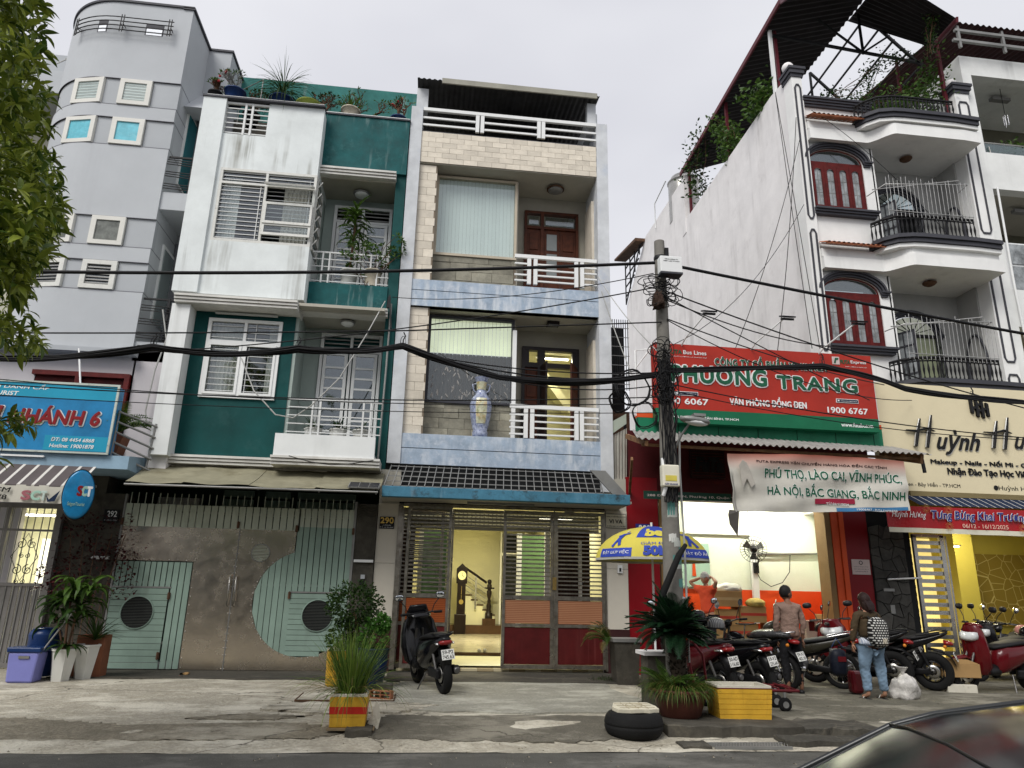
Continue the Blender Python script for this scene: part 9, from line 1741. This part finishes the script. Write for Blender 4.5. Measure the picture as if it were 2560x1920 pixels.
q=MB();rg=[(1.15,.50,.68),(1.6,.76,.655),(2.02,.985,.63)];vs=[p for r in rg for p in rib(r[0],r[1],r[2])];q.add(vs,[(j*5+k,(j+1)*5+k,(j+1)*5+k+1,j*5+k+1)[::-1] for j in range(2) for k in range(4)],True);q.build('rear_window',cgl,CR_)
q=MB();ws=[(3.92,1.02,.60),(4.3,.9,.66),(4.65,.78,.72)];vs=[p for r in ws for p in rib(r[0],r[1],r[2])];q.add(vs,[(j*5+k,(j+1)*5+k,(j+1)*5+k+1,j*5+k+1)[::-1] for j in range(2) for k in range(4)],True);q.build('windscreen',cgl,CR_)
for s in (-1,1):
    q=MB();y0=2.45;q.add([(1.4,y0+s*.69,.60),(2.05,y0+s*.635,.965),(3.9,y0+s*.61,1.02),(4.6,y0+s*.74,.72)],[(0,1,2,3)[::s]]);q.build('side_window',cgl,CR_)
    q=MB();q.tube([(1.15,y0+s*.685,.5),(1.6,y0+s*.66,.765),(2.02,y0+s*.635,.985),(2.2,y0+s*.63,1.04),(2.6,y0+s*.625,1.11),(3.1,y0+s*.615,1.14),(3.9,y0+s*.605,1.05)],.013,8);q.build('window_pillar',cpaint,CR_)
    MB().tube([(1.15,y0+s*.70,.495),(1.6,y0+s*.675,.76),(2.0,y0+s*.652,.97)],.008,6).build('chrome_strip',steel,CR_)
    for x in (.9,4.3):w_=MB().lathe([(.2,-.1),(.29,-.1),(.31,0),(.29,.1),(.2,.1)],(x,y0+s*.78,.14),28,axis='Y').build('wheel',rubber,CR_);MB().lathe([(.0,-.105),(.2,-.105),(.2,.105),(0,.105)],(x,y0+s*.78,.14),20,axis='Y').build('rim',steel,w_)
MB().tube([(2.02,2.45-.65,.99),(2.02,2.45-.4,1.015),(2.02,2.45,1.027),(2.02,2.45+.4,1.015),(2.02,2.45+.65,.99)],.005,6).build('roof_seam',blackp,CR_)
CR_.rotation_euler.z=rad(-17);CR_.location=Vector((2.05,3.12,0))+Matrix.Rotation(rad(-17),3,'Z') @ Vector((1.95,-.67,-.165))
# ------------------------------------------------------------------ the far side of the street, behind the camera (seen only in glass and steel)
for i,(x0,x1,h,lab,m_) in enumerate(((-22,-13,7,'plain cream shophouse across the street, leftmost','cream_shade_wall'),(-12.8,-6,8.5,'tall grey shophouse across the street beside the cream one','lilac_grey_band'),(-5.8,0,6.5,'low brown shophouse across the street behind the camera','brown_mortar'),(.2,6,8,'pale stained shophouse across the street behind the camera','stained_white_wall'),(6.2,13,7,'greenish shophouse across the street at the right','grey_green_recess_wall'),(13.2,24,7.5,'wide plaster shophouse across the street, rightmost','soffit_plaster'))):
    t=thing('shophouse',lab,'building',((x0+x1)/2,-9,0));MB().box(x0,x1,-15,-9,-.2,h).build('wall',MATS[m_],t);MB().box(x0+.6,x1-.6,-9,-8.95,0,3).build('shopfront',dark,t);MB().box(x0,x1,-9,-8,3.2,3.6).build('sign_board',(redp,sb,tealw)[i%3],t)
    for fl in range(1,int(h/3.3)):
        for k in range(2):a=x0+(x1-x0)*(.15+.45*k);MB().box(a,a+(x1-x0)*.25,-9,-8.96,fl*3.4+.9,fl*3.4+2.4).build('window',glossk,t)
# ------------------------------------------------------------------ street tree at the left edge
TR=thing('street_tree','leafy street tree with glossy pointed leaves at the left edge','tree',(-5.2,6.0,-.15));random.seed(77)
barkm=mat('grey_brown_bark',(.10,.08,.055),rough=.95,var=.35,bump=.6)
q=MB();q.tube([(-5.3,6.0,-.2),(-5.25,6.05,1.5),(-5.15,6.0,3.2),(-5.0,6.0,5.5),(-5.0,6.1,7.6)],[.16,.14,.12,.08,.04],12);q.build('trunk',barkm,TR)
tips=[];br=MB()
LIM=((2.2,-3.5),(2.45,-3.25),(2.7,-3.12),(2.86,-3.3),(2.95,-3.75),(3.1,-3.6),(3.31,-3.17),(3.6,-3.3),(3.75,-3.45),(4.2,-3.3),(4.58,-3.26),(4.9,-3.35),(5.66,-3.56),(6.7,-3.84),(9,-4.5))
def outside(e):
    z=max(2.21,min(8.9,1.5+(e.z-1.5)/e.y*6));k=next(i for i in range(1,len(LIM)) if z<=LIM[i][0]);(za,xa),(zb,xb)=LIM[k-1],LIM[k]
    return e.x/e.y*6>xa+(xb-xa)*(z-za)/(zb-za)-.04 or e.z<2.3
def grow(p,d,l,r,dep):
    e=p+d*l;mid=p.lerp(e,.5)+Vector((random.uniform(-.05,.05),random.uniform(-.05,.05),random.uniform(0,.06)))
    if outside(e) and dep<3:return;br.tube([p,mid,e],[r,r*.8,r*.6],5)
    if dep<=1:tips.append((e,d));tips.append((mid,(d+rnd_dir(-.3,.6)*.8).normalized()))
    if dep==0:return
    for k in range(3):grow(e,(d*.7+rnd_dir(-.5,.6)*.75).normalized(),l*.72,r*.6,dep-1)
for i in range(64):
    z=2.2+6.2*i/64;c=Vector((-5.15+.015*i/3,6.03,z));a=random.uniform(-1.5,1.5) if i%5 else random.uniform(2,4.3);reach=1.05
    grow(c,Vector((cos(a),sin(a),.15)).normalized(),reach*.82,.022,3)
br.build('branches',barkm,TR)
lmesh=[]
for v in range(4):q=MB();L0=(.12,.135,.11,.125)[v];strap(q,(0,0,0),0,L0,.036+.004*v,.3,.9,5,.22,.2);me=bpy.data.meshes.new('leaf');me.from_pydata([tuple(x) for x in q.v],[],q.f);me.polygons.foreach_set('use_smooth',q.sm);me.materials.append(leaft);lmesh.append(me)
crown=MB();cand=[]
for e,d in tips:
    if outside(e):continue
    n_=random.randint(7,10);ax=(d+Vector((.25,-.3,.1))).normalized();b1=ax.orthogonal().normalized();b2=ax.cross(b1)
    for k in range(n_):
        a=2*pi*k/n_+random.random()*.5;out=b1*cos(a)+b2*sin(a);dr=(ax*random.uniform(.1,.8)+out*.8+Vector((0,0,-.25))).normalized();cand.append((e+ax*random.uniform(-.05,.02),dr,Vector((0,0,1))*.8+rnd_dir()*.5,random.uniform(.8,1.6)))
cand.sort(key=lambda c:(Vector((0,0,1.5))-c[0]).length-(2.0 if c[0].x>-4.5 else 0))
for i,(p,dr,up_,s) in enumerate(cand):
    yv=Vector(up_).cross(dr).normalized();zv=dr.cross(yv);M_=Matrix(((dr.x,yv.x,zv.x,p.x),(dr.y,yv.y,zv.y,p.y),(dr.z,yv.z,zv.z,p.z),(0,0,0,1))) @ Matrix.Scale(s,4)
    if i<300:inst('leaf',lmesh[i%4],TR,M_)
    else:strap(crown,(0,0,0),0,.12,.038,.3,.9,4,.22,.2);n0=len(crown.v)-15;crown.v[n0:]=[M_ @ v for v in crown.v[n0:]]
crown.build('crown',leaft,TR,kind='stuff');print('tree leaves',len(cand))
t=thing('yellow_fruit','single yellow fruit hanging among the leaves at the left edge','fruit',(-3.75,5.4,4.95));MB().ball((-3.90,5.5,4.95),.045,12,sc=(1,1,1.2)).build('fruit',mat('yellow_fruit_skin',(.8,.5,.02),rough=.4),t)
def creeper(name,label,pts,n,spread,m,twig=True,L_=.09,cat='climbing plant'):
    t=thing(name,label,cat,pts[0]);q=MB();st=MB();P_=[Vector(p) for p in pts]
    for i in range(n):
        s=random.random()*(len(P_)-1);j=int(s);c=P_[j].lerp(P_[j+1],s-j)+Vector((random.gauss(0,spread),random.gauss(0,spread),random.gauss(0,spread)));small_leaf(q,c,rnd_dir(-.8,.6),rnd_dir(),random.uniform(.6,1.2)*L_,L_*.45)
    for k in range(14 if twig else 3):
        j=random.randrange(len(P_)-1);a=P_[j].lerp(P_[j+1],random.random());b=P_[random.randrange(len(P_))];st.tube([a,a.lerp(b,.5)+rnd_dir(-1,1)*spread*1.5,b+rnd_dir(-1,1)*spread],.008,4)
    q.build('foliage',m,t);st.build('stem',rust,t);return t
random.seed(41)
creeper('roof_creeper','creeper trailing over the open rafters in the middle of the townhouse roof',[(10.3,15.9,14.8),(10.9,16.0,15.3),(11.6,16.0,15.0),(12.0,16.0,16.0),(12.7,16.1,16.9),(13.5,16,17.0)],700,.16,leafd,L_=.1)
creeper('roof_creeper','denser bamboo-like growth behind the top balcony balusters',[(11.5,16.0,14.5),(12.2,16.0,15.2),(12.9,16.0,15.0),(13.3,16.0,15.6),(13.9,15.9,15.3),(14.0,15.8,16.6)],1700,.24,leafm,L_=.13)
creeper('roof_creeper','vine hanging under the left edge of the roof canopy',[(9.4,20.5,17.6),(9.5,20.0,16.8),(9.5,19.5,16.2),(9.5,19.9,15.7)],800,.2,leafm,L_=.16);creeper('roof_creeper','ferny tuft at the white canopy post',[(9.5,17.5,16.3),(9.6,17.3,15.8)],500,.28,leafm,L_=.2);creeper('roof_creeper','small vine where the maroon gutter ends',[(9.3,21.5,17.9),(9.5,23.0,17.2),(9.6,22.6,15.9)],420,.22,leafd,L_=.16)
creeper('roof_creeper','vine tip climbing the front canopy corner',[(13.3,15.0,16.2),(13.45,14.9,17.0),(13.4,14.8,17.5)],220,.1,leafd,L_=.1)
t=creeper('balcony_plant','leafy potted plant behind the glass balustrade at the right edge',[(16.2,16.0,13.4),(16.4,16,14.0),(16.0,15.9,13.9)],600,.18,leafm,L_=.12,cat='potted plant');MB().lathe([(.13,0),(.2,.28),(.17,.28)],(15.75,15.9,12.55),20,caps=False).build('pot',whp,t)
for s,i,u0,u1,t0,t1,m,off,bold,sh in TXU:
    c=bpy.data.curves.new('text','FONT');c.body=s;c.offset=bold if s in ('be','50K') else 0;c.resolution_u=3;o=bpy.data.objects.new('text',c);COL.objects.link(o);me=mesh_of(o);bpy.data.objects.remove(o);bpy.data.curves.remove(c)
    xs=[v.co.x for v in me.vertices];ys=[v.co.y for v in me.vertices];x0,x1,y0,y1=min(xs),max(xs),min(ys),max(ys);inv=ROOT[U.name].inverted()
    for v in me.vertices:v.co=inv @ upt(a0+(i+u0+(v.co.x-x0)/(x1-x0)*(u1-u0))*pi/4,t1-(v.co.y-y0)/(y1-y0)*(t1-t0),off+.004)
    me.materials.clear();me.materials.append(m);me.name='lettering';k_=bpy.data.objects.new('lettering',me);COL.objects.link(k_);k_.parent=U
flush_text()
